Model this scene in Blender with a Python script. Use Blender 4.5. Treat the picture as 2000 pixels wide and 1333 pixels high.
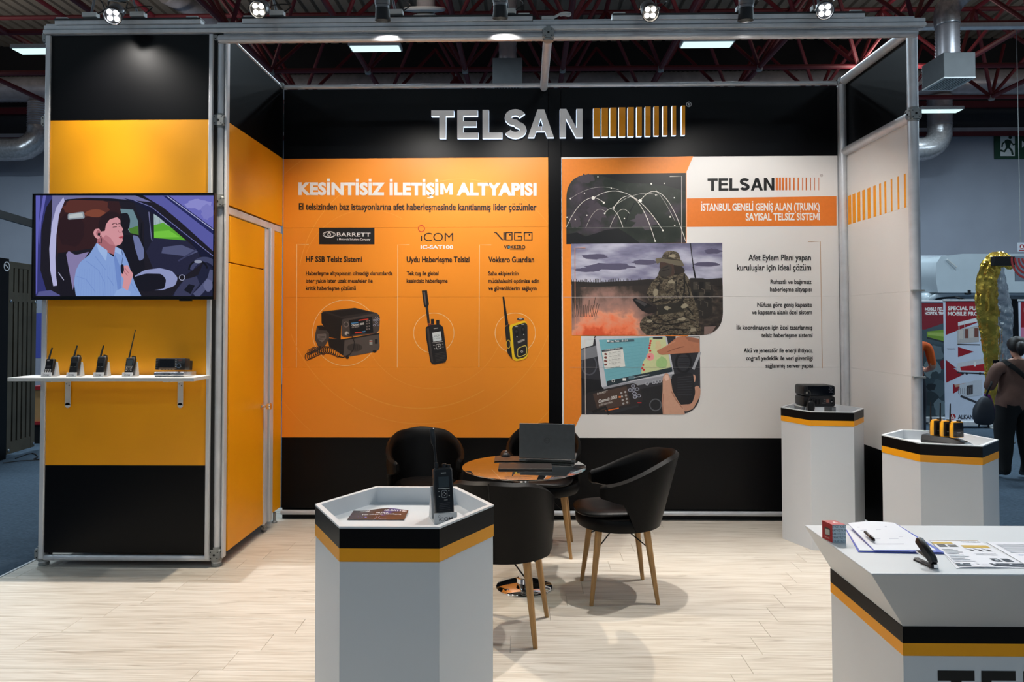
import bpy, bmesh, math, random
from mathutils import Vector, Matrix, Euler
from mathutils.geometry import tessellate_polygon
random.seed(7)
PI = math.pi
for o in list(bpy.data.objects): bpy.data.objects.remove(o)
SC = bpy.context.scene
COL = SC.collection
# ------------------------------------------------------------------ camera (24 mm, slight rise of the frame)
FPX, YAW, PITCH, ROLL, CY, HC = 1387.984, -0.018257, 0.025042, -0.0013724, 594.456, 1.686
_F = Vector((math.sin(YAW)*math.cos(PITCH), math.cos(YAW)*math.cos(PITCH), math.sin(PITCH)))
_R = Vector((math.cos(YAW), -math.sin(YAW), 0)); _U = _R.cross(_F)
_R = _R*math.cos(ROLL) + _U*math.sin(ROLL); _U = _R.cross(_F)
CAMP = Vector((0, 0, HC))
cd = bpy.data.cameras.new('camera'); cam = bpy.data.objects.new('camera', cd); COL.objects.link(cam)
cd.sensor_width = 36; cd.lens = FPX/2000*36; cd.shift_y = -(666.5-CY)/2000; cd.clip_start = 0.05; cd.clip_end = 200
cam.matrix_world = Matrix(((_R.x, _U.x, -_F.x, 0), (_R.y, _U.y, -_F.y, 0), (_R.z, _U.z, -_F.z, HC), (0, 0, 0, 1)))
SC.camera = cam
# ------------------------------------------------------------------ world, exposure, hall light
SC.view_settings.view_transform = 'Standard'; SC.view_settings.look = 'None'
SC.view_settings.gamma = 1; SC.view_settings.use_curve_mapping = False
SC.view_settings.exposure = 0.0
w = bpy.data.worlds.new('hall_world'); SC.world = w; w.use_nodes = True
w.node_tree.nodes['Background'].inputs[0].default_value = (0.52, 0.72, 1.0, 1)
w.node_tree.nodes['Background'].inputs[1].default_value = 0.13
HALL_W, SPOT_F, SPOT_B = 46.0, 270.0, 108.0        # watts: one hall luminaire, one forward spot, one wall-washing spot
HALL_COL = (0.70, 0.88, 1.0)
def area_light(x, y, z, sx, sy, W, col):
    l = bpy.data.lights.new('hall_area_light', 'AREA'); l.shape = 'RECTANGLE'; l.size = sx; l.size_y = sy; l.energy = W; l.color = col
    o = bpy.data.objects.new('hall_area_light', l); o.location = (x, y, z); COL.objects.link(o); return o
for hx in (-6.8, -2.3, 2.3, 6.8):
    for hy in (-8.0, -3.1):
        area_light(hx, hy, 6.6, 1.3, 0.4, HALL_W, HALL_COL)
for hx in (-13.0, -7.5, 7.5, 13.0):
    for hy in (3.0, 9.0, 14.5):
        area_light(hx, hy, 6.6, 1.3, 0.4, HALL_W*(4.4 if hy > 5 else 1.2), HALL_COL)
        area_light(hx, hy, 6.75, 1.3, 0.4, HALL_W*1.0, (1.0, 0.93, 0.84)).rotation_euler = (math.pi, 0, 0)   # added uplight, brightens the roof sheets and trusses
for hx in (-2.0, 3.0):
    area_light(hx, 10.5, 6.6, 1.3, 0.4, HALL_W*3.6, HALL_COL)
    area_light(hx, 10.5, 6.75, 1.3, 0.4, HALL_W*1.0, (1.0, 0.93, 0.84)).rotation_euler = (math.pi, 0, 0)  # second one is an added uplight for the roof
# ------------------------------------------------------------------ helpers
def ray(u, v): return _F + _R*((u-1000)/FPX) - _U*((v-CY)/FPX)
def _un(u, v, ax, val):
    d = ray(u, v); return CAMP + d*((val-CAMP[ax])/d[ax])
def Ux(u, v, x): return _un(u, v, 0, x)
def Uy(u, v, y): return _un(u, v, 1, y)
def Uz(u, v, z): return _un(u, v, 2, z)
def lin(c): return tuple(((x/255.0)/12.92 if x/255.0 <= 0.04045 else ((x/255.0+0.055)/1.055)**2.4) for x in c)
MATS = {}
def mat(name, rgb, rough=0.5, metal=0.0, var=0.06, scale=6.0, bump=0.0, bscale=120.0, emit=0.0, spec=0.5, coat=0.0, stretch=None):
    """procedural Principled material: base colour broken by soft noise, optional fine bump"""
    if name in MATS: return MATS[name]
    m = bpy.data.materials.new(name); m.use_nodes = True; nt = m.node_tree; b = nt.nodes['Principled BSDF']
    c = lin(rgb)
    b.inputs['Roughness'].default_value = rough; b.inputs['Metallic'].default_value = metal
    b.inputs['Specular IOR Level'].default_value = spec; b.inputs['Coat Weight'].default_value = coat
    tc = nt.nodes.new('ShaderNodeTexCoord'); src = tc.outputs['Object']
    if stretch:
        mp = nt.nodes.new('ShaderNodeMapping'); mp.inputs['Scale'].default_value = stretch
        nt.links.new(src, mp.inputs[0]); src = mp.outputs[0]
    if var > 0:
        n = nt.nodes.new('ShaderNodeTexNoise'); n.inputs['Scale'].default_value = scale; n.inputs['Detail'].default_value = 3
        nt.links.new(src, n.inputs['Vector'])
        r = nt.nodes.new('ShaderNodeValToRGB')
        r.color_ramp.elements[0].position = 0.3; r.color_ramp.elements[1].position = 0.7
        r.color_ramp.elements[0].color = tuple(max(0, x*(1-var)) for x in c)+(1,)
        r.color_ramp.elements[1].color = tuple(min(1, x*(1+var)) for x in c)+(1,)
        nt.links.new(n.outputs['Fac'], r.inputs[0]); nt.links.new(r.outputs[0], b.inputs['Base Color'])
    else:
        b.inputs['Base Color'].default_value = c+(1,)
    if bump > 0:
        n2 = nt.nodes.new('ShaderNodeTexNoise'); n2.inputs['Scale'].default_value = bscale; n2.inputs['Detail'].default_value = 2
        nt.links.new(src, n2.inputs['Vector'])
        bp = nt.nodes.new('ShaderNodeBump'); bp.inputs['Strength'].default_value = bump; bp.inputs['Distance'].default_value = 0.002
        nt.links.new(n2.outputs['Fac'], bp.inputs['Height']); nt.links.new(bp.outputs[0], b.inputs['Normal'])
    if emit > 0:
        b.inputs['Emission Color'].default_value = c+(1,); b.inputs['Emission Strength'].default_value = emit
    MATS[name] = m; return m
def ramp_mat(name, stops, scale=8.0, detail=4.0, rough=0.5, stretch=(1, 1, 1), const=False, emit=0.0, distort=0.0):
    """noise driven colour ramp (clouds, camouflage, maps): flat printed pattern"""
    if name in MATS: return MATS[name]
    m = bpy.data.materials.new(name); m.use_nodes = True; nt = m.node_tree; b = nt.nodes['Principled BSDF']
    b.inputs['Roughness'].default_value = rough
    tc = nt.nodes.new('ShaderNodeTexCoord'); mp = nt.nodes.new('ShaderNodeMapping'); mp.inputs['Scale'].default_value = stretch
    n = nt.nodes.new('ShaderNodeTexNoise'); n.inputs['Scale'].default_value = scale; n.inputs['Detail'].default_value = detail
    n.inputs['Distortion'].default_value = distort
    r = nt.nodes.new('ShaderNodeValToRGB'); r.color_ramp.interpolation = 'CONSTANT' if const else 'LINEAR'
    while len(r.color_ramp.elements) < len(stops): r.color_ramp.elements.new(0.5)
    for e, (p, c) in zip(r.color_ramp.elements, stops): e.position = p; e.color = lin(c)+(1,)
    nt.links.new(tc.outputs['Object'], mp.inputs[0]); nt.links.new(mp.outputs[0], n.inputs['Vector'])
    nt.links.new(n.outputs['Fac'], r.inputs[0])
    if emit: 
        b.inputs['Base Color'].default_value = (0.01, 0.01, 0.01, 1)
        nt.links.new(r.outputs[0], b.inputs['Emission Color']); b.inputs['Emission Strength'].default_value = emit
    else: nt.links.new(r.outputs[0], b.inputs['Base Color'])
    MATS[name] = m; return m
def tag(o, label=None, cat=None, group=None, kind=None):
    if label: o['label'] = label
    if cat: o['category'] = cat
    if group: o['group'] = group
    if kind: o['kind'] = kind
    return o
def thing(name, label, cat, loc=(0, 0, 0), rz=0.0, group=None):
    o = bpy.data.objects.new(name, None); COL.objects.link(o); o.location = loc; o.rotation_euler = (0, 0, rz)
    o.empty_display_size = 0.1
    return tag(o, label, cat, group)
def struct(name, loc=(0, 0, 0), label=None):
    o = bpy.data.objects.new(name, None); COL.objects.link(o); o.location = loc; o['kind'] = 'structure'
    if label: o['label'] = label
    return o
def wmat(o):
    m = Matrix.LocRotScale(o.location, o.rotation_euler, None)
    return wmat(o.parent) @ m if o.parent else m
def children(o): return [c for c in bpy.data.objects if c.parent == o]
def copy_tree(o, parent=None):
    c = o.copy(); COL.objects.link(c); c.parent = parent
    for ch in children(o): copy_tree(ch, c)
    return c
def relabel(o, label): o['label'] = label; return o
class MB:
    """collects simple solids; build() links them as ONE mesh object"""
    def __init__(s): s.v = []; s.f = []; s.mi = []; s.cur = 0
    def add(s, vs, fs):
        b = len(s.v); s.v += [Vector(p) for p in vs]
        for f in fs: s.f.append(tuple(b+i for i in f)); s.mi.append(s.cur)
        return s
    def m(s, i): s.cur = i; return s
    def box(s, a, b, M=None):
        x0, y0, z0 = a; x1, y1, z1 = b
        p = [(x0, y0, z0), (x1, y0, z0), (x1, y1, z0), (x0, y1, z0), (x0, y0, z1), (x1, y0, z1), (x1, y1, z1), (x0, y1, z1)]
        if M: p = [M @ Vector(q) for q in p]
        return s.add(p, [(3, 2, 1, 0), (4, 5, 6, 7), (0, 1, 5, 4), (1, 2, 6, 5), (2, 3, 7, 6), (3, 0, 4, 7)])
    def bar(s, p0, p1, w, h=None, up=(0, 0, 1)):
        """box beam between two points, w across, h along up"""
        h = w if h is None else h
        p0 = Vector(p0); p1 = Vector(p1); d = (p1-p0).normalized(); up = Vector(up)
        if abs(d.dot(up)) > 0.98: up = Vector((0, 1, 0))
        r = d.cross(up).normalized(); t = r.cross(d)
        vs = [q + r*(a*w/2) + t*(b*h/2) for q in (p0, p1) for a, b in ((-1, -1), (1, -1), (1, 1), (-1, 1))]
        return s.add(vs, [(0, 1, 2, 3), (7, 6, 5, 4), (0, 4, 5, 1), (1, 5, 6, 2), (2, 6, 7, 3), (3, 7, 4, 0)])
    def cyl(s, p0, p1, r0, r1=None, n=16, caps=True):
        r1 = r0 if r1 is None else r1
        return s.tube([p0, p1], [r0, r1], n, caps)
    def tube(s, path, r, n=10, caps=True, flat=1.0, upv=None):
        path = [Vector(p) for p in path]; k = len(path)
        rs = r if isinstance(r, (list, tuple)) else [r]*k
        vs = []; prev = None
        for i, p in enumerate(path):
            d = (path[min(i+1, k-1)] - path[max(i-1, 0)]).normalized()
            if prev is None:
                a = Vector(upv) if upv else (Vector((0, 0, 1)) if abs(d.z) < 0.9 else Vector((0, 1, 0)))
            else: a = prev
            x = d.cross(a).normalized(); y = x.cross(d).normalized(); prev = y
            for j in range(n):
                t = 2*PI*j/n; vs.append(p + x*(rs[i]*math.cos(t)) + y*(rs[i]*flat*math.sin(t)))
        fs = [(i*n+j, i*n+(j+1) % n, (i+1)*n+(j+1) % n, (i+1)*n+j) for i in range(k-1) for j in range(n)]
        if caps: fs += [tuple(range(n-1, -1, -1)), tuple((k-1)*n+j for j in range(n))]
        return s.add(vs, fs)
    def lathe(s, prof, c=(0, 0, 0), n=32, sx=1.0, sy=1.0, caps=True):
        """profile [(r,z)] about the z axis; r=0 ends close to a cap"""
        c = Vector(c); vs = []; k = len(prof)
        for r, z in prof:
            for j in range(n):
                t = 2*PI*j/n; vs.append(c + Vector((r*sx*math.cos(t), r*sy*math.sin(t), z)))
        fs = [(i*n+j, i*n+(j+1) % n, (i+1)*n+(j+1) % n, (i+1)*n+j) for i in range(k-1) for j in range(n)]
        if caps: fs += [tuple(range(n-1, -1, -1)), tuple((k-1)*n+j for j in range(n))]
        return s.add(vs, fs)
    def prism(s, pts, fn, d):
        """2-D outline pts -> fn(a,b,depth) from depth 0 to d"""
        n = len(pts); vs = [fn(a, b, 0) for a, b in pts] + [fn(a, b, d) for a, b in pts]
        tri = tessellate_polygon([[Vector((a, b, 0)) for a, b in pts]])
        fs = [tuple(t) for t in tri] + [tuple(n+i for i in reversed(t)) for t in tri]
        fs += [(i, (i+1) % n, n+(i+1) % n, n+i) for i in range(n)]
        return s.add(vs, fs)
    def loft(s, rings, caps=True, closed=True):
        n = len(rings[0]); k = len(rings); vs = [p for r in rings for p in r]
        m = n if closed else n-1
        fs = [(i*n+j, i*n+(j+1) % n, (i+1)*n+(j+1) % n, (i+1)*n+j) for i in range(k-1) for j in range(m)]
        if caps and closed: fs += [tuple(range(n-1, -1, -1)), tuple((k-1)*n+j for j in range(n))]
        return s.add(vs, fs)
    def build(s, name, mats, parent=None, local=False, bevel=0.0, smooth=40, seg=2, recalc=True, subsurf=0):
        me = bpy.data.meshes.new(name); vs = s.v
        if parent is not None and not local:
            inv = wmat(parent).inverted(); vs = [inv @ p for p in vs]
        me.from_pydata([tuple(p) for p in vs], [], s.f)
        for mm in (mats if isinstance(mats, (list, tuple)) else [mats]): me.materials.append(mm)
        for p, i in zip(me.polygons, s.mi): p.material_index = i
        if recalc:
            bm = bmesh.new(); bm.from_mesh(me); bmesh.ops.recalc_face_normals(bm, faces=bm.faces); bm.to_mesh(me); bm.free()
        if smooth:
            for p in me.polygons: p.use_smooth = True
            me.set_sharp_from_angle(angle=math.radians(smooth))
        me.update()
        o = bpy.data.objects.new(name, me); COL.objects.link(o)
        if parent is not None: o.parent = parent
        if bevel:
            b = o.modifiers.new('bevel', 'BEVEL'); b.width = bevel; b.segments = seg; b.limit_method = 'ANGLE'; b.angle_limit = math.radians(35)
        if subsurf:
            q = o.modifiers.new('smooth', 'SUBSURF'); q.levels = subsurf; q.render_levels = subsurf
        return o
# ------------------------------------------------------------------ lettering: built-in font outlines as flat 2-D meshes
_G = {}
_SUB = {'İ': 'I', 'ı': 'i', 'Ş': 'S', 'ş': 's', 'Ğ': 'G', 'ğ': 'g', 'Ç': 'C', 'ç': 'c', 'Ö': 'O', 'ö': 'o', 'Ü': 'U', 'ü': 'u'}
def _curve(txt, off):
    c = bpy.data.curves.new('glyph', 'FONT'); c.body = txt; c.size = 1.0; c.offset = off; c.resolution_u = 3; c.fill_mode = 'FRONT'
    o = bpy.data.objects.new('glyph', c); COL.objects.link(o); bpy.context.view_layer.update()
    dg = bpy.context.evaluated_depsgraph_get(); me = o.evaluated_get(dg).to_mesh()
    vs = [(q.co.x, q.co.y) for q in me.vertices]; fs = [tuple(p.vertices) for p in me.polygons]
    o.evaluated_get(dg).to_mesh_clear(); bpy.data.objects.remove(o); bpy.data.curves.remove(c)
    return vs, fs
def _width(txt):
    vs, _ = _curve(txt, 0); return max(a for a, _ in vs) - min(a for a, _ in vs)
_HH = _width('HH')
def glyph(ch, off):
    k = (ch, off)
    if k not in _G:
        b = _SUB.get(ch, ch)
        if b == ' ': _G[k] = ([], [], 0.28)
        else:
            vs, fs = _curve(b, off)
            adv = _width('H'+b+'H') - _HH
            if ch == 'M' and off > 0.012:
                w_, t_ = 0.70+off, 0.10+off*2.0
                vs = [(0.05+a_, b_) for a_, b_ in ((0, 0), (t_, 0), (t_, .44), (w_/2-.05, .10), (w_/2+.05, .10), (w_-t_, .44), (w_-t_, 0), (w_, 0), (w_, .69), (w_-t_*1.05, .69), (w_/2, .27), (t_*1.05, .69), (0, .69))]
                fs = [tuple(q_) for q_ in tessellate_polygon([[Vector((a_, b_, 0)) for a_, b_ in vs]])]
            st = 0.085 + off*1.6                       # stroke of the added marks
            if ch == 'ı':                                # dotless: drop everything above x-height
                keep = {i for i, (x, y) in enumerate(vs) if y < 0.56}
                fs = [f for f in fs if all(i in keep for i in f)]
            xs = [x for i, (x, y) in enumerate(vs)]; cx = (min(xs)+max(xs))/2
            def q(pts):
                n = len(vs); vs.extend(pts); fs.append(tuple(range(n, n+len(pts))))
            if ch in 'öüÖÜ':
                h = 0.60 if ch in 'öü' else 0.76
                for d in (-0.11, 0.11): q([(cx+d-st/2, h), (cx+d+st/2, h), (cx+d+st/2, h+st*1.1), (cx+d-st/2, h+st*1.1)])
            if ch == 'İ': q([(cx-st/2, 0.78), (cx+st/2, 0.78), (cx+st/2, 0.78+st*1.1), (cx-st/2, 0.78+st*1.1)])
            if ch in 'ŞşÇç':
                q([(cx-st*.45, 0.0), (cx+st*.45, 0.0), (cx+st*.45, -0.08), (cx-st*.45, -0.08)])
                q([(cx-st*.45, -0.08), (cx+st*.45, -0.08), (cx+st*1.1, -0.13), (cx+st*.9, -0.2), (cx, -0.235), (cx-st*1.2, -0.215), (cx-st*1.1, -0.16), (cx, -0.165)])
            if ch in 'ğĞ':
                h = 0.60 if ch == 'ğ' else 0.77
                q([(cx-.15, h+.12), (cx-.09, h+.12), (cx-.05, h+.06), (cx-.08, h), (cx-.13, h+.04)])
                q([(cx-.08, h), (cx-.05, h+.06), (cx+.05, h+.06), (cx+.08, h)])
                q([(cx+.08, h), (cx+.05, h+.06), (cx+.09, h+.12), (cx+.15, h+.12), (cx+.13, h+.04)])
            _G[k] = (vs, fs, adv)
    return _G[k]
def text2d(txt, off=0.0, track=0.0):
    vs, fs, x = [], [], 0.0
    for ch in txt:
        g, f, a = glyph(ch, off); b = len(vs)
        vs += [(p+x, q) for p, q in g]; fs += [tuple(b+i for i in t) for t in f]; x += a + track
    return vs, fs
# the stand-builder's block letters (2-D, unit cap height)
def _S(n=14, t=0.22):
    c = []
    for i in range(n+1): a = math.radians(20+ i*(250)/n); c.append((0.36+0.235*math.cos(a), 0.715+0.175*math.sin(a)))
    for i in range(1, n+1): a = math.radians(90 - i*(250)/n); c.append((0.36+0.25*math.cos(a), 0.29+0.18*math.sin(a)))
    L, Rr = [], []
    for i, p in enumerate(c):
        a = c[max(i-1, 0)]; b = c[min(i+1, len(c)-1)]; d = Vector((b[0]-a[0], b[1]-a[1])).normalized(); nn = Vector((-d.y, d.x))
        L.append((p[0]+nn.x*t/2, p[1]+nn.y*t/2)); Rr.append((p[0]-nn.x*t/2, p[1]-nn.y*t/2))
    return L + Rr[::-1]
BLOCK = {'T': ([(0.255, 0), (0.465, 0), (0.465, 0.79), (0.72, 0.79), (0.72, 1), (0, 1), (0, 0.79), (0.255, 0.79)], 0.72),
 'E': ([(0, 0), (0.69, 0), (0.69, 0.2), (0.2, 0.2), (0.2, 0.42), (0.63, 0.42), (0.63, 0.61), (0.2, 0.61), (0.2, 0.8), (0.67, 0.8), (0.67, 1), (0, 1)], 0.69),
 'L': ([(0, 0), (0.66, 0), (0.66, 0.2), (0.21, 0.2), (0.21, 1), (0, 1)], 0.66),
 'S': (_S(), 0.73),
 'A': ([(0, 0), (0.21, 0), (0.285, 0.22), (0.449, 0.22), (0.449, 0.40), (0.345, 0.40), (0.425, 0.68), (0.505, 0.40), (0.451, 0.40), (0.451, 0.22), (0.565, 0.22), (0.64, 0), (0.86, 0), (0.54, 1), (0.32, 1)], 0.86),
 'N': ([(0, 0), (0.2, 0), (0.2, 0.66), (0.53, 0), (0.74, 0), (0.74, 1), (0.54, 1), (0.54, 0.34), (0.21, 1), (0, 1)], 0.74)}
class Flat:
    """flat print: shapes in drawing coordinates laid on a real surface by fn(a,b,lift); each colour is a material slot"""
    def __init__(s, fn, rough=0.45, emit=0.0, lift=0.0004, step=2.0e-5):
        s.fn = fn; s.v = []; s.f = []; s.mi = []; s.mats = []; s.d = lift; s.step = step; s.rough = rough; s.emit = emit; s.T = (0, 0, 1); s.clip = None
    def tr(s, a, b, k): s.T = (a, b, k); return s
    def _p(s, p): a, b, k = s.T; return (a+p[0]/k, b+p[1]/k)
    def _m(s, c):
        if isinstance(c, tuple):
            nm = 'print_%02x%02x%02x' % c + ('_lit' if s.emit else '') + ('_r%d' % int(s.rough*100))
            c = MATS.get(nm) or (mat(nm, c, s.rough, var=0.03, scale=40) if not s.emit else _emis(nm, c, s.emit))
        if c not in s.mats: s.mats.append(c)
        return s.mats.index(c)
    def _raw(s, pts, faces, c):
        if s.clip:
            pp, ff = [], []
            for f in faces:
                q = [tuple(pts[k]) for k in f]
                for ax, lim, sg_ in ((0, s.clip[0], 1), (1, s.clip[1], 1), (0, s.clip[2], -1), (1, s.clip[3], -1)):
                    r = []
                    for k in range(len(q)):
                        a, e = q[k-1], q[k]; ia, ie = (a[ax]-lim)*sg_ >= 0, (e[ax]-lim)*sg_ >= 0
                        if ia != ie:
                            t = (lim-a[ax])/(e[ax]-a[ax]); r.append((a[0]+(e[0]-a[0])*t, a[1]+(e[1]-a[1])*t))
                        if ie: r.append(e)
                    q = r
                    if len(q) < 3: break
                if len(q) >= 3: ff.append(tuple(range(len(pp), len(pp)+len(q)))); pp += q
            pts, faces = pp, ff
        b = len(s.v); i = s._m(c)
        for p in pts: s.v.append(s.fn(p[0], p[1], s.d))
        for f in faces: s.f.append(tuple(b+k for k in f)); s.mi.append(i)
        s.d += s.step; return s
    def poly(s, pts, c):
        pts = [s._p(p) for p in pts]
        tri = tessellate_polygon([[Vector((a, b, 0)) for a, b in pts]])
        return s._raw(pts, tri, c)
    def rect(s, x0, y0, x1, y1, c): return s.poly([(x0, y0), (x1, y0), (x1, y1), (x0, y1)], c)
    def ell(s, x, y, rx, ry, c, n=28, a0=0.0, rot=0.0):
        cr, sr = math.cos(rot), math.sin(rot); P = []
        for i in range(n):
            t = 2*PI*i/n; ex, ey = rx*math.cos(t), ry*math.sin(t); P.append((x+ex*cr-ey*sr, y+ex*sr+ey*cr))
        return s.poly(P, c)
    def line(s, pts, w, c, closed=False):
        pts = [s._p(p) for p in pts]; w /= s.T[2]; n = len(pts); L = []
        for i, p in enumerate(pts):
            if closed: a, b = pts[i-1], pts[(i+1) % n]
            else: a, b = pts[max(i-1, 0)], pts[min(i+1, n-1)]
            d = Vector((b[0]-a[0], b[1]-a[1]))
            d = d.normalized() if d.length > 1e-9 else Vector((1, 0))
            L.append((p[0]-d.y*w/2, p[1]+d.x*w/2)); L.append((p[0]+d.y*w/2, p[1]-d.x*w/2))
        m = n if closed else n-1
        return s._raw(L, [(2*i, 2*i+1, (2*i+3) % (2*n), (2*i+2) % (2*n)) for i in range(m)], c)
    def ring(s, x, y, r, w, c, n=40, a0=0, a1=360, ry=None):
        ry = r if ry is None else ry; full = abs(a1-a0) >= 360
        k = n if full else n+1
        return s.line([(x+r*math.cos(math.radians(a0+(a1-a0)*i/n)), y+ry*math.sin(math.radians(a0+(a1-a0)*i/n))) for i in range(k)], w, c, closed=full)
    def arc(s, x0, y0, x1, y1, h, w, c, n=22):
        P = []
        for i in range(n+1): t = i/n; P.append((x0+(x1-x0)*t, y0+(y1-y0)*t-h*4*t*(1-t)))
        return s.line(P, w, c)
    def text(s, txt, x0, x1, yb0, yb1, cap, c, off=0.0, track=0.0, skew=0.0):
        """fit between x0 and x1, baseline yb0->yb1 (y down), capital height cap"""
        vs, fs = text2d(txt, off, track)
        mn = min(a for a, _ in vs); mx = max(a for a, _ in vs); k = cap/0.69; P = []
        for a, b in vs:
            t = (a-mn)/(mx-mn); P.append(s._p((x0+(x1-x0)*t+skew*b*k, yb0+(yb1-yb0)*t-b*k)))
        return s._raw(P, fs, c)
    def block(s, txt, x0, x1, yb0, yb1, cap, c, gap=0.10):
        tot = sum(BLOCK[k][1] for k in txt)+gap*(len(txt)-1); x = 0.0
        for ch in txt:
            pts, wd = BLOCK[ch]
            P = [(x0+(x1-x0)*(x+a)/tot, yb0+(yb1-yb0)*(x+a)/tot-b*cap) for a, b in pts]; s.poly(P, c); x += wd+gap
        return s
    def round(s, pts, radii, c, n=8):
        """polygon with chosen corners rounded"""
        P = []; k = len(pts)
        for i, p in enumerate(pts):
            r = radii[i]
            if not r: P.append(p); continue
            p = Vector(p); a = (Vector(pts[i-1])-p).normalized(); b = (Vector(pts[(i+1) % k])-p).normalized()
            for j in range(n+1):
                t = j/n; P.append(tuple(p + a*r*(1-t)**2 + b*r*t**2))
        return s.poly(P, c)
    def blob(s, x, y, rx, ry, c, n=18, jag=0.18, seed=0):
        rr = random.Random(seed); P = []
        for i in range(n):
            t = 2*PI*i/n; k = 1+rr.uniform(-jag, jag); P.append((x+rx*k*math.cos(t), y+ry*k*math.sin(t)))
        return s.poly(P, c)
    def build(s, name, parent):
        mb = MB(); mb.v = [Vector(p) for p in s.v]; mb.f = s.f; mb.mi = s.mi
        return mb.build(name, s.mats, parent, smooth=0, recalc=False)
def _emis(nm, c, e):
    m = bpy.data.materials.new(nm); m.use_nodes = True; b = m.node_tree.nodes['Principled BSDF']
    b.inputs['Base Color'].default_value = (0.004, 0.004, 0.005, 1); b.inputs['Roughness'].default_value = 0.12
    b.inputs['Emission Color'].default_value = lin(c)+(1,); b.inputs['Emission Strength'].default_value = e
    MATS[nm] = m; return m
# ------------------------------------------------------------------ materials of the stand and the hall
def oak_mat():
    m = bpy.data.materials.new('pale_oak_laminate'); m.use_nodes = True; nt = m.node_tree; b = nt.nodes['Principled BSDF']
    tc = nt.nodes.new('ShaderNodeTexCoord'); oi = nt.nodes.new('ShaderNodeObjectInfo')
    ad = nt.nodes.new('ShaderNodeVectorMath'); ad.operation = 'MULTIPLY_ADD'
    cmb = nt.nodes.new('ShaderNodeCombineXYZ')
    for i in range(3): nt.links.new(oi.outputs['Random'], cmb.inputs[i])
    nt.links.new(cmb.outputs[0], ad.inputs[0]); ad.inputs[1].default_value = (37.0, 11.0, 5.0); nt.links.new(tc.outputs['Object'], ad.inputs[2])
    def noise(stretch, scale, det, dist=0.0):
        mp = nt.nodes.new('ShaderNodeMapping'); mp.inputs['Scale'].default_value = stretch
        n = nt.nodes.new('ShaderNodeTexNoise'); n.inputs['Scale'].default_value = scale; n.inputs['Detail'].default_value = det; n.inputs['Distortion'].default_value = dist
        nt.links.new(ad.outputs[0], mp.inputs[0]); nt.links.new(mp.outputs[0], n.inputs['Vector']); return n
    def ramp(n, stops):
        r = nt.nodes.new('ShaderNodeValToRGB')
        while len(r.color_ramp.elements) < len(stops): r.color_ramp.elements.new(0.5)
        for e, (p, c) in zip(r.color_ramp.elements, stops): e.position = p; e.color = lin(c)+(1,)
        nt.links.new(n.outputs['Fac'], r.inputs[0]); return r
    a = ramp(noise((0.55, 9.0, 1), 4.0, 5, 0.6), [(0.28, (204, 194, 180)), (0.45, (222, 214, 202)), (0.75, (231, 225, 214))])
    g = ramp(noise((1.2, 70.0, 1), 3.0, 4), [(0.32, (206, 197, 184)), (0.6, (255, 255, 255))])
    k = ramp(noise((0.9, 7.0, 1), 2.4, 3, 1.2), [(0.26, (168, 152, 134)), (0.36, (255, 255, 255))])
    m1 = nt.nodes.new('ShaderNodeMixRGB'); m1.blend_type = 'MULTIPLY'; m1.inputs[0].default_value = 0.75
    m2 = nt.nodes.new('ShaderNodeMixRGB'); m2.blend_type = 'MULTIPLY'; m2.inputs[0].default_value = 0.45
    nt.links.new(a.outputs[0], m1.inputs[1]); nt.links.new(g.outputs[0], m1.inputs[2])
    nt.links.new(m1.outputs[0], m2.inputs[1]); nt.links.new(k.outputs[0], m2.inputs[2])
    nt.links.new(m2.outputs[0], b.inputs['Base Color']); b.inputs['Roughness'].default_value = 0.42; b.inputs['Specular IOR Level'].default_value = 0.35
    return m
OAK = oak_mat()
CARPET = mat('blue_grey_carpet', (72, 86, 100), 0.95, var=0.22, scale=90, bump=0.8, bscale=300, spec=0.1, stretch=(0.35, 1, 1))
BLACKP = mat('black_panel', (7, 7, 9), 0.36, spec=0.16, var=0.1, scale=3, bump=0.05, bscale=500)
YELLOW = mat('amber_panel', (248, 166, 2), 0.45, var=0.03, scale=2, bump=0.04, bscale=500)
ORANGE = mat('orange_print_panel', (243, 145, 30), 0.45, var=0.03, scale=1.5)
WHITEP = mat('white_panel', (226, 223, 220), 0.45, var=0.02, scale=2)
ALU = mat('brushed_aluminium', (212, 214, 217), 0.42, metal=0.2, var=0.08, scale=14, stretch=(1, 1, 0.1))
ALUT = mat('aluminium_tube', (200, 203, 208), 0.34, metal=0.3, var=0.08, scale=10)
CAST = mat('cast_grey_joint', (150, 153, 152), 0.55, metal=0.5, var=0.12, scale=40)
DARK = mat('dark_gap', (12, 12, 13), 0.8, var=0.0)
WHITE = mat('white_lacquer', (212, 216, 220), 0.38, var=0.015, scale=3)
WHITEF = mat('white_fitting', (205, 206, 204), 0.45, var=0.03)
CHROME = mat('chrome', (225, 228, 232), 0.05, metal=1.0, var=0.0)
BPLAST = mat('black_plastic', (16, 16, 18), 0.4, var=0.1, scale=50, bump=0.1, bscale=700)
GLOSSB = mat('gloss_black', (8, 8, 10), 0.08, var=0.0)
GREYM = mat('mid_grey_plastic', (120, 122, 125), 0.5)
HALLW = mat('hall_wall_grey', (150, 154, 166), 0.8, var=0.05, scale=1.2)
HALLD = mat('hall_wall_dark', (52, 53, 58), 0.9, var=0.15, scale=2)
ROOF = mat('roof_sheet', (138, 127, 114), 0.75, var=0.12, scale=1.5)
RED = mat('dark_red_paint', (92, 16, 28), 0.6, var=0.12, scale=8)
GALV = mat('galvanised_duct', (176, 172, 176), 0.35, metal=0.5, var=0.15, scale=6)
FOILD = mat('foil_duct', (190, 187, 188), 0.28, metal=0.6, var=0.2, scale=18, bump=0.9, bscale=30)
VENTG = mat('vent_grey', (86, 88, 90), 0.6, var=0.08)
YB, YF, XL, XR = 6.0724, 4.8789, -2.0886, 2.72
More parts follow.
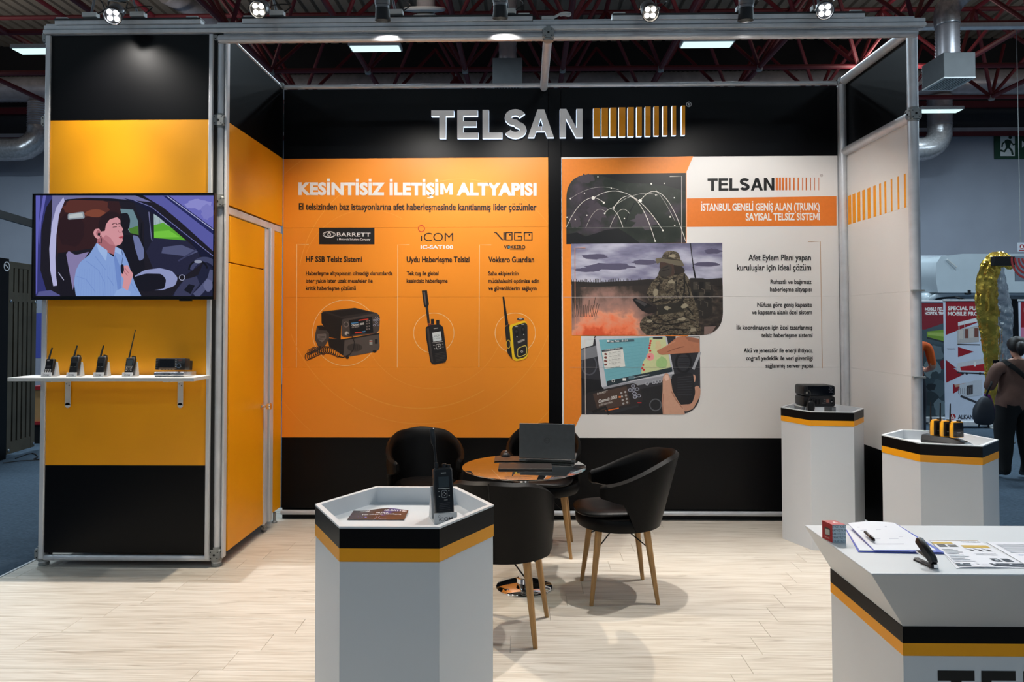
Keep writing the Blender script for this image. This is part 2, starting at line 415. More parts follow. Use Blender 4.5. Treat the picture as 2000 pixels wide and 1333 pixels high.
TOP, B2, B1, ZB = 3.70, 3.10, 0.70, 0.10
# ------------------------------------------------------------------ floors
fl = struct('floor')
MB().box((-3.47, 0.3, -0.06), (3.05, 6.35, -0.009)).build('underlay', DARK, fl, smooth=0)
_full = None
rows = [0.261+0.2*k for k in range(31)]
for k, y0 in enumerate(rows):
    off = (1.20 + 0.11*((y0-3.661)/0.2)) % 1.28
    x = -3.47; xs = [-3.47]
    j = math.floor((-3.47-off)/1.28)
    while True:
        j += 1; q = off + 1.28*j
        if q >= 3.04: break
        if q > -3.46: xs.append(q)
    xs.append(3.05)
    for a, b in zip(xs, xs[1:]):
        if b-a < 0.02: continue
        L = b-a
        if abs(L-1.28) < 1e-6 and _full is not None:
            o = _full.copy(); COL.objects.link(o); o.location = (a, y0, 0)
        else:
            mb = MB(); g = 0.0007
            mb.loft([[(g, g, -0.009), (L-g, g, -0.009), (L-g, 0.2-g, -0.009), (g, 0.2-g, -0.009)],
                     [(g, g, -0.0012), (L-g, g, -0.0012), (L-g, 0.2-g, -0.0012), (g, 0.2-g, -0.0012)],
                     [(g+.001, g+.001, 0), (L-g-.001, g+.001, 0), (L-g-.001, 0.199-g, 0), (g+.001, 0.199-g, 0)]])
            o = mb.build('plank', OAK, fl, local=True, smooth=0); o.location = (a, y0, 0)
            if abs(L-1.28) < 1e-6: _full = o
tr1 = MB().box((-3.492, 0.3, -0.05), (-3.471, 6.35, 0.004)).build('trim_1', ALU, bevel=0.003); tag(tr1, kind='structure')
tr2 = MB().box((3.051, 0.3, -0.05), (3.072, 6.35, 0.004)).build('trim_2', ALU, bevel=0.003); tag(tr2, kind='structure')
cp = MB().box((-26, -14, -0.12), (26, 19.6, -0.03)).build('floor_carpet', CARPET, smooth=0); tag(cp, kind='structure')
# ------------------------------------------------------------------ stand walls, panel by panel
def panel(par, x0, x1, y0, y1, z0, z1, m, g=0.0004, label=None, axis='x'):
    if axis == 'x': b = MB().box((x0+g, y0, z0+g), (x1-g, y1, z1-g))
    else: b = MB().box((x0, y0+g, z0+g), (x1, y1-g, z1-g))
    o = b.build('panel', m, par, bevel=0.0006, seg=1)
    if label: o['label'] = label
    return o
XS0, XS1 = Uy(1071.5, 600, YB).x, Uy(1097, 600, YB).x
wb = struct('wall_back')
zz = [ZB + 0.6*k for k in range(7)]
for k in range(6):
    bl = k in (0, 5)
    panel(wb, XL+0.005, XS0, YB, YB+0.03, zz[k], zz[k+1], BLACKP if bl else ORANGE, label='black panel' if bl else 'orange printed panel')
    panel(wb, XS1, 2.665, YB, YB+0.03, zz[k], zz[k+1], BLACKP if bl else WHITEP, label='black panel' if bl else 'white printed panel')
MB().box((XS0+.001, YB+0.004, ZB), (XS1-.001, YB+0.035, TOP)).build('joining_strip', BLACKP, wb, bevel=0.002)
MB().box((XL, YB+0.04, 0.0), (2.7, YB+0.06, TOP)).build('backing', DARK, wb, smooth=0)
wl = struct('wall_left')
panel(wl, XL-0.03, XL, 4.955, YB, B2, TOP, BLACKP, axis='y', label='black header panel')
panel(wl, XL-0.03, XL, 4.955, YB, 2.515, B2, YELLOW, axis='y', label='amber header panel')
panel(wl, XL-0.03, XL, 5.835, YB-0.004, 0.11, 2.448, YELLOW, axis='y', label='narrow amber panel beside the door')
wt = struct('wall_tower')
for z0, z1, m, lb in ((ZB, B1, BLACKP, 'black panel'), (B1, 1.9, YELLOW, 'amber panel'), (1.9, B2, YELLOW, 'amber panel'), (B2, TOP, BLACKP, 'black panel')):
    panel(wt, -3.318, -2.1985, YF, YF+0.025, z0, z1, m, label=lb)
    panel(wt, -3.375, -3.35, YF+0.06, YB, z0, z1, m, axis='y', label=lb)
panel(wt, -3.35, -2.13, YB-0.02, YB, ZB, TOP, BLACKP, label='black panel')
wr = struct('wall_right')
panel(wr, XR, XR+0.03, 5.045, 6.02, 3.155, 3.70, BLACKP, axis='y', label='black header panel')
for z0, z1 in ((0.7, 1.3), (1.3, 1.9), (1.9, 2.5), (2.5, 3.09)):
    panel(wr, XR, XR+0.03, 5.045, 6.02, z0, z1, WHITEP, axis='y', label='white panel')
panel(wr, XR, XR+0.03, 5.045, 6.02, ZB, 0.7, BLACKP, axis='y', label='black panel')
# door in the left wall
dr = struct('door_1', (XL, 4.97, 0))
MB().box((XL-0.03, 4.976, 0.085), (XL+0.004, 5.645, 2.104)).build('door_leaf', YELLOW, dr, bevel=0.002)
MB().box((XL-0.03, 4.976, 2.112), (XL+0.004, 5.645, 2.44)).build('transom_panel', YELLOW, dr, bevel=0.002)
kn = MB().lathe([(0.026, 0), (0.028, 0.006), (0.012, 0.012), (0.010, 0.035), (0.024, 0.045), (0.03, 0.06), (0.026, 0.075), (0.0, 0.08)], n=20)
kn.v = [Vector((XL+0.004+p.z, 5.60+p.x, 1.02+p.y)) for p in kn.v]; kn.build('door_knob', CHROME, dr)
# ------------------------------------------------------------------ aluminium system frame: one bolted thing
fr = thing('aluminium_frame', 'silver aluminium tube and clamp frame carrying the stand walls and the front beam', 'frame', (0, YB, 0))
def post(x, y, z0, z1, r=0.032):
    MB().cyl((x, y, z0), (x, y, z1), r, n=20).build('post', ALUT, fr)
def extrusion(a, b, name='profile', m=None): 
    MB().box(a, b).build(name, m or ALU, fr, bevel=0.004)
def rail(p0, p1, r, m=None): MB().cyl(p0, p1, r, n=16).build('rail', m or ALUT, fr)
_jm = None
def joint(x, y, z, rz=0.0, s=1.0):
    global _jm
    if _jm is None:
        b = MB(); o8 = [(-.036, -.024), (-.024, -.036), (.024, -.036), (.036, -.024), (.036, .024), (.024, .036), (-.024, .036), (-.036, .024)]
        b.loft([[(p, -0.040, q) for p, q in o8], [(p, 0.040, q) for p, q in o8]])
        b.loft([[(-0.040, p, q) for p, q in o8], [(0.040, p, q) for p, q in o8]])
        b.cyl((0, 0, -0.05), (0, 0, 0.05), 0.036, n=16)
        b.m(1)
        for p, q, r in ((0, 0, .008), (-.024, .02, .004), (.024, .02, .004), (-.022, -.022, .004), (.022, -.022, .004)):
            b.cyl((p, -0.0415, q), (p, -0.039, q), r, n=10); b.cyl((-0.0415, p, q), (-0.039, p, q), r, n=10); b.cyl((0.0415, p, q), (0.039, p, q), r, n=10)
        _jm = b.build('joint', [CAST, DARK], fr, local=True); o = _jm
    else: o = _jm.copy(); COL.objects.link(o)
    o.location = wmat(fr).inverted() @ Vector((x, y, z)); o.rotation_euler = (0, 0, rz); o.scale = (s, s, s)
YP = 4.93
post(-2.140, YP, 0.02, 3.72); post(-3.352, YP, 0.02, 3.72); post(2.722, 5.0, 0.02, 3.75, 0.036); post(2.69, 6.03, 0.02, 3.72, 0.03)
for xx in (-2.140, -3.352): MB().lathe([(0.034, 0), (0.036, 0.01), (0.03, 0.03)], (xx, YP, 0), n=18).build('levelling_foot', CAST, fr)
for yy in (5.74, 5.98): MB().lathe([(0.022, 0), (0.024, 0.008), (0.012, 0.02), (0.012, 0.09)], (XL-0.02, yy, 0), n=16).build('levelling_foot', CAST, fr)
# flat profiles either side of the tower face and on the reveals
extrusion((-3.352, YF-0.012, 0.06), (-3.318, YF+0.03, TOP)); extrusion((-2.1985, YF-0.012, 0.06), (-2.172, YF+0.03, TOP))
MB().box((-2.1715, YF+0.01, 0.06), (-2.150, YF+0.06, TOP)).build('shadow_gap', DARK, fr, smooth=0)
MB().box((-2.13, 4.935, 0.06), (XL-0.013, 4.953, 3.66)).build('shadow_gap', DARK, fr, smooth=0)
extrusion((XL-0.0125, 4.905, 0.06), (XL+0.004, 4.953, 3.66))
MB().box((-2.16, YF+0.08, 0.05), (-2.12, YF+0.11, 3.66)).build('shadow_gap', DARK, fr, smooth=0)
extrusion((XL-0.03, 5.655, 0.07), (XL+0.012, 5.715, 2.44)); MB().box((XL-0.03, 5.715, 0.07), (XL-0.005, 5.755, 2.44)).build('shadow_gap', DARK, fr, smooth=0)
extrusion((XL-0.03, 5.755, 0.07), (XL+0.016, 5.832, 2.46)); MB().box((XL-0.03, 5.648, 0.07), (XL-0.01, 5.656, 2.44)).build('shadow_gap', DARK, fr, smooth=0)
extrusion((XL-0.035, 4.953, 2.452), (XL-0.004, 6.05, 2.505), 'door_rail')
extrusion((2.672, YB-0.012, 0.06), (2.688, YB+0.03, TOP)); extrusion((2.70, 6.02, 0.06), (2.745, 6.045, TOP))
MB().box((2.690, YB-0.01, 0.06), (2.70, YB+0.03, TOP)).build('shadow_gap', DARK, fr, smooth=0)
# rails
rail((XL, YB-0.005, 3.722), (2.68, YB-0.005, 3.722), 0.019); rail((XL, YB+0.01, 0.062), (2.68, YB+0.01, 0.062), 0.021)
rail((-3.32, YF+0.012, 0.064), (-2.17, YF+0.012, 0.064), 0.02); rail((-3.32, YF+0.004, 3.722), (-2.17, YF+0.004, 3.722), 0.016)
rail((XL-0.01, 4.95, 3.715), (XL-0.01, YB, 3.715), 0.013)
rail((2.70, 5.0, 3.725), (2.70, 6.03, 3.725), 0.036); rail((2.705, 5.0, 3.122), (2.705, 6.03, 3.122), 0.036)
rail((2.705, 5.03, 0.062), (2.705, 6.03, 0.062), 0.02)
XJ = 0.165
rail((XJ, 4.90, 3.70), (XJ, YB-0.01, 3.70), 0.032)
# front beam: lower tube, grooved profile and upper profile
rail((-2.14, 4.90, 3.672), (2.70, 4.90, 3.672), 0.029)
for (za, zb_, ya) in ((3.708, 3.736, 4.862), (3.742, 3.770, 4.872)):
    extrusion((-3.37, ya, za), (2.75, 4.94, zb_), 'beam_profile')
MB().box((-3.36, 4.885, 3.70), (2.74, 4.93, 3.772)).build('beam_core', ALUT, fr)
for x, y, z in ((-2.14, YP-.005, 3.695), (-3.352, YP-.005, 3.695), (-2.14, YP-.005, 3.10), (-3.352, YP-.005, 3.10), (-2.14, YP-.005, 2.53), (-2.14, YP-.005, 0.085), (-3.352, YP-.005, 0.085),
                (2.722, 4.995, 3.755), (2.722, 4.995, 3.135), (XJ, 4.895, 3.685)): joint(x, y, z)
joint(2.69, 6.03, 3.72, s=0.7); joint(XJ, YB-0.03, 3.712, s=0.6); joint(XL-0.01, YB-0.02, 3.725, s=0.55); joint(0.2, YB-0.02, 0.07, s=0.75); joint(XL-0.01, 5.69, 0.06, s=0.6)
for z in (1.3, 1.9): # panel clips on the right post
    MB().box((2.68, 4.955, z-0.006), (2.76, 4.985, z+0.006)).build('panel_clip', CAST, fr)
# light tracks on the beam
for i, (u0, u1, lb) in enumerate(((106, 391, 'above the amber tower'), (472, 1040, 'left of the middle joint'), (1196, 1690, 'right of the middle joint'))):
    a, b = Uy(u0, 45, 4.87).x, Uy(u1, 45, 4.87).x
    t = thing('light_track', 'silver power track on the front beam, the length %s' % lb, 'light track', (a, 4.9, 3.772), group='light tracks on the beam')
    MB().box((a, 4.872, 3.7735), (b, 4.94, 3.815)).build('channel', ALU, t, bevel=0.004)
    MB().box((a-0.001, 4.868, 3.805), (b+0.001, 4.945, 3.817)).build('dark_lip', BPLAST, t)
    for e in (a+0.05, b-0.06): MB().box((e-.04, 4.87, 3.8172), (e+.04, 4.93, 3.828)).build('end_cap', WHITEF, t, bevel=0.002)
for u0, u1 in ((86, 105), (421, 472), (1040, 1196), (1691, 1790)):
    a, b = Uy(u0, 45, 4.87).x, Uy(u1, 45, 4.87).x
    MB().box((a+.004, 4.885, 3.771), (b-.004, 4.935, 3.786)).build('bare_rail', ALU, fr, bevel=0.002)
# ------------------------------------------------------------------ flat prints on the back wall (drawn where they lie on the panels)
def wall_fn(a, b, d): p = Uy(a, b, YB); p.y = YB-d; return p
W_ = (236, 234, 230); K_ = (16, 15, 14); OR_ = (226, 112, 30); OL_ = (246, 206, 150)
SEAM = (176, 100, 20)
# --- left poster: lettering
P = Flat(wall_fn, lift=0.0022)
P.text('KESİNTİSİZ İLETİŞİM ALTYAPISI', 583, 1048.2, 379.8, 381.0, 22, W_, off=0.05, track=0.03)
P.build('headline', wb)
P = Flat(wall_fn, lift=0.0022)
P.text('El telsizinden baz istasyonlarına afet haberleşmesinde kanıtlanmış lider çözümler', 583.8, 1048, 410, 411, 12.6, K_, off=0.026)
for t, x0, x1, y in (('HF SSB Telsiz Sistemi', 597.7, 707.4, 511.8), ('Uydu Haberleşme Telsizi', 794.4, 917, 512.3), ('Vokkero Guardian', 953.9, 1043, 512.5)):
    P.text(t, x0, x1, y, y, 10.6, K_, off=0.026)
for t, x0, x1, y in (('Haberleşme altyapısının olmadığı durumlarda', 597.4, 767, 537.8), ('ister yakın ister uzak mesafeler ile', 597.4, 728, 552.4), ('kritik haberleşme çözümü', 597.4, 695, 566.9),
                     ('Tek tuş ile global', 794.3, 856.5, 537.8), ('kesintisiz haberleşme', 794.3, 874.3, 552.4),
                     ('Saha ekiplerinin', 953.7, 1012.7, 538), ('müdahalesini optimize edin', 953.7, 1053, 552.6), ('ve güvenliklerini sağlayın', 953.7, 1048, 567)):
    P.text(t, x0, x1, y, y, 7.6, K_, off=0.024)
P.build('lettering', wb)
P = Flat(wall_fn); P.clip = (554.5, 312, 1070.5, 855)
for (x, y, xe, yb) in ((579.7, 477.4, 603, 719), (777, 478.2, 800, 718.5), (936.3, 478.5, 959.4, 718.3)):
    P.line([(xe, y+.2), (x, y), (x-0.9, yb)], 1.1, OL_)
P.ring(674.5, 650.6, 64, 1.0, OL_, 64); P.ring(847.3, 651, 39.4, 1.0, OL_, 48); P.ring(1006.3, 651, 39.4, 1.0, OL_, 48)
for (x, y, r, a0, a1, wdt) in ((820, 560, 268, 20, 160, 1.0), (820, 560, 238, 58, 123, 1.5), (820, 560, 238, 190, 235, 1.2), (845, 620, 140, 15, 150, 0.8), (820, 590, 330, 25, 60, 1.2), (820, 590, 330, 130, 165, 0.8), (720, 540, 130, 200, 300, 0.7), (900, 560, 210, 250, 330, 0.8), (760, 560, 300, 200, 260, 0.8)):
    P.ring(x, y, r, wdt, (248, 164, 62), 60, a0, a1)
P.build('line_graphics', wb)
# --- left poster: maker's marks
P = Flat(wall_fn, lift=0.0014)
P.rect(623.4, 445.2, 731.5, 477.6, (20, 18, 17))
P.ring(643, 458.3, 12, 1.0, W_, 36, ry=5.8); P.ring(643, 458.3, 9.3, 0.7, W_, 30, ry=5.2); P.ell(643, 458.3, 3.4, 4.2, W_); P.ell(643, 458.3, 1.8, 2.2, (20, 18, 17))
P.text('BARRETT', 658, 723.8, 461.8, 462.4, 7.4, W_, off=0.006); P.text('a Motorola Solutions Company', 658.5, 723.5, 469.5, 470, 4.2, W_, off=0.01)
P.ring(823.2, 446.8, 6.1, 1.3, (196, 30, 28), 32)
P.text('ıCOM', 822, 885.2, 471.6, 471.8, 16.8, K_, off=-0.006); P.text('IC-SAT100', 821.6, 885.2, 486.3, 486.4, 6.8, W_, off=0.03)
for pts in ([(965, 454.3), (968.5, 454.3), (981.5, 468.8), (984.5, 468.8), (984.5, 454)], [(988, 454.5), (1000, 454.5), (1000, 469), (988, 469), (988, 454.5)],
            [(1018.5, 454.5), (1005, 454.5), (1005, 469), (1018.5, 469), (1018.5, 462), (1011, 462)], [(1024, 454.5), (1039, 454.5), (1039, 469), (1024, 469), (1024, 454.5)]):
    P.line(pts, 2.6, K_)
P.ell(996, 459, 1.7, 1.7, K_); P.ell(1034, 459, 1.7, 1.7, K_)
P.text('VOKKERO', 984, 1026, 486, 486.2, 6.4, K_, off=0.03); P.ell(994.4, 483.2, 2.4, 2.6, (60, 130, 150)); P.rect(996, 487.6, 1024, 488.3, (90, 60, 20))
P.build('maker_marks', wb)
# --- left poster: pictures of the radios
P = Flat(wall_fn, lift=0.0016).tr(550, 560, 3.774)
dk, md, lt, g1 = (26, 22, 21), (70, 62, 58), (120, 110, 104), (44, 39, 37)
P.poly([(300, 185), (540, 157), (705, 195), (470, 245), (300, 200)], g1); P.poly([(345, 190), (545, 165), (650, 187), (440, 222)], dk)
P.poly([(293, 195), (310, 190), (470, 243), (440, 290), (436, 390), (345, 350), (295, 270)], dk)
P.round([(445, 243), (700, 195), (725, 215), (722, 320), (700, 345), (470, 375), (440, 365)], [10, 8, 18, 10, 12, 10, 12], md)
P.poly([(497, 247), (668, 222), (676, 340), (505, 358)], (12, 12, 14))
P.poly([(567, 246), (640, 236), (640, 244), (567, 254)], (196, 60, 40)); P.poly([(512, 268), (565, 262), (565, 270), (512, 277)], (70, 130, 180))
P.text('Channel :0005', 517, 608, 294, 280, 14, W_, off=0.01); P.text('USB 3000 kHz', 517, 572, 307, 300, 9, (190, 180, 170))
P.poly([(540, 338), (592, 332), (592, 341), (540, 347)], (205, 60, 40)); P.poly([(595, 330), (618, 327), (618, 336), (595, 339)], (80, 140, 190))
for i in range(4): 
    for j in (0, 1): P.rect(624+j*18, 250+i*20-j*3, 634+j*18, 260+i*20-j*3, (120, 112, 108))
for i, (x, y) in enumerate(((700, 230), (684, 248), (716, 244), (700, 248), (700, 266), (684, 286), (712, 283))): P.ell(x, y, 10, 7, (160, 160, 172)); P.ell(x, y, 6, 4, (40, 40, 60))
P.ell(476, 280, 20, 21, lt); P.ell(476, 280, 14, 15, (60, 54, 50)); P.ell(480, 346, 15, 16, (160, 150, 140)); P.ell(480, 346, 8, 9, (210, 200, 190))
P.round([(465, 390), (720, 348), (724, 460), (700, 480), (480, 520), (455, 510)], [12, 8, 20, 12, 10, 10], (82, 74, 69))
P.poly([(340, 380), (465, 392), (455, 510), (350, 440)], dk); P.poly([(345, 350), (440, 390), (700, 345), (722, 340), (722, 352), (465, 396), (340, 372)], (30, 26, 24))
P.ell(540, 450, 56, 30, (58, 52, 48)); 
for i in range(6): P.line([(496+i*16, 430), (496+i*16, 472)], 3, (36, 32, 30))
P.rect(648, 396, 670, 428, (170, 166, 160)); P.rect(648, 402, 670, 408, (160, 60, 50)); P.rect(648, 414, 670, 420, (60, 130, 110)); P.rect(688, 388, 708, 422, (24, 22, 22))
for x, y in ((485, 524), (684, 478)): P.ell(x, y, 13, 10, dk)
P.round([(262, 290), (300, 284), (350, 345), (352, 385), (320, 440), (270, 445), (246, 390), (250, 345)], [8]*8, md); P.poly([(265, 288), (335, 300), (340, 325), (275, 320)], dk)
P.round([(262, 352), (328, 348), (330, 380), (300, 412), (268, 390)], [8]*5, (112, 104, 100))
for i in range(4): P.line([(270, 360+i*11), (322, 357+i*10)], 3, g1)
P.line([(285, 440), (280, 470)], 12, dk)
for i in range(16): 
    t = i/15; x = 190+ (415-190)*t; y = 495+28*math.sin(t*PI*1.3+2.2) ; P.ring(x, y, 16, 5, (38, 33, 31), 14, ry=26)
for i in range(9): P.ring(205+i*13, 485-20*math.sin(i/8*PI), 13, 4, (52, 46, 43), 14, ry=20)
P.line([(480, 350), (520, 366), (538, 410), (532, 460), (505, 500), (455, 522), (415, 516)], 7, dk)
# handheld satellite radio
P.poly([(1034, 30), (1072, 28), (1086, 130), (1080, 150), (1056, 152), (1048, 132)], dk); P.poly([(1046, 40), (1056, 38), (1068, 135), (1060, 140)], (96, 86, 82))
P.poly([(1062, 150), (1080, 150), (1094, 270), (1076, 272)], (40, 35, 33)); P.rect(1101, 240, 1124, 280, dk); P.rect(1140, 246, 1163, 285, dk); P.rect(1078, 275, 1108, 290, (120, 50, 30))
P.round([(1062, 300), (1105, 282), (1170, 280), (1192, 300), (1222, 535), (1205, 560), (1120, 576), (1098, 560), (1066, 380)], [14, 8, 10, 14, 22, 8, 14, 12, 10], (28, 25, 25))
P.poly([(1070, 310), (1085, 305), (1118, 560), (1105, 556)], (62, 55, 52))
P.text('ıcom', 1122, 1152, 314, 310, 9, W_); P.poly([(1110, 342), (1172, 330), (1181, 396), (1118, 408)], (206, 212, 212)); P.text('ıCOM', 1126, 1166, 374, 367, 14, (60, 66, 70)); P.text('IC-SAT100', 1122, 1170, 390, 382, 6, (60, 66, 70))
P.line([(1110, 416), (1190, 404)], 3, (200, 195, 190)); P.round([(1134, 428), (1172, 420), (1180, 456), (1142, 464)], [10]*4, (190, 186, 182)); P.round([(1138, 431), (1169, 425), (1176, 453), (1145, 460)], [10]*4, (30, 27, 26)); P.ell(1157, 442, 6, 6, (180, 176, 172))
for x, y in ((1123, 434), (1188, 424), (1128, 458), (1190, 446)): P.rect(x-5, y-3, x+5, y+3, (150, 146, 142))
for i in range(6): P.line([(1130+i*1.5, 496+i*11), (1208+i*1.2, 484+i*11)], 4, (64, 58, 55))
# yellow guardian radio
P.poly([(1628, 76), (1640, 74), (1672, 280), (1650, 290)], dk)
P.round([(1645, 300), (1680, 275), (1700, 540), (1710, 552), (1665, 490)], [8, 8, 8, 8, 8], (36, 31, 26))
P.round([(1678, 285), (1790, 250), (1810, 268), (1816, 515), (1795, 535), (1725, 552), (1700, 530)], [20, 18, 20, 26, 14, 14, 20], (238, 196, 22))
P.round([(1698, 296), (1796, 264), (1812, 280), (1814, 500), (1790, 522), (1735, 536), (1716, 510)], [18, 16, 16, 24, 14, 12, 20], (40, 37, 36))
P.ell(1760, 240, 26, 9, (60, 60, 62)); P.ell(1762, 236, 14, 6, (170, 170, 172))
for x, y in ((1731, 342), (1781, 326)): P.ell(x, y, 15, 36, (12, 11, 11), rot=-0.05); P.ell(x, y-10, 9, 10, (52, 48, 46)); P.ell(x+4, y+28, 4, 4, (200, 196, 190))
P.poly([(1740, 404), (1790, 384), (1792, 398), (1742, 420)], (150, 144, 138)); P.rect(1718, 294, 1740, 298, (190, 186, 180)); P.rect(1768, 278, 1788, 282, (190, 186, 180))
P.round([(1738, 455), (1796, 430), (1808, 440), (1808, 500), (1750, 524), (1736, 514)], [16]*6, (222, 200, 90)); P.round([(1743, 459), (1794, 436), (1803, 444), (1803, 497), (1752, 518), (1741, 510)], [14]*6, (30, 27, 26)); P.ell(1771, 480, 9, 9, (170, 166, 160)); P.ell(1771, 480, 4, 5, (30, 27, 26))
P.ring(1672, 425, 15, 4, (226, 190, 60), 24, ry=30)
P.build('product_pictures', wb)
# --- right poster: orange ground, pictures
P = Flat(wall_fn)
P.poly([(1097.2, 311.0), (1354, 305.2), (1341, 335.5), (1341, 480), (1345, 700), (1134.7, 811), (1123, 836), (1124, 857.2), (1101.5, 857)], (238, 136, 36))
P.build('orange_ground', wb)
MAPM = ramp_mat('night_map_print', [(0.3, (26, 32, 26)), (0.5, (40, 46, 38)), (0.62, (66, 58, 66)), (0.75, (84, 74, 84))], 5.5, 6, 0.4)
CLOUD = ramp_mat('cloud_print', [(0.28, (78, 76, 102)), (0.45, (128, 126, 152)), (0.6, (178, 178, 196)), (0.78, (214, 212, 220))], 2.6, 5, 0.4, (1, 1, 3.2))
CAMO = ramp_mat('camouflage_print', [(0.0, (34, 29, 23)), (0.42, (74, 64, 50)), (0.52, (112, 102, 84)), (0.6, (52, 46, 35)), (0.68, (138, 126, 108))], 26, 3, 0.45, (1, 1, 1.8), const=True, distort=0.8)
SMOKE = ramp_mat('smoke_print', [(0.25, (168, 84, 54)), (0.5, (226, 122, 82)), (0.72, (244, 158, 118))], 9, 5, 0.45, distort=0.4)
HAZE = ramp_mat('haze_print', [(0.25, (120, 88, 78)), (0.5, (168, 122, 108)), (0.75, (196, 150, 136))], 5, 5, 0.45, distort=0.3)
SCRUB = ramp_mat('scrub_print', [(0.3, (26, 23, 21)), (0.55, (58, 50, 44)), (0.75, (92, 78, 66))], 16, 6, 0.45, (1, 1, 2))
P = Flat(wall_fn, lift=0.0009).tr(1080, 290, 2.338)
P.round([(61, 120), (607, 112), (607, 432), (61, 438)], [110, 0, 0, 0], MAPM, n=14)
P.poly([(210, 122), (606, 113), (606, 196), (520, 172), (430, 160), (330, 158), (260, 136)], (24, 24, 25))
P.poly([(62, 392), (110, 384), (150, 402), (215, 382), (240, 372), (300, 366), (330, 384), (360, 404), (396, 432), (62, 437)], (15, 15, 17))
P.line([(330, 345), (345, 300), (362, 270), (372, 250)], 5, (15, 15, 17))
for x, y, rx, ry in ((150, 140, 34, 22), (200, 290, 50, 40), (100, 330, 30, 30), (420, 330, 60, 40)): P.blob(x, y, rx, ry, (72, 64, 72), 20, 0.3, int(x))
AR = (226, 222, 214)
for a in ((61, 360, 232, 248, 66, 1.9), (184, 228, 502, 375, 92, 2.2), (278, 272, 467, 425, 118, 2.2), (236, 297, 320, 362, 48, 2), (398, 240, 606, 425, 118, 2.2), (150, 362, 240, 290, 40, 1), (260, 362, 350, 298, 46, 1.2), (80, 230, 300, 190, 30, 0.8), (270, 272, 480, 214, 30, 1), (470, 190, 556, 330, 10, 0.8)):
    (x0, y0, x1, y1, h, wd) = a; P.arc(x0, y0, x1, y1, h, wd, AR)
for x, y, r in ((184, 227, 8), (232, 248, 5), (398, 240, 8), (278, 272, 4), (236, 297, 4), (467, 424, 4), (502, 375, 4), (80, 230, 4), (144, 205, 3), (205, 130, 3), (266, 182, 3), (449, 162, 4), (508, 160, 3), (470, 214, 3), (535, 313, 4), (554, 226, 3), (432, 322, 3), (556, 352, 3), (326, 320, 3), (102, 325, 3), (64, 315, 3), (155, 306, 3)): P.ell(x, y, r, r, (238, 234, 226), 10)
P.line([(533, 129), (588, 128), (588, 431)], 2.4, (216, 208, 198)); P.line([(44, 364), (607, 358)], 1.4, (120, 122, 116))
P.build('night_map_picture', wb)
P = Flat(wall_fn, lift=0.0010).tr(1080, 290, 2.338)
P.round([(83, 436), (773, 432), (777, 854), (86, 855)], [0, 0, 110, 0], CLOUD, n=14)
for x, y, rx, ry in ((190, 495, 60, 12), (260, 540, 110, 16), (160, 555, 60, 10), (420, 520, 60, 12), (730, 470, 40, 12), (700, 530, 60, 10)): P.blob(x, y, rx, ry, (84, 80, 104), 22, 0.15, int(x+y))
P.poly([(86, 608), (200, 612), (330, 606), (430, 598), (640, 602), (773, 592), (775, 700), (86, 700)], (44, 39, 36))
P.round([(86, 640), (775, 625), (777, 854), (86, 855)], [0, 0, 110, 0], SCRUB, n=14)
rr = random.Random(3)
for i in range(90): P.line([(86+i*7.6, 622), (86+i*7.6+rr.uniform(-2, 2), 606-rr.uniform(0, 12))], 3, (40, 36, 34))
def smoke_mat():
    m = bpy.data.materials.new('drifting_smoke_print'); m.use_nodes = True; nt = m.node_tree; b = nt.nodes['Principled BSDF']; b.inputs['Roughness'].default_value = 0.45
    lo, hi, xc, xe = wall_fn(1191, 655, 0).z, wall_fn(1191, 546, 0).z, wall_fn(1188, 600, 0).x, wall_fn(1262, 600, 0).x
    tc = nt.nodes.new('ShaderNodeTexCoord'); sp = nt.nodes.new('ShaderNodeSeparateXYZ'); nt.links.new(tc.outputs['Object'], sp.inputs[0])
    def mth(op, x, y=0.0, clamp=False):
        n = nt.nodes.new('ShaderNodeMath'); n.operation = op; n.use_clamp = clamp
        for i, q in enumerate((x, y)):
            if isinstance(q, (int, float)): n.inputs[i].default_value = q
            else: nt.links.new(q, n.inputs[i])
        return n.outputs[0]
    n1 = nt.nodes.new('ShaderNodeTexNoise'); n1.inputs['Scale'].default_value = 7; n1.inputs['Detail'].default_value = 6; n1.inputs['Distortion'].default_value = 0.5; nt.links.new(tc.outputs['Object'], n1.inputs['Vector'])
    n2 = nt.nodes.new('ShaderNodeTexNoise'); n2.inputs['Scale'].default_value = 22; n2.inputs['Detail'].default_value = 4; n2.inputs['Distortion'].default_value = 0.4; nt.links.new(tc.outputs['Object'], n2.inputs['Vector'])
    zz_ = mth('MULTIPLY', mth('SUBTRACT', sp.outputs['Z'], lo), 1/(hi-lo))
    xx_ = mth('MAXIMUM', mth('SUBTRACT', mth('MULTIPLY', mth('ABSOLUTE', mth('SUBTRACT', sp.outputs['X'], xc)), 1/(xe-xc)), 0.62), 0.0)
    v = mth('ADD', mth('ADD', zz_, mth('MULTIPLY', xx_, 1.1)), mth('ADD', mth('MULTIPLY', mth('SUBTRACT', n1.outputs['Fac'], 0.5), 0.75), mth('MULTIPLY', mth('SUBTRACT', n2.outputs['Fac'], 0.5), 0.30)))
    r = nt.nodes.new('ShaderNodeValToRGB'); st = [(0.0, (214, 84, 44)), (0.12, (238, 124, 82)), (0.30, (226, 150, 118)), (0.42, (176, 128, 112)), (0.62, (148, 114, 104)), (0.82, (96, 78, 70)), (0.98, (50, 43, 39))]
    while len(r.color_ramp.elements) < len(st): r.color_ramp.elements.new(0.5)
    for e, (p, c) in zip(r.color_ramp.elements, st): e.position = p; e.color = lin(c)+(1,)
    nt.links.new(v, r.inputs[0]); nt.links.new(r.outputs[0], b.inputs['Base Color']); return m
P.poly([(86, 634), (480, 626), (480, 853), (86, 854)], smoke_mat())
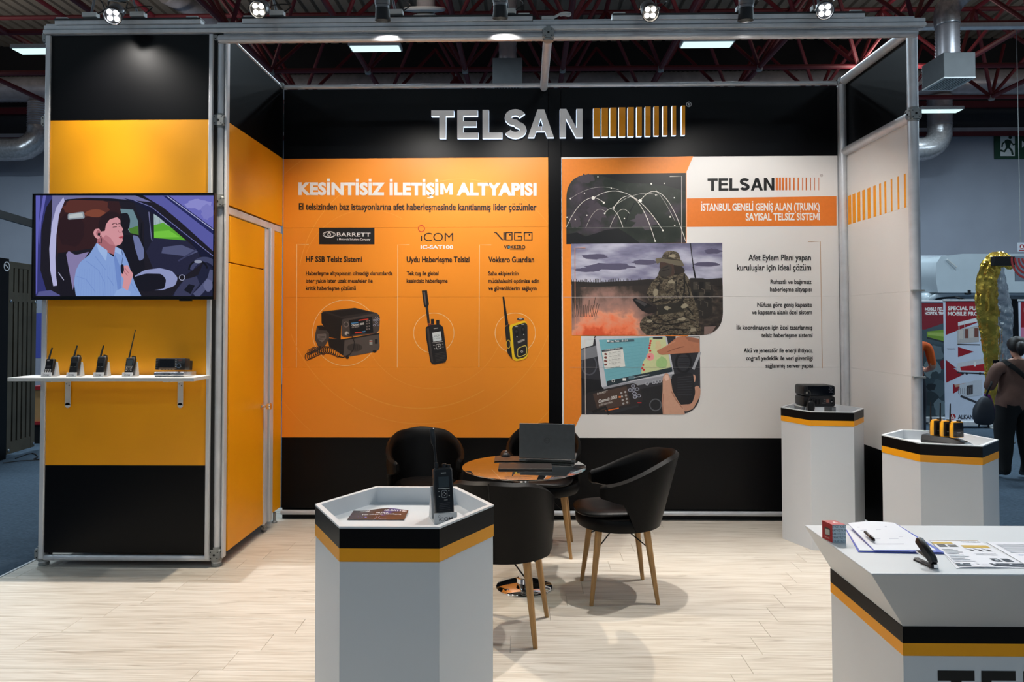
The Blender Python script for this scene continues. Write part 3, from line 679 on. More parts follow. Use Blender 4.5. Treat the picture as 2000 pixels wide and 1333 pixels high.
for i in range(14): P.line([(104+i*7, 770), (94+i*9, 690+rr.uniform(-20, 30))], 2.4, (40, 34, 30))
P.poly([(690, 815), (744, 812), (722, 846), (690, 851)], (132, 110, 103))
# soldier, radio pack, antenna
P.round([(620, 592), (700, 594), (732, 640), (726, 765), (690, 785), (650, 740), (625, 660)], [14, 20, 16, 20, 16, 0, 0], (40, 36, 32))
for i in range(7): P.rect(640+(i % 3)*28, 610+(i//3)*48, 660+(i % 3)*28, 645+(i//3)*48, (24, 22, 20) if i % 2 else (66, 60, 52))
P.line([(627, 434), (638, 520), (650, 590)], 4, (20, 18, 18)); P.line([(640, 540), (650, 592)], 7, (20, 18, 18))
P.round([(395, 792), (420, 766), (480, 758), (560, 756), (640, 762), (674, 800), (676, 850), (424, 852), (398, 826)], [20, 16, 0, 0, 16, 20, 6, 10, 14], CAMO)
P.line([(520, 790), (600, 770), (650, 790)], 6, (30, 26, 20)); P.line([(424, 850), (500, 812), (560, 800)], 4, (30, 26, 20))
P.round([(540, 572), (592, 560), (620, 592), (632, 660), (664, 740), (668, 785), (560, 770), (470, 760), (478, 716), (452, 706), (430, 690), (428, 655), (446, 620), (470, 590)], [8, 10, 14, 10, 10, 16, 10, 10, 6, 10, 14, 14, 14, 8], CAMO)
P.line([(600, 575), (600, 650), (590, 700), (640, 760)], 8, (34, 30, 24)); P.line([(480, 700), (560, 690), (600, 690)], 5, (36, 31, 24)); P.poly([(476, 716), (590, 700), (600, 744), (480, 762)], (44, 40, 33))
P.round([(488, 520), (550, 524), (556, 575), (530, 590), (505, 570), (486, 548)], [6, 8, 10, 10, 10, 8], (70, 52, 44)); P.round([(550, 530), (592, 540), (606, 565), (580, 575), (556, 570)], [8, 12, 14, 10, 6], (46, 38, 32))
P.round([(478, 575), (492, 545), (530, 528), (544, 545), (538, 580), (506, 592), (486, 590)], [12]*7, (58, 52, 46)); P.line([(500, 548), (526, 540)], 4, (28, 25, 22)); P.line([(498, 560), (532, 552)], 4, (28, 25, 22))
P.poly([(478, 580), (512, 588), (500, 620), (462, 640), (458, 616)], CAMO)
P.round([(496, 502), (506, 474), (534, 466), (572, 474), (584, 512), (560, 520)], [6, 14, 14, 16, 8, 4], CAMO); P.round([(466, 504), (500, 498), (584, 508), (602, 540), (560, 534), (496, 518), (474, 528)], [8, 4, 10, 12, 6, 4, 6], (104, 96, 80)); P.line([(498, 500), (582, 512)], 5, (52, 46, 38))
P.poly([(362, 690), (376, 683), (440, 712), (474, 732), (462, 752), (408, 744), (384, 720)], (22, 20, 20)); P.poly([(372, 693), (386, 688), (430, 712), (418, 722)], (70, 66, 66)); P.round([(420, 730), (470, 716), (480, 742), (440, 756), (412, 746)], [8]*5, (36, 30, 27))
for pts, w_ in (([(500, 600), (474, 640), (452, 700)], 5), ([(452, 706), (500, 690), (556, 694)], 6), ([(566, 590), (560, 640), (572, 690)], 4), ([(600, 600), (618, 640), (626, 700)], 5), ([(430, 770), (470, 800), (540, 806), (620, 790)], 6), ([(470, 850), (540, 826), (640, 830)], 5), ([(396, 800), (440, 812)], 4)): P.line(pts, w_, (26, 22, 17))
for x, y, rx, ry in ((540, 610, 16, 10), (470, 660, 12, 16), (600, 720, 14, 10), (440, 790, 18, 8), (590, 780, 22, 8), (640, 830, 16, 8), (520, 730, 16, 8), (545, 490, 16, 8)): P.blob(x, y, rx, ry, (150, 140, 118), 9, .35, int(x))
for x, y in ((650, 620), (676, 640), (704, 622), (660, 690), (690, 700), (712, 680), (668, 740)): P.line([(x, y), (x+16, y+6), (x+14, y+24)], 3, (92, 84, 74))
P.line([(148, 455), (100, 455), (102, 852)], 2.4, (226, 150, 110)); P.line([(44, 680), (776, 678)], 1.6, (196, 186, 182))
P.build('soldier_picture', wb)
P = Flat(wall_fn, lift=0.0011).tr(1080, 290, 2.338)
P.round([(128, 857), (670, 858), (674, 1216), (130, 1216)], [0, 0, 110, 0], (44, 44, 50), n=14)
P.poly([(128, 858), (190, 858), (182, 900), (128, 915)], (210, 214, 214)); P.poly([(560, 858), (668, 860), (670, 930), (560, 905)], (196, 190, 186))
P.ring(165, 990, 34, 6, (80, 82, 90), 30, ry=44); P.poly([(128, 1050), (230, 1060), (240, 1110), (140, 1130)], (20, 20, 24)); P.poly([(128, 920), (200, 900), (208, 950), (128, 968)], (120, 122, 128))
P.round([(192, 858), (518, 857), (556, 1042), (246, 1108), (222, 1090)], [10, 10, 16, 16, 10], (196, 198, 205)); P.poly([(226, 1090), (552, 1030), (556, 1050), (240, 1112)], (150, 152, 160))
P.poly([(210, 874), (512, 860), (543, 1020), (246, 1086)], (112, 174, 186))
P.poly([(440, 866), (512, 861), (542, 1019), (402, 1050), (404, 1000), (412, 975), (430, 950), (440, 910)], (204, 210, 158)); P.blob(500, 980, 26, 30, (160, 196, 130), 14, 0.2, 4); P.blob(480, 900, 14, 20, (214, 196, 150), 12, 0.2, 5)
for i in range(10): P.line([(250, 900+i*16), (410, 885+i*14)], 0.8, (96, 156, 170))
for x, y in ((444, 890), (442, 900), (440, 912), (446, 880), (440, 940), (440, 965), (408, 1005), (412, 990), (444, 925), (415, 1012)): P.ell(x, y, 5, 5, (206, 40, 44), 10)
P.ell(444, 952, 18, 18, (232, 150, 150), 20); P.ell(440, 952, 5, 5, (206, 40, 44), 10)
P.poly([(222, 922), (318, 908), (330, 996), (236, 1008)], (222, 222, 216)); P.poly([(222, 922), (318, 908), (319, 917), (224, 931)], (70, 74, 80))
for i, t in enumerate(('Tue. 2nd Oct 2018', 'Mon. 2nd Oct 2018', 'Sat. 22nd Sep 2018', 'Fri. 21st Sep 2018')):
    P.text(t, 256, 308, 938+i*16, 931+i*16, 6, (70, 70, 70)); P.blob(240, 940+i*16, 7, 5, (120, 60, 50), 8, 0.3, i); P.line([(254, 943+i*16), (312, 935+i*16)], 0.8, (150, 150, 150))
P.text('Available GPS Updates', 236, 304, 925, 915, 6, W_); P.text('Show Console', 262, 306, 1004, 998, 6, (60, 60, 60))
P.poly([(246, 1064), (543, 1000), (546, 1020), (248, 1086)], (34, 48, 56)); P.rect(345, 1040, 372, 1055, (90, 120, 130)); P.ring(275, 1062, 6, 2, W_, 14); P.rect(318, 1050, 334, 1062, W_); P.line([(370, 1047), (440, 1034)], 3, (190, 196, 196))
P.poly([(246, 878), (370, 872), (372, 882), (248, 889)], (70, 96, 106)); P.text('Sat 7kts   01:51', 262, 340, 886, 881, 8, W_, off=0.02); P.rect(246, 876, 258, 884, W_); P.rect(456, 862, 500, 870, (40, 44, 48))
for x in (430, 460, 474, 488): P.ell(x, 1075-(x-430)*.2, 9, 8, (170, 172, 180), 14); P.ell(x, 1075-(x-430)*.2, 5, 5, (110, 112, 120), 12)
P.ring(596, 978, 34, 10, (20, 20, 24), 30, ry=44); P.ell(596, 978, 28, 36, (48, 48, 54)); 
for i in range(5): P.line([(572, 956+i*11), (620, 956+i*11)], 3, (20, 20, 24))
P.line([(640, 1010), (672, 930)], 12, (170, 172, 178))
P.round([(470, 926), (512, 906), (545, 880), (570, 860), (600, 858), (669, 870), (670, 932), (560, 938), (490, 944)], [12, 6, 6, 6, 0, 0, 0, 8, 12], (186, 122, 92)); P.line([(520, 930), (560, 915), (600, 905)], 3, (140, 84, 62)); P.line([(510, 907), (560, 880)], 3, (206, 150, 120)); P.poly([(600, 859), (669, 871), (669, 890), (620, 880)], (160, 104, 80))
P.poly([(400, 1100), (500, 1080), (520, 1216), (260, 1216), (390, 1180)], (26, 26, 30)); P.ring(468, 1172, 26, 5, (90, 92, 98), 26)
P.round([(150, 1118), (372, 1070), (400, 1098), (412, 1150), (392, 1172), (190, 1212), (150, 1190)], [16, 16, 14, 14, 14, 16, 16], (40, 35, 36))
P.poly([(182, 1122), (336, 1086), (352, 1168), (204, 1200)], (74, 56, 48)); P.text('BARRETT', 202, 250, 1126, 1114, 9, (200, 196, 190)); P.text('Channel : 0003', 208, 292, 1164, 1142, 15, W_, off=0.01); P.text('6.850.000 MHz', 210, 272, 1178, 1163, 9, (206, 200, 192)); P.poly([(240, 1196), (300, 1184), (301, 1189), (241, 1201)], (220, 110, 40)); P.rect(300, 1132, 310, 1140, (220, 110, 40))
for i in range(4):
    for j in (0, 1): P.ell(312+j*18+i*3, 1118+i*16-j*5, 5, 5, (170, 166, 164), 10)
for x, y in ((366, 1086), (352, 1104), (384, 1100), (368, 1104), (372, 1120), (374, 1136), (392, 1131)): P.ell(x, y, 10, 7, (176, 180, 196), 14); P.ell(x, y, 7, 4.5, (40, 38, 48), 12)
P.rect(386, 1160, 404, 1164, (200, 40, 50)); P.line([(180, 1205), (240, 1180), (256, 1216)], 12, (18, 17, 18))
P.round([(600, 1130), (660, 1080), (674, 1100), (672, 1130), (640, 1190), (600, 1205), (580, 1170)], [14, 12, 10, 8, 14, 14, 10], (196, 146, 122)); P.round([(640, 1030), (652, 1040), (648, 1070), (636, 1060)], [8]*4, (210, 160, 136))
P.round([(540, 1034), (610, 1022), (640, 1028), (650, 1120), (634, 1168), (572, 1172), (546, 1110)], [16, 20, 16, 16, 16, 14, 10], (28, 28, 33))
for i in range(8): P.line([(568, 1048+i*11), (636, 1040+i*12)], 3, (52, 52, 60))
P.round([(501, 1046), (512, 1026), (528, 1030), (538, 1060), (546, 1110), (572, 1156), (598, 1190), (602, 1216), (502, 1216), (496, 1160), (500, 1110)], [8, 8, 8, 8, 10, 10, 8, 0, 0, 10, 10], (204, 156, 132)); P.round([(507, 1044), (514, 1032), (526, 1036), (530, 1056), (514, 1064)], [6]*5, (228, 190, 172)); P.line([(540, 1110), (562, 1150), (592, 1188)], 4, (160, 108, 86)); P.line([(504, 1120), (500, 1170), (506, 1214)], 5, (176, 124, 102))
P.line([(195, 870), (146, 870), (148, 1216)], 2.2, (222, 210, 200)); P.line([(76, 1000), (673, 1000)], 1.4, (170, 170, 168))
P.build('vehicle_cab_picture', wb)
# --- right poster: mark, band and lettering
P = Flat(wall_fn, lift=0.0010)
P.poly([(1341.5, 388), (1633.6, 383.4), (1633.8, 441), (1341.5, 443.6)], (226, 122, 40))
P.block('TELSAN', 1381.8, 1512.4, 373.2, 372.2, 24.6, K_, gap=0.06)
for a, b in ((1514.8, 1519.4), (1521.2, 1525.4), (1527.2, 1531.4), (1533.6, 1537.4), (1540.6, 1544), (1549, 1552), (1557.6, 1560.2), (1566.4, 1568.6), (1573.4, 1575.6), (1582.4, 1583.8), (1590.2, 1591.6), (1598.4, 1599.6)):
    P.poly([(a, 347), (b, 347), (b, 371.8), (a, 371.8)], (206, 110, 44))
P.ring(1604.4, 343, 2.3, 0.6, (120, 90, 80), 16); P.text('R', 1603.5, 1605.4, 344.2, 344.2, 2.4, (120, 90, 80))
P.text('İSTANBUL GENELİ GENİŞ ALAN (TRUNK)', 1369.4, 1600.8, 411.6, 410.4, 13.4, W_, off=0.028); P.text('SAYISAL TELSİZ SİSTEMİ', 1456.4, 1601.2, 430.6, 429.8, 13.4, W_, off=0.028)
P.text('Afet Eylem Planı yapan', 1461.4, 1583.9, 509.2, 509, 11.4, K_, off=0.024); P.text('kuruluşlar için ideal çözüm', 1439, 1584.2, 528.4, 528.2, 11.4, K_, off=0.024)
for t, x0, x1, y in (('Ruhsatlı ve bağımsız', 1504.6, 1585, 554.8), ('haberleşme altyapısı', 1503.8, 1585, 569.6), ('Nüfusa göre geniş kapasite', 1478.8, 1585.8, 599.6), ('ve kapsama alanlı özel sistem', 1468.2, 1586, 614.2),
        ('İlk koordinasyon için özel tasarlanmış', 1438.4, 1586.4, 644), ('telsiz haberleşme sistemi', 1487, 1586.8, 659), ('Akü ve jeneratör ile enerji ihtiyacı,', 1452.4, 1587, 688.8), ('coğrafi yedeklik ile veri güvenliği', 1457, 1587.2, 703.8), ('sağlanmış server yapısı', 1495, 1587.8, 718.6)):
    P.text(t, x0, x1, y, y, 8.2, K_, off=0.024)
P.line([(1578, 472.2), (1602, 472.2), (1606, 719.6)], 1.1, (196, 156, 120))
P.build('poster_lettering', wb)
# --- stripes on the right-hand wall
def rwall_fn(a, b, d): p = Ux(a, b, XR); p.x = XR-d; return p
P = Flat(lambda y, z, d: Vector((XR-d, y, z)))
for a, b in ((1018, 1036), (1043, 1060), (1070, 1087), (1098, 1114), (1127, 1145), (1160, 1175), (1193, 1204), (1222, 1233), (1258, 1267), (1295, 1305), (1332, 1343)):
    ya = Ux(1300+a/2.857, 400, XR).y; yb_ = Ux(1300+b/2.857, 400, XR).y
    P.poly([(ya, 2.5), (yb_, 2.5), (yb_, 2.742), (ya, 2.742)], (246, 160, 10))
P.build('amber_stripes', wr)
# ------------------------------------------------------------------ raised illuminated sign
LFACE = mat('opal_letter_face', (200, 201, 202), 0.4, var=0.02, emit=0.22)
LEDGE = mat('lit_letter_edge', (214, 232, 255), 0.4, var=0, emit=1.25)
AFACE = mat('amber_letter_face', (222, 146, 14), 0.4, var=0.03, emit=0.12)
sg = thing('illuminated_sign', 'raised white TELSAN letters and amber bars with lit edges on the black header', 'sign', (Uy(1100, 272, YB).x, YB, Uy(1100, 272, YB).z))
def raised(pts, name, face):
    mb = MB(); n = len(pts); y0, y1 = YB-0.0005, YB-0.042
    q0 = [Uy(a, b, YB) for a, b in pts]
    A = [Vector((p.x, y0, p.z)) for p in q0]; B = [Vector((p.x, y1, p.z)) for p in q0]
    tri = tessellate_polygon([[Vector((a, b, 0)) for a, b in pts]])
    mb.add(A+B, []); 
    for t in tri: mb.f.append(tuple(n+i for i in t)); mb.mi.append(0)
    for i in range(n): mb.f.append((i, (i+1) % n, n+(i+1) % n, n+i)); mb.mi.append(1)
    mb.build(name, [face, LEDGE], sg, smooth=0)
for ch, x0, x1, yt, yb in (('T', 843.5, 887.5, 218.5, 272.5), ('E', 894, 935, 218, 272.5), ('L', 943, 981.5, 217.5, 272.5), ('S', 985, 1029, 216, 272.5), ('A', 1031, 1081.5, 216.5, 271), ('N', 1093, 1137, 215.5, 271)):
    pts, wd = BLOCK[ch]; raised([(x0+(x1-x0)*a/wd, yb-(yb-yt)*b) for a, b in pts], 'letter', LFACE)
for a, b, yt, yb in ((1158, 1170.5, 214, 270), (1173.5, 1186.5, 213.5, 269.8), (1190.5, 1203, 213, 269.6), (1207.5, 1220, 212.6, 269.2), (1225, 1236.5, 212.2, 269), (1242, 1252, 211.8, 268.6), (1258.5, 1269, 211, 268.4), (1276, 1285, 210.4, 267.6), (1293, 1301.5, 210, 267.2), (1311, 1318.5, 209.6, 266.8), (1329.5, 1336, 209.2, 266.4)):
    raised([(a, yb), (b, yb), (b, yt), (a, yt)], 'bar', AFACE)
P = Flat(wall_fn); P.ring(1345.4, 204, 4.6, 1.2, (190, 190, 190), 24); P.text('R', 1343.6, 1347.6, 206.6, 206.6, 5, (210, 210, 210), off=0.03); P.build('registered_mark', sg)
# ------------------------------------------------------------------ television with the picture on its screen
tv = thing('television', 'large black flat television on the amber tower showing a man in a car', 'television', (-2.755, 4.86, 1.847))
MB().box((-3.383, 4.808, 1.842), (-2.122, 4.846, 2.573)).build('casing', BPLAST, tv, bevel=0.004)
MB().box((-3.1, 4.846, 2.0), (-2.4, 4.878, 2.4)).build('wall_mount', BPLAST, tv, bevel=0.003)
b = MB(); b.box((-3.383, 4.803, 1.842), (-2.122, 4.8085, 1.857)); b.box((-3.383, 4.803, 2.566), (-2.122, 4.8085, 2.573)); b.box((-3.383, 4.803, 1.857), (-3.377, 4.8085, 2.566)); b.box((-2.129, 4.803, 1.857), (-2.122, 4.8085, 2.566)); b.build('bezel', GLOSSB, tv)
MB().box((-2.36, 4.806, 1.832), (-2.28, 4.83, 1.842)).build('sensor_bar', BPLAST, tv)
P = Flat(lambda a, b, d: (lambda p: Vector((p.x, 4.8078-d, p.z)))(Uy(a, b, 4.806)), emit=0.82, step=1.2e-5).tr(0, 360, 3.3333); P.clip = (69.6, 382, 417.3, 579)
P.rect(232, 73, 1391, 730, (28, 24, 34))
P.poly([(232, 73), (350, 73), (300, 150), (268, 300), (262, 560), (300, 690), (420, 729), (232, 729)], (52, 54, 118)); P.poly([(232, 73), (262, 73), (246, 400), (240, 700), (232, 720)], (98, 100, 190)); P.poly([(280, 73), (300, 73), (268, 250), (258, 400), (254, 250)], (104, 104, 190)); P.poly([(250, 700), (330, 690), (400, 728), (240, 729)], (90, 92, 150))
P.poly([(355, 112), (770, 104), (800, 190), (700, 240), (640, 410), (430, 445), (372, 470)], (52, 26, 28)); P.blob(560, 150, 150, 60, (92, 46, 38), 24, 0.1, 1); P.blob(620, 190, 70, 24, (132, 70, 50), 20, 0.12, 2); P.blob(460, 300, 90, 110, (44, 22, 26), 20, 0.1, 3)
P.poly([(340, 73), (880, 73), (990, 118), (880, 106), (720, 92), (560, 88), (440, 98), (400, 112), (370, 180), (345, 300), (330, 300), (338, 190)], (118, 118, 166)); P.poly([(430, 98), (560, 92), (760, 100), (870, 116), (800, 112), (560, 104)], (20, 18, 28))
P.poly([(412, 84), (420, 110), (384, 200), (366, 330), (360, 480), (364, 600), (372, 660), (346, 664), (326, 560), (320, 420), (336, 260), (366, 150)], (190, 190, 232))
P.round([(440, 192), (545, 178), (552, 222), (440, 232)], [12]*4, (150, 160, 170)); P.poly([(450, 198), (535, 186), (540, 215), (450, 222)], (196, 204, 206))
P.poly([(940, 73), (1391, 73), (1391, 330), (1200, 160), (1080, 90)], (112, 112, 196)); P.blob(1290, 130, 80, 34, (146, 146, 216), 20, 0.2, 5); P.blob(1350, 180, 40, 50, (130, 130, 204), 20, 0.2, 6)
P.poly([(1060, 75), (1100, 75), (1390, 288), (1390, 330)], (34, 38, 92)); P.line([(1085, 75), (1390, 298)], 5, (180, 184, 226)); P.poly([(930, 73), (1060, 75), (1391, 330), (1391, 440), (1180, 250), (1060, 150)], (92, 94, 170))
P.poly([(782, 160), (866, 166), (898, 240), (902, 330), (846, 316), (800, 240)], (110, 140, 150)); P.poly([(838, 290), (898, 270), (902, 330), (848, 318)], (80, 130, 50))
P.poly([(968, 182), (1010, 196), (1110, 280), (1210, 366), (1000, 350)], (168, 190, 196)); P.poly([(988, 270), (1060, 250), (1110, 280), (1210, 366), (1000, 350)], (96, 176, 50)); P.poly([(992, 310), (1100, 300), (1170, 345), (1000, 348)], (122, 206, 66)); 
for i in range(6): P.line([(976+i*30, 190+i*20), (980+i*32, 262)], 2, (110, 130, 140))
P.poly([(870, 110), (960, 120), (1000, 190), (1004, 450), (940, 440), (936, 250), (890, 180)], (26, 26, 44)); P.line([(968, 180), (985, 350), (1010, 440)], 6, (116, 118, 160)); P.line([(922, 250), (918, 340), (940, 430)], 10, (14, 14, 22))
P.poly([(1000, 350), (1210, 366), (1290, 430), (1310, 520), (1200, 600), (1000, 560), (950, 440)], (36, 36, 62)); P.poly([(1060, 410), (1180, 395), (1290, 440), (1220, 470), (1050, 450)], (84, 88, 124)); P.line([(1160, 500), (1290, 420)], 10, (60, 62, 96))
P.poly([(800, 90), (870, 104), (990, 150), (1391, 480), (1391, 560), (1300, 460), (1240, 372), (1100, 262), (990, 186), (900, 130)], (20, 22, 52)); P.line([(870, 104), (985, 148), (1390, 470)], 4, (124, 128, 190))
P.round([(775, 192), (830, 186), (848, 230), (840, 290), (806, 308), (782, 280)], [16]*6, (22, 18, 26)); P.round([(790, 330), (850, 330), (930, 440), (945, 560), (880, 620), (810, 560)], [14]*6, (20, 18, 28)); P.round([(862, 330), (900, 340), (936, 420), (936, 486), (906, 502), (880, 420)], [12]*6, (112, 122, 168))
P.round([(872, 600), (940, 560), (1040, 546), (1120, 566), (1158, 610), (1140, 660), (1060, 690), (940, 690)], [16]*8, (150, 158, 204)); P.round([(872, 604), (950, 582), (1050, 584), (1082, 620), (1070, 680), (940, 700), (880, 680)], [16]*7, (20, 18, 30))
P.poly([(1120, 728), (1180, 640), (1290, 590), (1330, 500), (1391, 560), (1391, 728)], (30, 32, 58)); P.poly([(1140, 700), (1200, 622), (1280, 600), (1300, 650), (1240, 728), (1130, 728)], (58, 60, 90)); P.poly([(1196, 690), (1230, 650), (1268, 660), (1240, 715)], (18, 18, 30)); P.ring(1330, 640, 110, 34, (66, 70, 104), 24, 215, 330, ry=150); P.ring(1290, 560, 60, 12, (14, 14, 24), 24, 180, 350); P.line([(1386, 560), (1370, 620), (1300, 700), (1270, 728)], 42, (84, 88, 124)); P.ell(1290, 505, 26, 10, (150, 156, 180)); P.ring(1185, 608, 18, 4, (176, 180, 210), 20); P.blob(1355, 660, 30, 40, (104, 108, 146), 14, 0.1, 3)
P.poly([(375, 450), (440, 440), (470, 560), (500, 729), (390, 729)], (24, 20, 30)); P.line([(380, 575), (415, 625)], 5, (180, 180, 210))
P.round([(430, 456), (446, 434), (490, 462), (580, 440), (540, 500), (500, 560), (474, 690)], [6, 8, 14, 8, 10, 10, 4], (140, 130, 176))
# the man in the driving seat
SK, SK2, HAIR, SH, SH2 = (222, 156, 164), (176, 108, 118), (40, 22, 26), (138, 168, 226), (104, 132, 200)
P.round([(636, 350), (664, 330), (760, 395), (748, 462), (690, 440), (628, 386)], [8]*6, SK2)
P.round([(672, 262), (704, 226), (768, 214), (784, 236), (783, 262), (803, 296), (794, 306), (804, 336), (796, 350), (800, 366), (786, 392), (752, 403), (712, 390), (668, 350), (652, 320)], [8, 16, 10, 6, 4, 5, 4, 5, 4, 6, 12, 12, 16, 12, 10], SK)
P.poly([(690, 330), (720, 350), (752, 403), (712, 391), (668, 350)], (196, 128, 138))
P.round([(648, 312), (638, 260), (660, 206), (706, 178), (756, 180), (786, 206), (786, 236), (762, 214), (712, 230), (690, 262), (682, 306), (668, 306)], [6, 14, 16, 16, 16, 12, 4, 8, 10, 6, 6, 4], HAIR)
P.round([(606, 316), (618, 292), (646, 288), (660, 320), (652, 350), (634, 358), (614, 340)], [8]*7, SK); P.blob(640, 318, 14, 20, SK2, 12, 0.1, 2); P.line([(646, 330), (662, 360), (660, 384), (640, 378)], 4, (30, 20, 30)); P.ell(644, 326, 8, 10, (20, 16, 20))
P.line([(728, 262), (750, 252), (762, 262)], 5, (70, 36, 44)); P.line([(770, 258), (782, 254)], 5, (70, 36, 44)); P.line([(734, 280), (760, 278)], 4, (50, 26, 34)); P.line([(772, 276), (784, 272)], 4, (50, 26, 34)); P.line([(768, 300), (776, 314), (794, 312)], 3, (176, 104, 116)); P.poly([(772, 344), (804, 334), (800, 352), (780, 354)], (190, 84, 96)); P.line([(774, 348), (802, 344)], 2, (120, 50, 62))
P.round([(630, 380), (690, 436), (740, 474), (752, 406), (800, 430), (834, 510), (858, 590), (884, 660), (920, 729), (494, 729), (481, 640), (494, 560), (520, 510), (580, 460)], [6, 8, 4, 4, 14, 14, 10, 10, 0, 0, 14, 16, 12, 10], SH)
P.poly([(628, 384), (700, 432), (690, 502), (640, 430)], (164, 192, 240)); P.poly([(750, 408), (790, 424), (790, 462), (746, 440)], (164, 192, 240)); P.poly([(740, 470), (752, 462), (790, 560), (790, 700), (770, 729), (755, 600)], (116, 146, 212))
for pts in ([(560, 500), (640, 560), (680, 640), (676, 729)], [(500, 600), (560, 620), (620, 700)], [(830, 560), (850, 640), (890, 700)], [(620, 470), (690, 560)], [(700, 600), (740, 660)]): P.line(pts, 4, (120, 150, 214))
rr = random.Random(5)
for i in range(16): P.line([(520+i*16, 540+rr.uniform(-20, 20)), (506+i*18, 729)], 1.2, (122, 152, 218))
P.poly([(760, 690), (800, 676), (850, 700), (846, 729), (740, 729)], (150, 180, 234))
P.round([(792, 560), (800, 532), (832, 526), (846, 556), (868, 586), (850, 640), (832, 694), (796, 672), (806, 620), (790, 596)], [10, 10, 10, 10, 12, 12, 8, 8, 8, 8], SK); P.line([(812, 545), (838, 580)], 4, SK2); P.line([(806, 566), (830, 596)], 4, SK2); P.round([(784, 526), (804, 520), (808, 560), (798, 588), (786, 570)], [6]*5, (22, 22, 34)); P.line([(790, 430), (802, 470), (790, 530)], 3, (30, 34, 60))
P.build('screen_picture', tv)
GLS = bpy.data.materials.new('screen_glass'); GLS.use_nodes = True; nt = GLS.node_tree; nt.nodes.clear()
_o = nt.nodes.new('ShaderNodeOutputMaterial'); _mx = nt.nodes.new('ShaderNodeMixShader'); _t = nt.nodes.new('ShaderNodeBsdfTransparent'); _g = nt.nodes.new('ShaderNodeBsdfGlossy'); _fr = nt.nodes.new('ShaderNodeFresnel')
_g.inputs['Roughness'].default_value = 0.06; _fr.inputs[0].default_value = 1.45
nt.links.new(_fr.outputs[0], _mx.inputs[0]); nt.links.new(_t.outputs[0], _mx.inputs[1]); nt.links.new(_g.outputs[0], _mx.inputs[2]); nt.links.new(_mx.outputs[0], _o.inputs[0])
# ------------------------------------------------------------------ hexagonal display pedestals
def hexa(cx, cy, r, a0, z): return [Vector((cx+r*math.cos(a0+i*PI/3), cy+r*math.sin(a0+i*PI/3), z)) for i in range(6)]
def pedestal(cx, cy, z, label, side=0.305, rot=0.0, name='display_pedestal'):
    t = thing(name, label, 'pedestal', (cx, cy, 0), rot, 'hexagonal display pedestals')
    R = side; zb, zy = z-0.066, z-0.106; wl_ = 0.020
    MB().loft([hexa(0, 0, R-.002, 0, 0.0), hexa(0, 0, R-.002, 0, zy)]).build('body', WHITE, t, local=True, smooth=0, bevel=0.0015, seg=1)
    MB().loft([hexa(0, 0, R, 0, zy), hexa(0, 0, R, 0, zb)]).build('amber_band', YELLOW, t, local=True, smooth=0)
    mb = MB(); o0, o1, i1, i0 = hexa(0, 0, R, 0, zb), hexa(0, 0, R, 0, z-0.004), hexa(0, 0, R-wl_, 0, z-0.004), hexa(0, 0, R-wl_, 0, zb)
    mb.loft([i0, o0, o1, i1], caps=False); mb.build('black_band', BLACKP, t, local=True, smooth=0)
    mb = MB(); mb.loft([hexa(0, 0, R+.0005, 0, z-0.006), hexa(0, 0, R+.0005, 0, z), hexa(0, 0, R-wl_, 0, z), hexa(0, 0, R-wl_, 0, z-0.058)], caps=False)
    mb.build('rim', WHITE, t, local=True, smooth=0)
    MB().loft([hexa(0, 0, R-wl_+.001, 0, z-0.066), hexa(0, 0, R-wl_+.001, 0, z-0.056)]).build('tray_floor', WHITE, t, local=True, smooth=0)
    return t
ZF, ZT, ZL = 1.065, 1.02, 1.0
def centre(pts, z):
    q = [Uz(u, v, z) for u, v in pts]; return sum(p.x for p in q)/6, sum(p.y for p in q)/6
FP = centre([(616.2, 985.4), (659, 1028.9), (854.4, 1029.3), (963.5, 987), (894.9, 950.6), (737.3, 950.1)], ZF)
TP = (2.297, 5.563)
LP = centre([(1716, 846), (1768, 862.5), (1898, 870.8), (1960.8, 863), (1891, 847.5), (1780, 839)], ZL)
pedestal(FP[0], FP[1], ZF, 'white hexagonal pedestal in the foreground with black and amber rim, holding a satellite handset')
pedestal(TP[0], TP[1], ZT, 'white hexagonal pedestal in the far right corner carrying the stacked black radios', rot=-0.13)
pedestal(LP[0], LP[1], ZL, 'white hexagonal pedestal before the right wall post, holding the charger dock', rot=-0.30)
# ------------------------------------------------------------------ reception counter
ct = thing('reception_counter', 'white reception counter with flared top and black and amber bands at the lower right', 'counter', (1.7, 2.2, 0))
CX1, ZC = 2.75, 1.05
def crect(x0, y0, y1, z): return [Vector((x0, y0, z)), Vector((CX1, y0, z)), Vector((CX1, y1, z)), Vector((x0, y1, z))]
MB().loft([crect(1.04, 2.0, 2.46, 0), crect(1.04, 2.0, 2.46, 0.766)]).build('body', WHITE, ct, smooth=0)
MB().loft([crect(1.038, 1.998, 2.462, 0.766), crect(1.038, 1.998, 2.462, 0.800)]).build('amber_band', YELLOW, ct, smooth=0)
MB().loft([crect(1.038, 1.998, 2.462, 0.800), crect(1.038, 1.998, 2.462, 0.845)]).build('black_band', BLACKP, ct, smooth=0)
mb = MB(); mb.loft([crect(1.04, 2.0, 2.46, 0.845), crect(0.872, 1.824, 2.252, ZC-0.003), crect(0.872, 1.824, 2.252, ZC)])
mb.build('flared_top', WHITE, ct, smooth=0, bevel=0.001, seg=1)
P = Flat(lambda a, b, d: Vector((a, 1.9995-d, b)))
def cpt(u, v): p = Uy(u, v, 2.0); return p.x, p.z
(xa, za), (xb, zb2), (xc, zc) = cpt(1831, 1310), cpt(1903, 1310), cpt(1916, 1310)
hh = 0.132; xx = xa
for ch in 'TELSAN':
    pts, wd = BLOCK[ch]; k = (xb-xa)/0.72
    P.poly([(xx+a*k, za-hh+b*hh) for a, b in pts], K_); xx += wd*k + (xc-xb)
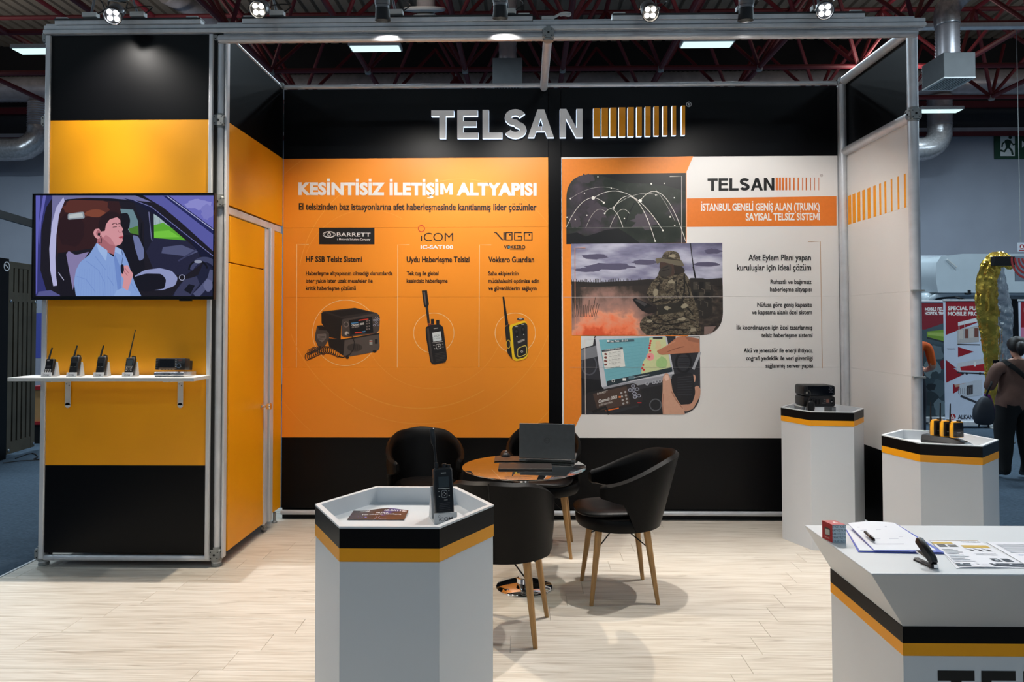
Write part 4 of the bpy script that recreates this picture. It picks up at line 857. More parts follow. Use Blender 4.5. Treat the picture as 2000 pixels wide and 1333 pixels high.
for i in range(9): P.poly([(xx+0.02+i*0.045, za-hh), (xx+0.045+i*0.045-i*0.002, za-hh), (xx+0.045+i*0.045-i*0.002, za), (xx+0.02+i*0.045, za)], (230, 150, 20))
P.build('counter_lettering', ct)
# ------------------------------------------------------------------ round glass table
GLASS = bpy.data.materials.new('smoked_glass'); GLASS.use_nodes = True; nt = GLASS.node_tree; nt.nodes.clear()
_o = nt.nodes.new('ShaderNodeOutputMaterial'); _mx = nt.nodes.new('ShaderNodeMixShader'); _t = nt.nodes.new('ShaderNodeBsdfTransparent'); _g = nt.nodes.new('ShaderNodeBsdfGlossy'); _fr = nt.nodes.new('ShaderNodeLayerWeight')
_t.inputs[0].default_value = (0.42, 0.46, 0.45, 1); _g.inputs['Roughness'].default_value = 0.015; _g.inputs[0].default_value = (0.95, 0.97, 0.97, 1); _fr.inputs[0].default_value = 0.5
nt.links.new(_fr.outputs['Facing'], _mx.inputs[0]); nt.links.new(_t.outputs[0], _mx.inputs[1]); nt.links.new(_g.outputs[0], _mx.inputs[2]); nt.links.new(_mx.outputs[0], _o.inputs[0])
ZTB = 0.765; TX, TY = -0.008, 4.56
tb = thing('glass_table', 'round smoked glass table on a chrome pedestal in the middle of the stand', 'table', (TX, TY, 0))
MB().lathe([(0.0, ZTB-0.010), (0.385, ZTB-0.010), (0.3945, ZTB-0.006), (0.395, ZTB-0.002), (0.391, ZTB), (0.0, ZTB)], n=72).build('glass_top', GLASS, tb, local=True)
MB().lathe([(0.036, 0.02), (0.036, 0.60), (0.030, 0.605), (0.030, ZTB-0.03), (0.07, ZTB-0.02), (0.07, ZTB-0.0105)], n=32).build('column', CHROME, tb, local=True)
MB().lathe([(0.178, 0.0), (0.180, 0.008), (0.172, 0.016), (0.10, 0.028), (0.05, 0.034), (0.045, 0.06), (0.036, 0.065)], n=56).build('base', CHROME, tb, local=True)
# ------------------------------------------------------------------ tub chairs
LEATH = mat('black_leatherette', (6, 5, 5), 0.45, var=0.12, spec=0.14, scale=12, bump=0.25, bscale=260)
PADM = mat('black_seat_pad', (12, 10, 10), 0.38, var=0.15, spec=0.25, scale=14, bump=0.3, bscale=180)
BEECH = mat('oak_chair_leg', (164, 124, 74), 0.5, var=0.22, scale=10, stretch=(6, 6, 0.7))
def make_chair():
    t = thing('tub_chair', 'chair', 'chair', (0, 0, 0))
    N, TH = 48, 0.042; thm = math.radians(122)
    def sm(a, b, x): x = max(0, min(1, (x-a)/(b-a))); return x*x*(3-2*x)
    def ztop(a): a = abs(a); return 0.868 - 0.012*sm(0, .6, a) - 0.155*sm(0.55, math.radians(124), a)
    def zlow(a): a = abs(a); return 0.44 + 0.175*sm(math.radians(74), math.radians(100), a) + 0.02*sm(math.radians(100), math.radians(122), a)
    def pt(a, z, inner):
        k = (z-0.44)/0.43; rx = 0.268+0.018*k - (TH if inner else 0); ry = 0.262+0.006*k - (TH if inner else 0)
        lean = 0.115*max(0, k)*max(0, math.cos(a*0.75))
        return Vector((rx*math.sin(a), ry*math.cos(a)+lean, z))
    rings = []
    for i in range(N+1):
        a = -thm + 2*thm*i/N; z0, z1 = zlow(a), ztop(a); M = 7; r = []
        for j in range(M+1): r.append(pt(a, z0+(z1-z0)*j/M, False))
        top = (pt(a, z1, False)+pt(a, z1, True))/2+Vector((0, 0, 0.016)); r.append(top)
        for j in range(M, -1, -1): r.append(pt(a, z0+(z1-z0)*j/M, True))
        r.append((pt(a, z0, False)+pt(a, z0, True))/2-Vector((0, 0, 0.008 if abs(a) > 1.3 else 0.0)))
        rings.append(r)
    def cap(r, s): # rounded arm tip
        c = sum(r, Vector())/len(r); d = (r[0]-rings[1 if s < 0 else -2][0]).normalized()
        return [c+(p-c)*0.72+d*0.016 for p in r]
    rings = [cap(rings[0], -1)] + rings + [cap(rings[-1], 1)]
    MB().loft(rings).build('back_shell', LEATH, t, local=True, smooth=55)
    sm_ = MB(); [sm_.tube([pt(0, z, False)+Vector((0, 0.0015, 0)) for z in (0.445, 0.55, 0.65, 0.75, 0.85, 0.88)], 0.004, 6)]; sm_.build('back_seam', PADM, t, local=True)
    MB().lathe([(0.0, 0.425), (0.20, 0.425), (0.252, 0.434), (0.264, 0.455), (0.266, 0.490), (0.255, 0.508), (0.0, 0.512)], n=48).build('seat', LEATH, t, local=True)
    # loose pad, overhanging a little at the front
    rings = []
    for f, z in ((0.0, 0.514), (0.8, 0.514), (0.985, 0.520), (1.0, 0.528), (0.975, 0.537), (0.8, 0.549), (0.45, 0.546), (0.0, 0.541)):
        rr_ = []
        for j in range(40):
            a = 2*PI*j/40; c, s = math.cos(a), math.sin(a); e = 0.8
            x = 0.222*f*math.copysign(abs(c)**e, c); y = 0.232*f*math.copysign(abs(s)**e, s)
            rr_.append(Vector((x, y-0.045, z+0.004*math.sin(a*3+1)*f*f)))
        rings.append(rr_)
    MB().loft(rings).build('seat_pad', PADM, t, local=True, smooth=60)
    for sx, sy in ((-1, -1), (1, -1), (1, 1), (-1, 1)):
        top = Vector((0.150*sx, 0.145*sy, 0.43)); bot = Vector((0.205*sx, 0.200*sy, 0.0)); mb = MB(); R2 = []
        for k in range(6):
            f = k/5; c = top.lerp(bot, f); w = 0.0205-0.0095*f
            R2.append([c+Vector((x*w, y*w, 0)) for x, y in ((-.6, -1), (.6, -1), (1, -.6), (1, .6), (.6, 1), (-.6, 1), (-1, .6), (-1, -.6))])
        mb.loft(R2).build('leg', BEECH, t, local=True, smooth=30)
        p = top.lerp(bot, 0.26)
        MB().tube([(0, 0, 0.412), (0.03*sx, 0.03*sy, 0.408), p], 0.004, 8).build('cross_rod', BPLAST, t, local=True)
    return t
ch0 = make_chair()
CHAIRS = [(0.578, 4.488, -1.51, 'black tub chair on pale wood legs standing clear to the right of the glass table'),
          (-0.115, 3.945, PI-0.18, 'black tub chair seen from behind, between the foreground pedestal and the table'),
          (-0.715, 5.12, 0.25, 'black tub chair at the left rear of the table, backrest rising behind the foreground pedestal'),
          (0.135, 5.315, -0.08, 'black tub chair behind the table, half hidden by the open laptop')]
for i, (x, y, rz, lb) in enumerate(CHAIRS):
    o = ch0 if i == 0 else copy_tree(ch0)
    o.location = (x, y, 0); o.rotation_euler = (0, 0, rz); o['label'] = lb; o['group'] = 'tub chairs round the glass table'
# ------------------------------------------------------------------ things on the table
LAPM = mat('laptop_shell', (66, 69, 71), 0.5, var=0.08, scale=30, bump=0.15, bscale=600)
def on_table(u, v): p = Uz(u, v, ZTB); return p
L0, L1 = on_table(1014, 902), on_table(1123, 905)
lx, ly, lw = (L0.x+L1.x)/2, (L0.y+L1.y)/2, (L1-L0).length
la = math.atan2(L1.y-L0.y, L1.x-L0.x)
lp = thing('laptop', 'open dark grey laptop at the back of the glass table, lid towards the viewer', 'laptop', (lx, ly, ZTB), la)
MB().box((-lw/2, 0.0, 0.0015), (lw/2, 0.25, 0.020)).build('base', LAPM, lp, local=True, bevel=0.004)
LIDM = Matrix.Translation((0, 0.004, 0.016)) @ Matrix.Rotation(math.radians(-3), 4, 'X')
LH = 0.235
MB().box((-lw/2, -0.004, 0.006), (lw/2, 0.005, LH), LIDM).build('lid', LAPM, lp, local=True, bevel=0.004)
MB().box((-lw/2+0.01, 0.0052, 0.02), (lw/2-0.01, 0.0058, LH-0.01), LIDM).build('screen', GLOSSB, lp, local=True)
MB().cyl((-lw*0.38, 0.0, 0.014), (lw*0.44, 0.0, 0.014), 0.008, n=12).build('hinge', BPLAST, lp, local=True)
P = Flat(lambda a, b, d: LIDM @ Vector((a, -0.0042-d, b)), lift=0.0003)
EMB = (30, 31, 33); P.ring(0.0, 0.125, 0.0175, 0.0018, EMB, 36)
for i, ch in enumerate('DELL'):
    x = -0.0115+i*0.0065
    if ch == 'D': P.line([(x, .1205), (x, .1295), (x+.002, .1295), (x+.0045, .127), (x+.0045, .123), (x+.002, .1205), (x, .1205)], 0.0014, EMB)
    if ch == 'E':
        P.line([(x+.0045, .1295), (x, .1250), (x+.0045, .1205)], 0.0012, EMB); P.line([(x+.0045, .1255), (x, .1250)], 0.0012, EMB)
    if ch == 'L': P.line([(x, .1295), (x, .1205), (x+.0042, .1205)], 0.0014, EMB)
mb = MB(); mb.v = [Vector(p) for p in P.v]; mb.f = P.f; mb.mi = P.mi; mb.build('lid_emblem', P.mats, lp, local=True, smooth=0, recalc=False)
c = on_table(1026, 915); nb = thing('closed_notebook', 'closed thin dark grey tablet lying at the front of the glass table', 'tablet', (c.x, c.y, ZTB), 0.0)
MB().box((-0.168, -0.085, 0.0008), (0.168, 0.085, 0.014)).build('shell', mat('tablet_shell', (40, 35, 34), 0.45), nb, local=True, bevel=0.004)
for i in range(3): MB().box((0.1685, -0.06+i*.03, 0.005), (0.172, -0.045+i*.03, 0.010)).build('port', CHROME, nb, local=True)
c = on_table(995, 897); mp_ = MB().box((c.x-0.10, c.y-0.085, ZTB+0.0006), (c.x+0.10, c.y+0.085, ZTB+0.0035)).build('mouse_mat', mat('brown_mat', (66, 44, 28), 0.5, var=0.4, scale=24), bevel=0.001)
tag(mp_, 'dark brown mouse mat on the glass table, left of the laptop', 'mouse mat')
c = on_table(987, 892); ms = thing('computer_mouse', 'small black computer mouse on the brown mat', 'mouse', (c.x, c.y, ZTB+0.0038), 0.2)
rings = []
for k in range(9):
    f = k/8; y = -0.055+0.11*f; w = 0.031*math.sqrt(max(0.02, 1-(2*f-1)**4)); h = 0.036*math.sqrt(max(0.03, 1-(1.6*f-0.9)**2 if 1-(1.6*f-0.9)**2 > 0 else 0.03))
    rings.append([Vector((w*math.cos(PI*j/8)*-1, y, h*math.sin(PI*j/8))) for j in range(9)])
MB().loft(rings).build('shell', BPLAST, ms, local=True, smooth=60)
MB().cyl((-0.004, -0.025, 0.0335), (0.004, -0.025, 0.0335), 0.006, n=12).build('wheel', GREYM, ms, local=True)
# ------------------------------------------------------------------ wall shelf and the radios on it
SH_Z = 1.324
sh = thing('wall_shelf', 'white wall shelf under the television carrying five radios', 'shelf', (-2.78, 4.75, 1.30))
MB().box((-3.402, 4.62, 1.300), (-2.166, 4.864, SH_Z)).build('board', WHITEF, sh, bevel=0.0015)
for u in (135.5, 354.5):
    x = Uy(u, 760, YF).x
    b = MB(); b.box((x-0.019, YF-0.0175, 1.115), (x+0.019, YF-0.0125, 1.2995)); b.cyl((x, YF-0.0175, 1.115), (x, YF-0.0125, 1.115), 0.019, n=20)
    b.loft([[(x-0.019, YF-0.0125, 1.2995), (x+0.019, YF-0.0125, 1.2995), (x+0.019, YF-0.0125, 1.279), (x-0.019, YF-0.0125, 1.279)], [(x-0.019, 4.66, 1.2995), (x+0.019, 4.66, 1.2995), (x+0.019, 4.66, 1.291), (x-0.019, 4.66, 1.291)]])
    o = b.build('bracket', WHITEF, sh, bevel=0.001)
    b = MB()
    for dx, z in ((-.008, 1.262), (.009, 1.252), (0, 1.118)): b.cyl((x+dx, YF-0.0190, z), (x+dx, YF-0.0170, z), 0.0035, n=10)
    q = b.build('screw', DARK, o)
STAND = mat('grey_acrylic_stand', (176, 178, 180), 0.35, var=0.03)
def radio_stand(x, y, z, label, s=1.0, rz=0.0, word='ICOM', group=None):
    t = thing('radio_stand', label, 'stand', (x, y, z), rz, group)
    w = 0.034*s
    b = MB(); b.prism([(-0.045*s, 0), (-0.045*s, 0.006*s), (-0.040*s, 0.030*s), (-0.035*s, 0.030*s), (-0.037*s, 0.008*s), (0.0, 0.006*s), (0.022*s, 0.095*s), (0.026*s, 0.095*s), (0.048*s, 0)], lambda a, q, d: Vector((-w+d, a, q)), 2*w)
    b.build('stand_body', STAND, t, local=True, smooth=0, bevel=0.0008, seg=1)
    P = Flat(lambda a, q, d: Vector((a, -0.045*s+0.005*s*max(0, (q-0.006*s))/(0.024*s)-d, q)), lift=0.0005)
    wd = 0.040*s; P2 = Flat(lambda a, q, d: P.fn(a, -q, d), lift=0.0005)
    P2.text('ıCOM', -wd/2, wd/2, -0.008*s, -0.008*s, 0.010*s, (40, 42, 46), off=0.01); P2.ring(-wd/2+0.001, -0.0215*s, 0.0028*s, 0.0008*s, (60, 60, 66), 14)
    mb = MB(); mb.v = [Vector(p) for p in P2.v]; mb.f = P2.f; mb.mi = P2.mi; mb.build('lettering', P2.mats, t, local=True, smooth=0, recalc=False)
    return t
def rbox(mb, w, d, z0, z1, r, taper=1.0, n=4, y0=0.0):
    """upright rounded slab: width w, depth d"""
    def ring(z, k, ins=0.0):
        P = []
        for cx, cy, a0 in ((w/2*k-r-ins, d/2-r-ins, 0), (-w/2*k+r+ins, d/2-r-ins, 90), (-w/2*k+r+ins, -d/2+r+ins, 180), (w/2*k-r-ins, -d/2+r+ins, 270)):
            for j in range(n+1):
                a = math.radians(a0+90*j/n); P.append(Vector((cx+r*math.cos(a), y0+cy+r*math.sin(a), z)))
        return P
    e = min(r, 0.004)
    mb.loft([ring(z0, 1, e*.6), ring(z0+e, 1), ring((z0+z1)/2, (1+taper)/2), ring(z1-e, taper), ring(z1, taper, e*.6)])
def handset(x, y, z, label, kind, s=1.0, rz=0.0, group=None, tilt=-0.242):
    t = thing('handheld_radio', label, 'radio', (x, y, z), rz, group)
    def fin(mb, name, m, **k):
        mb.v = [T @ Vector(p) for p in mb.v]; return mb.build(name, m, t, local=True, **k)
    W, D, H = {'a': (0.056, 0.028, 0.105), 'b': (0.058, 0.032, 0.120), 'd': (0.060, 0.030, 0.112), 'sat': (0.066, 0.036, 0.160)}[kind]
    W *= s; D *= s; H *= s
    T = Matrix.Translation((0, -D*0.515-0.0015, 0.0135*(1.15 if kind == 'sat' else 1.0))) @ Matrix.Rotation(tilt, 4, 'X')
    b = MB(); rbox(b, W, D, 0, H, 0.008*s, 1.0); fin(b, 'body', BPLAST, smooth=50)
    ax = -W*0.30
    b = MB()
    if kind == 'd': b.tube([(ax, 0, H), (ax+.004*s, 0, H+.06*s), (ax+.016*s, 0, H+.195*s)], [0.0055*s, 0.0042*s, 0.0026*s], 10)
    elif kind == 'sat': b.tube([(ax, 0, H), (ax, 0, H+.02*s), (ax-.001, 0, H+.021*s), (ax-.004, 0, H+.075*s), (ax-.007, 0, H+.088*s), (ax-.010, 0, H+.135*s), (ax-.010, 0, H+.138*s)], [0.0068*s, 0.0065*s, 0.0042*s, 0.0042*s, 0.0085*s, 0.0095*s, 0.007*s], 12)
    else: b.tube([(ax, 0, H), (ax+.001, 0, H+.02*s), (ax+.008*s, 0, H+.078*s)], [0.0068*s, 0.006*s, 0.0046*s], 10)
    fin(b, 'antenna', BPLAST)
    if kind != 'a':
        for kx, kh in ((0.02, 0.014), (W*0.34/s, 0.011)):
            b = MB(); b.lathe([(0.0078*s, H), (0.0078*s, H+kh*s), (0.006*s, H+kh*s+.001), (0, H+kh*s+.001)], (kx*s-0.012*s if kx == 0.02 else kx*s, 0, 0), 16); fin(b, 'knob', BPLAST)
        b = MB(); b.box((-W*.15, -D*.4, H), (W*.45, D*.4, H+.0025*s)); fin(b, 'top_plate', CAST if kind != 'sat' else BPLAST)
    f = -D/2
    P = Flat(lambda a, q, d: T @ Vector((a, f-d, -q)), lift=0.0004, rough=0.25)
    G, SCN = (186, 184, 178), (44, 52, 56)
    if kind == 'a':
        P.rect(-W*.42, -H*.97, W*.42, -H*.04, (9, 9, 11)); P.rect(-W*.26, -H*.56, W*.24, -H*.44, (46, 46, 48)); P.text('ıcom', -W*.3, -W*.04, -H*.86, -H*.86, .005*s, G, off=.02); P.line([(-W*.36, -H*.38), (W*.3, -H*.38)], .0008*s, (70, 70, 72))
        for i in range(3):
            for j in (0, 1): P.rect(-W*.34+i*W*.26, -H*(.30-.12*j), -W*.18+i*W*.26, -H*(.245-.12*j), G)
    elif kind == 'b':
        P.rect(-W*.4, -H*.95, W*.4, -H*.72, (30, 30, 31)); P.rect(-W*.32, -H*.66, W*.3, -H*.44, (9, 9, 10)); P.line([(-W*.26, -H*.42), (-W*.12, -H*.43)], .001*s, G); P.line([(W*.12, -H*.43), (W*.26, -H*.42)], .001*s, G); P.rect(-W*.38, -H*.38, W*.38, -H*.04, (22, 22, 23))
    elif kind == 'd':
        P.rect(-W*.38, -H*.90, W*.38, -H*.50, (12, 13, 15)); P.rect(-W*.32, -H*.86, W*.30, -H*.55, SCN); P.line([(-W*.42, -H*.48), (W*.42, -H*.48)], .0016*s, G)
        for i, xx in enumerate((-W*.34, W*.18)):
            for j in range(3): P.rect(xx, -H*(.42-.08*j), xx+W*.14, -H*(.385-.08*j), G)
        P.ring(0, -H*.32, W*.15, .002*s, (120, 120, 120), 20)
    else:
        P.round([(-W*.44, -H*.97), (W*.44, -H*.97), (W*.44, -H*.03), (-W*.44, -H*.03)], [.008*s]*4, (9, 9, 11))
        P.text('ıcom', -W*.12, W*.14, -H*.885, -H*.885, .0058*s, G, off=.01); P.rect(-W*.27, -H*.82, W*.27, -H*.60, SCN); P.line([(-W*.30, -H*.575), (W*.30, -H*.575)], .0018*s, G)
        P.round([(-W*.14, -H*.54), (W*.16, -H*.54), (W*.16, -H*.385), (-W*.14, -H*.385)], [.006*s]*4, (150, 150, 150)); P.round([(-W*.12, -H*.533), (W*.14, -H*.533), (W*.14, -H*.392), (-W*.12, -H*.392)], [.006*s]*4, (10, 10, 12))
        for ddx, ddy in ((0, -.03), (0, .03), (-.06, 0), (.06, 0)): P.ell(W*.01+ddx*W*1.2, -H*(.4625+ddy), .0014*s, .0014*s, G, 10)
        for xx, yy in ((-W*.27, .52), (W*.25, .52), (-W*.26, .42), (W*.26, .42)): P.rect(xx-.002*s, -H*yy-.001*s, xx+.002*s, -H*yy+.001*s, G)
        P.text('ıCOM', -W*.02, W*.16, -H*.33, -H*.33, .003*s, G)
        for i in range(6): P.line([(-W*.28, -H*(.27-.036*i)), (W*.28, -H*(.28-.036*i))], .0022*s, (44, 44, 46))
    mb = MB(); mb.v = [Vector(p) for p in P.v]; mb.f = P.f; mb.mi = P.mi; mb.build('front_face', P.mats, t, local=True, smooth=0, recalc=False)
    return t
for u, kd, la_, lb_ in ((88.5, 'a', 'leftmost grey stand on the wall shelf, under the keypad handset', 'small black handset with a short aerial and six keys, leftmost on the wall shelf'),
                        (138, 'b', 'second grey stand from the left on the wall shelf', 'black handset with a stubby aerial, second from the left on the wall shelf'),
                        (190.5, 'b', 'third grey stand from the left on the wall shelf', 'black handset with a stubby aerial, third from the left on the wall shelf'),
                        (247, 'd', 'fourth grey stand on the wall shelf, under the long-aerial handset', 'black handset with a grey screen and a long thin aerial on the wall shelf')):
    p = Uy(u, 733, 4.665); radio_stand(p.x, 4.715, SH_Z+0.0006, la_, group='grey radio stands on the shelf'); handset(p.x, 4.715, SH_Z+0.0006, lb_, kd, group='handsets on the wall shelf')
# mobile transceiver on its polished base
p = Uy(333, 732, 4.68)
bs = thing('transceiver_stand', 'polished silver base with rounded front under the black desk transceiver on the shelf', 'stand', (p.x, 4.75, SH_Z))
b = MB(); b.prism([(-0.085, 0.0005), (-0.085, 0.004), (-0.095, 0.012), (-0.095, 0.03), (-0.088, 0.036), (0.09, 0.026), (0.09, 0.0005)], lambda a, q, d: Vector((-0.098+d, a, q)), 0.196); b.build('base_body', mat('polished_silver', (206, 206, 208), 0.18, metal=0.8, var=0.02), bs, local=True, smooth=30, bevel=0.002)
P2 = Flat(lambda a, q, d: Vector((a, -0.0952-d, -q)), lift=0.0004); P2.text('ıCOM', -0.035, 0.012, -0.015, -0.015, 0.011, (60, 60, 62), off=0.02)
mb = MB(); mb.v = [Vector(q) for q in P2.v]; mb.f = P2.f; mb.mi = P2.mi; mb.build('lettering', P2.mats, bs, local=True, smooth=0, recalc=False)
tx = thing('desk_transceiver', 'wide black desk transceiver with screen and chrome dial on the silver base', 'radio', (p.x+0.002, 4.75, SH_Z+0.0365))
TT = Matrix.Rotation(-0.10, 4, 'X')
def rfin(mb, name, m, par, T, **k): mb.v = [T @ Vector(q) for q in mb.v]; return mb.build(name, m, par, local=True, **k)
b = MB(); rbox(b, 0.200, 0.07, 0.004, 0.080, 0.006, y0=-0.05); rfin(b, 'front_panel', BPLAST, tx, TT)
b = MB(); b.box((-0.085, -0.02, 0.006), (0.085, 0.055, 0.07)); rfin(b, 'chassis', BPLAST, tx, TT, bevel=0.003)
P = Flat(lambda a, q, d: TT @ Vector((a, -0.0852-d, -q)), lift=0.0004, rough=0.25)
P.rect(-0.072, -0.074, 0.030, -0.020, (24, 24, 28)); P.rect(-0.068, -0.071, 0.026, -0.023, (14, 14, 18)); P.rect(-0.075, -0.016, 0.045, -0.011, (120, 100, 84))
for i in range(5):
    P.rect(-0.07+i*.022, -0.009, -0.056+i*.022, -0.005, (170, 160, 150)); P.rect(0.034, -0.072+i*.011, 0.042, -0.068+i*.011, (150, 150, 150))
for i in range(4): P.ell(-0.086, -0.066+i*.016, 0.005, 0.005, (70, 70, 72), 14); P.rect(-0.096, -0.067+i*.016, -0.093, -0.064+i*.016, (150, 150, 150))
P.rect(0.055, -0.073, 0.078, -0.062, (96, 66, 62)); P.rect(0.055, -0.058, 0.078, -0.052, (80, 82, 84))
mb = MB(); mb.v = [Vector(q) for q in P.v]; mb.f = P.f; mb.mi = P.mi; mb.build('front_face', P.mats, tx, local=True, smooth=0, recalc=False)
b = MB(); b.cyl((0.064, -0.0853, 0.030), (0.064, -0.100, 0.030), 0.017, 0.0155, 24); rfin(b, 'tuning_dial', CHROME, tx, TT)
b = MB(); b.cyl((0.064, -0.1001, 0.030), (0.064, -0.1012, 0.030), 0.0115, n=20); rfin(b, 'dial_cap', BPLAST, tx, TT)
# ------------------------------------------------------------------ foreground pedestal: satellite handset and leaflet
zt = ZF-0.056
c = Uz(864, 1012, zt+0.012)
radio_stand(c.x, c.y+0.02, zt+0.0006, 'grey acrylic stand on the foreground pedestal under the satellite handset', 1.15, 0.30)
handset(c.x, c.y+0.02, zt+0.0006, 'large black satellite handset with thick aerial on the foreground pedestal', 'sat', 1.0, 0.30)
q0, q1, q2 = Uz(680, 998, zt+0.002), Uz(796, 998, zt+0.002), Uz(674, 1020, zt+0.002)
lf = thing('leaflet', 'dark glossy leaflet with white heading lying in the foreground pedestal tray', 'leaflet', (q0.x, q0.y, zt))
q0.x += .022; q0.y -= .010; ex = (q1-q0)*1.03; ex.y = 0; ey = (q2-q0)*.80; ex.z = 0; ey.z = 0
def leaf(a, b, d): # a across 0..1, b down 0..1 ; the far edge curls up a little
    p = q0+ex*a+ey*b; return Vector((p.x, p.y, zt+0.0016+0.006*(1-b)**2*(1+0.8*math.sin(a*6.0-2.2))+0.0008*(1-b)+d))
b = MB(); n = 16; b.loft([[leaf(i/n, j/8, -0.001) for i in range(n+1)] for j in range(9)], closed=False); b.build('paper', mat('white_paper', (222, 224, 226), 0.5, var=0.02), lf)
STAR = ramp_mat('leaflet_print', [(0.3, (26, 20, 30)), (0.5, (52, 30, 28)), (0.62, (70, 40, 36)), (0.75, (90, 80, 150))], 9, 5, 0.25)
P = Flat(leaf, lift=0.0005, rough=0.25)
for j in range(8):
    for i in range(16): P.poly([(i/16, j/8), ((i+1)/16, j/8), ((i+1)/16, (j+1)/8), (i/16, (j+1)/8)], STAR)
    P.d = 0.0005
P.d = 0.0009
P.text('ıCOM', .13, .30, .17, .17, .10, (226, 226, 232), off=.02); P.text('IC-SAT100', .58, .97, .20, .16, .10, (226, 226, 232), off=.03); P.text('Tek Tuş ile', .44, .66, .36, .36, .075, (226, 226, 232), off=.03); P.text('Tüm Dünya ile Haberleşme', .20, .90, .50, .46, .075, (226, 226, 232), off=.03)
for x, y, r in ((.2, .62, .02), (.30, .74, .035), (.24, .78, .02), (.16, .7, .012)): P.ell(x, y, r*.6, r, (150, 140, 230), 14)
P.line([(.5, .62), (.49, .75), (.47, .98)], .012, (150, 130, 150)); P.line([(.54, .62), (.53, .78), (.6, .96)], .012, (150, 130, 150)); P.text('Inmarsat', .55, .68, .95, .95, .06, (200, 200, 206))
P.build('print', lf)
# ------------------------------------------------------------------ far pedestal: stacked radios with fist microphone
zt = ZT-0.056
c = Uy(1600, 780, 5.48)
st = thing('radio_cradle', 'small pale cradle on the tall pedestal under the stacked black radios', 'stand', (c.x, 5.54, zt), 0.0)
for sx in (-1, 1): MB().box((sx*0.115-0.016, -0.05, 0.0005), (sx*0.115+0.016, 0.09, 0.066)).build('foot', GREYM, st, local=True, bevel=0.002)
MB().box((-0.13, -0.045, 0.066), (0.13, 0.10, 0.070)).build('plate', WHITEF, st, local=True, bevel=0.001)
def unit(z, label, top):
    t = thing('radio_unit', label, 'radio', (c.x, 5.54, zt+z), 0.0, 'stacked radios on the far pedestal')
    b = MB()
    def rr2(y, k):
        w, h = 0.122*k, 0.040*k; P = []
        for cx, cz, a0 in ((w-.018, h-.018, 0), (-w+.018, h-.018, 90), (-w+.018, -h+.018, 180), (w-.018, -h+.018, 270)):
            for j in range(6): a = math.radians(a0+90*j/5); P.append(Vector((cx+.018*math.cos(a), y, 0.0405+cz+.018*math.sin(a))))
        return P
    b.loft([rr2(-0.062, .96), rr2(-0.055, 1), rr2(0.10, 1)]); b.build('casing', BPLAST, t, local=True, smooth=50)
    P = Flat(lambda a, q, d: Vector((a, -0.062-d, 0.0405-q)), lift=0.0006, rough=0.1)
    if top:
        P.round([(-.088, -.034), (.104, -.034), (.112, 0), (.1, .032), (-.08, .034)], [.006, .01, .014, .01, .006], (8, 9, 14)); P.ell(-.094, .016, .008, .009, (150, 148, 140), 16); P.ell(-.094, -.02, .010, .011, (40, 40, 42), 16)
        for x, y in ((.088, -.022), (.078, -.012), (.098, -.012), (.088, -.002), (.080, .010), (.096, .010)): P.ell(x, y, .007, .005, (64, 64, 70), 12)
        P.line([(.074, -.03), (.1, -.029)], .002, (110, 110, 116))
    else:
        P.rect(-.07, -.036, .07, -.033, (90, 90, 92)); P.rect(.052, -.020, .074, .012, (120, 90, 84)); P.rect(.052, -.008, .074, .000, (170, 110, 80)); P.rect(.032, -.018, .048, -.015, (150, 150, 150)); P.rect(.032, -.004, .048, -.001, (150, 150, 150)); P.rect(.02, .010, .048, .013, (150, 150, 150)); P.rect(.086, -.014, .102, .016, (20, 20, 22)); P.ell(.094, .002, .004, .003, (200, 200, 200), 10)
        for i in range(7): P.line([(-.06+i*.01, -.018), (-.06+i*.01, .018)], .003, (6, 6, 7))
    mb = MB(); mb.v = [Vector(q) for q in P.v]; mb.f = P.f; mb.mi = P.mi; mb.build('front_face', P.mats, t, local=True, smooth=0, recalc=False)
    return t
unit(0.0710, 'lower black radio unit of the pair on the far pedestal', False); unit(0.1530, 'upper black radio unit with glossy screen, topmost on the far pedestal', True)
mc = thing('fist_microphone', 'black fist microphone hanging at the left front of the stacked radios', 'microphone', (c.x-0.075, 5.448, zt+0.062))
rings = []
for k, (z, w, d) in enumerate(((-0.045, .012, .012), (-0.04, .020, .016), (0.0, .028, .018), (0.035, .030, .018), (0.05, .024, .015), (0.055, .012, .01))): rings.append([Vector((w*math.cos(2*PI*j/16)+0.01*(z<0)*0, d*math.sin(2*PI*j/16), z+0.005)) for j in range(16)])
MB().loft(rings).build('shell', BPLAST, mc, local=True, smooth=60)
MB().box((-0.033, -0.004, -0.02), (-0.026, 0.006, 0.03)).build('talk_key', GREYM, mc, local=True, bevel=0.002)
pth = [Vector((-0.02, 0.024, 0.135)), Vector((-0.014, -0.02, 0.128)), Vector((-0.02, -0.03, 0.09)), Vector((-0.038, -0.02, 0.03)), Vector((-0.035, -0.01, -0.03)), Vector((-0.01, 0.0, -0.036))]
def spline(P, n=8):
    out = []
    for i in range(len(P)-1):
        a, b_, c_, d_ = P[max(i-1, 0)], P[i], P[i+1], P[min(i+2, len(P)-1)]
        for j in range(n):
            t = j/n; out.append(0.5*((2*b_)+(c_-a)*t+(2*a-5*b_+4*c_-d_)*t*t+(3*b_-a-3*c_+d_)*t**3))
    return out+[P[-1]]
MB().tube(spline(pth), 0.0042, 8).build('cord', BPLAST, mc, local=True)
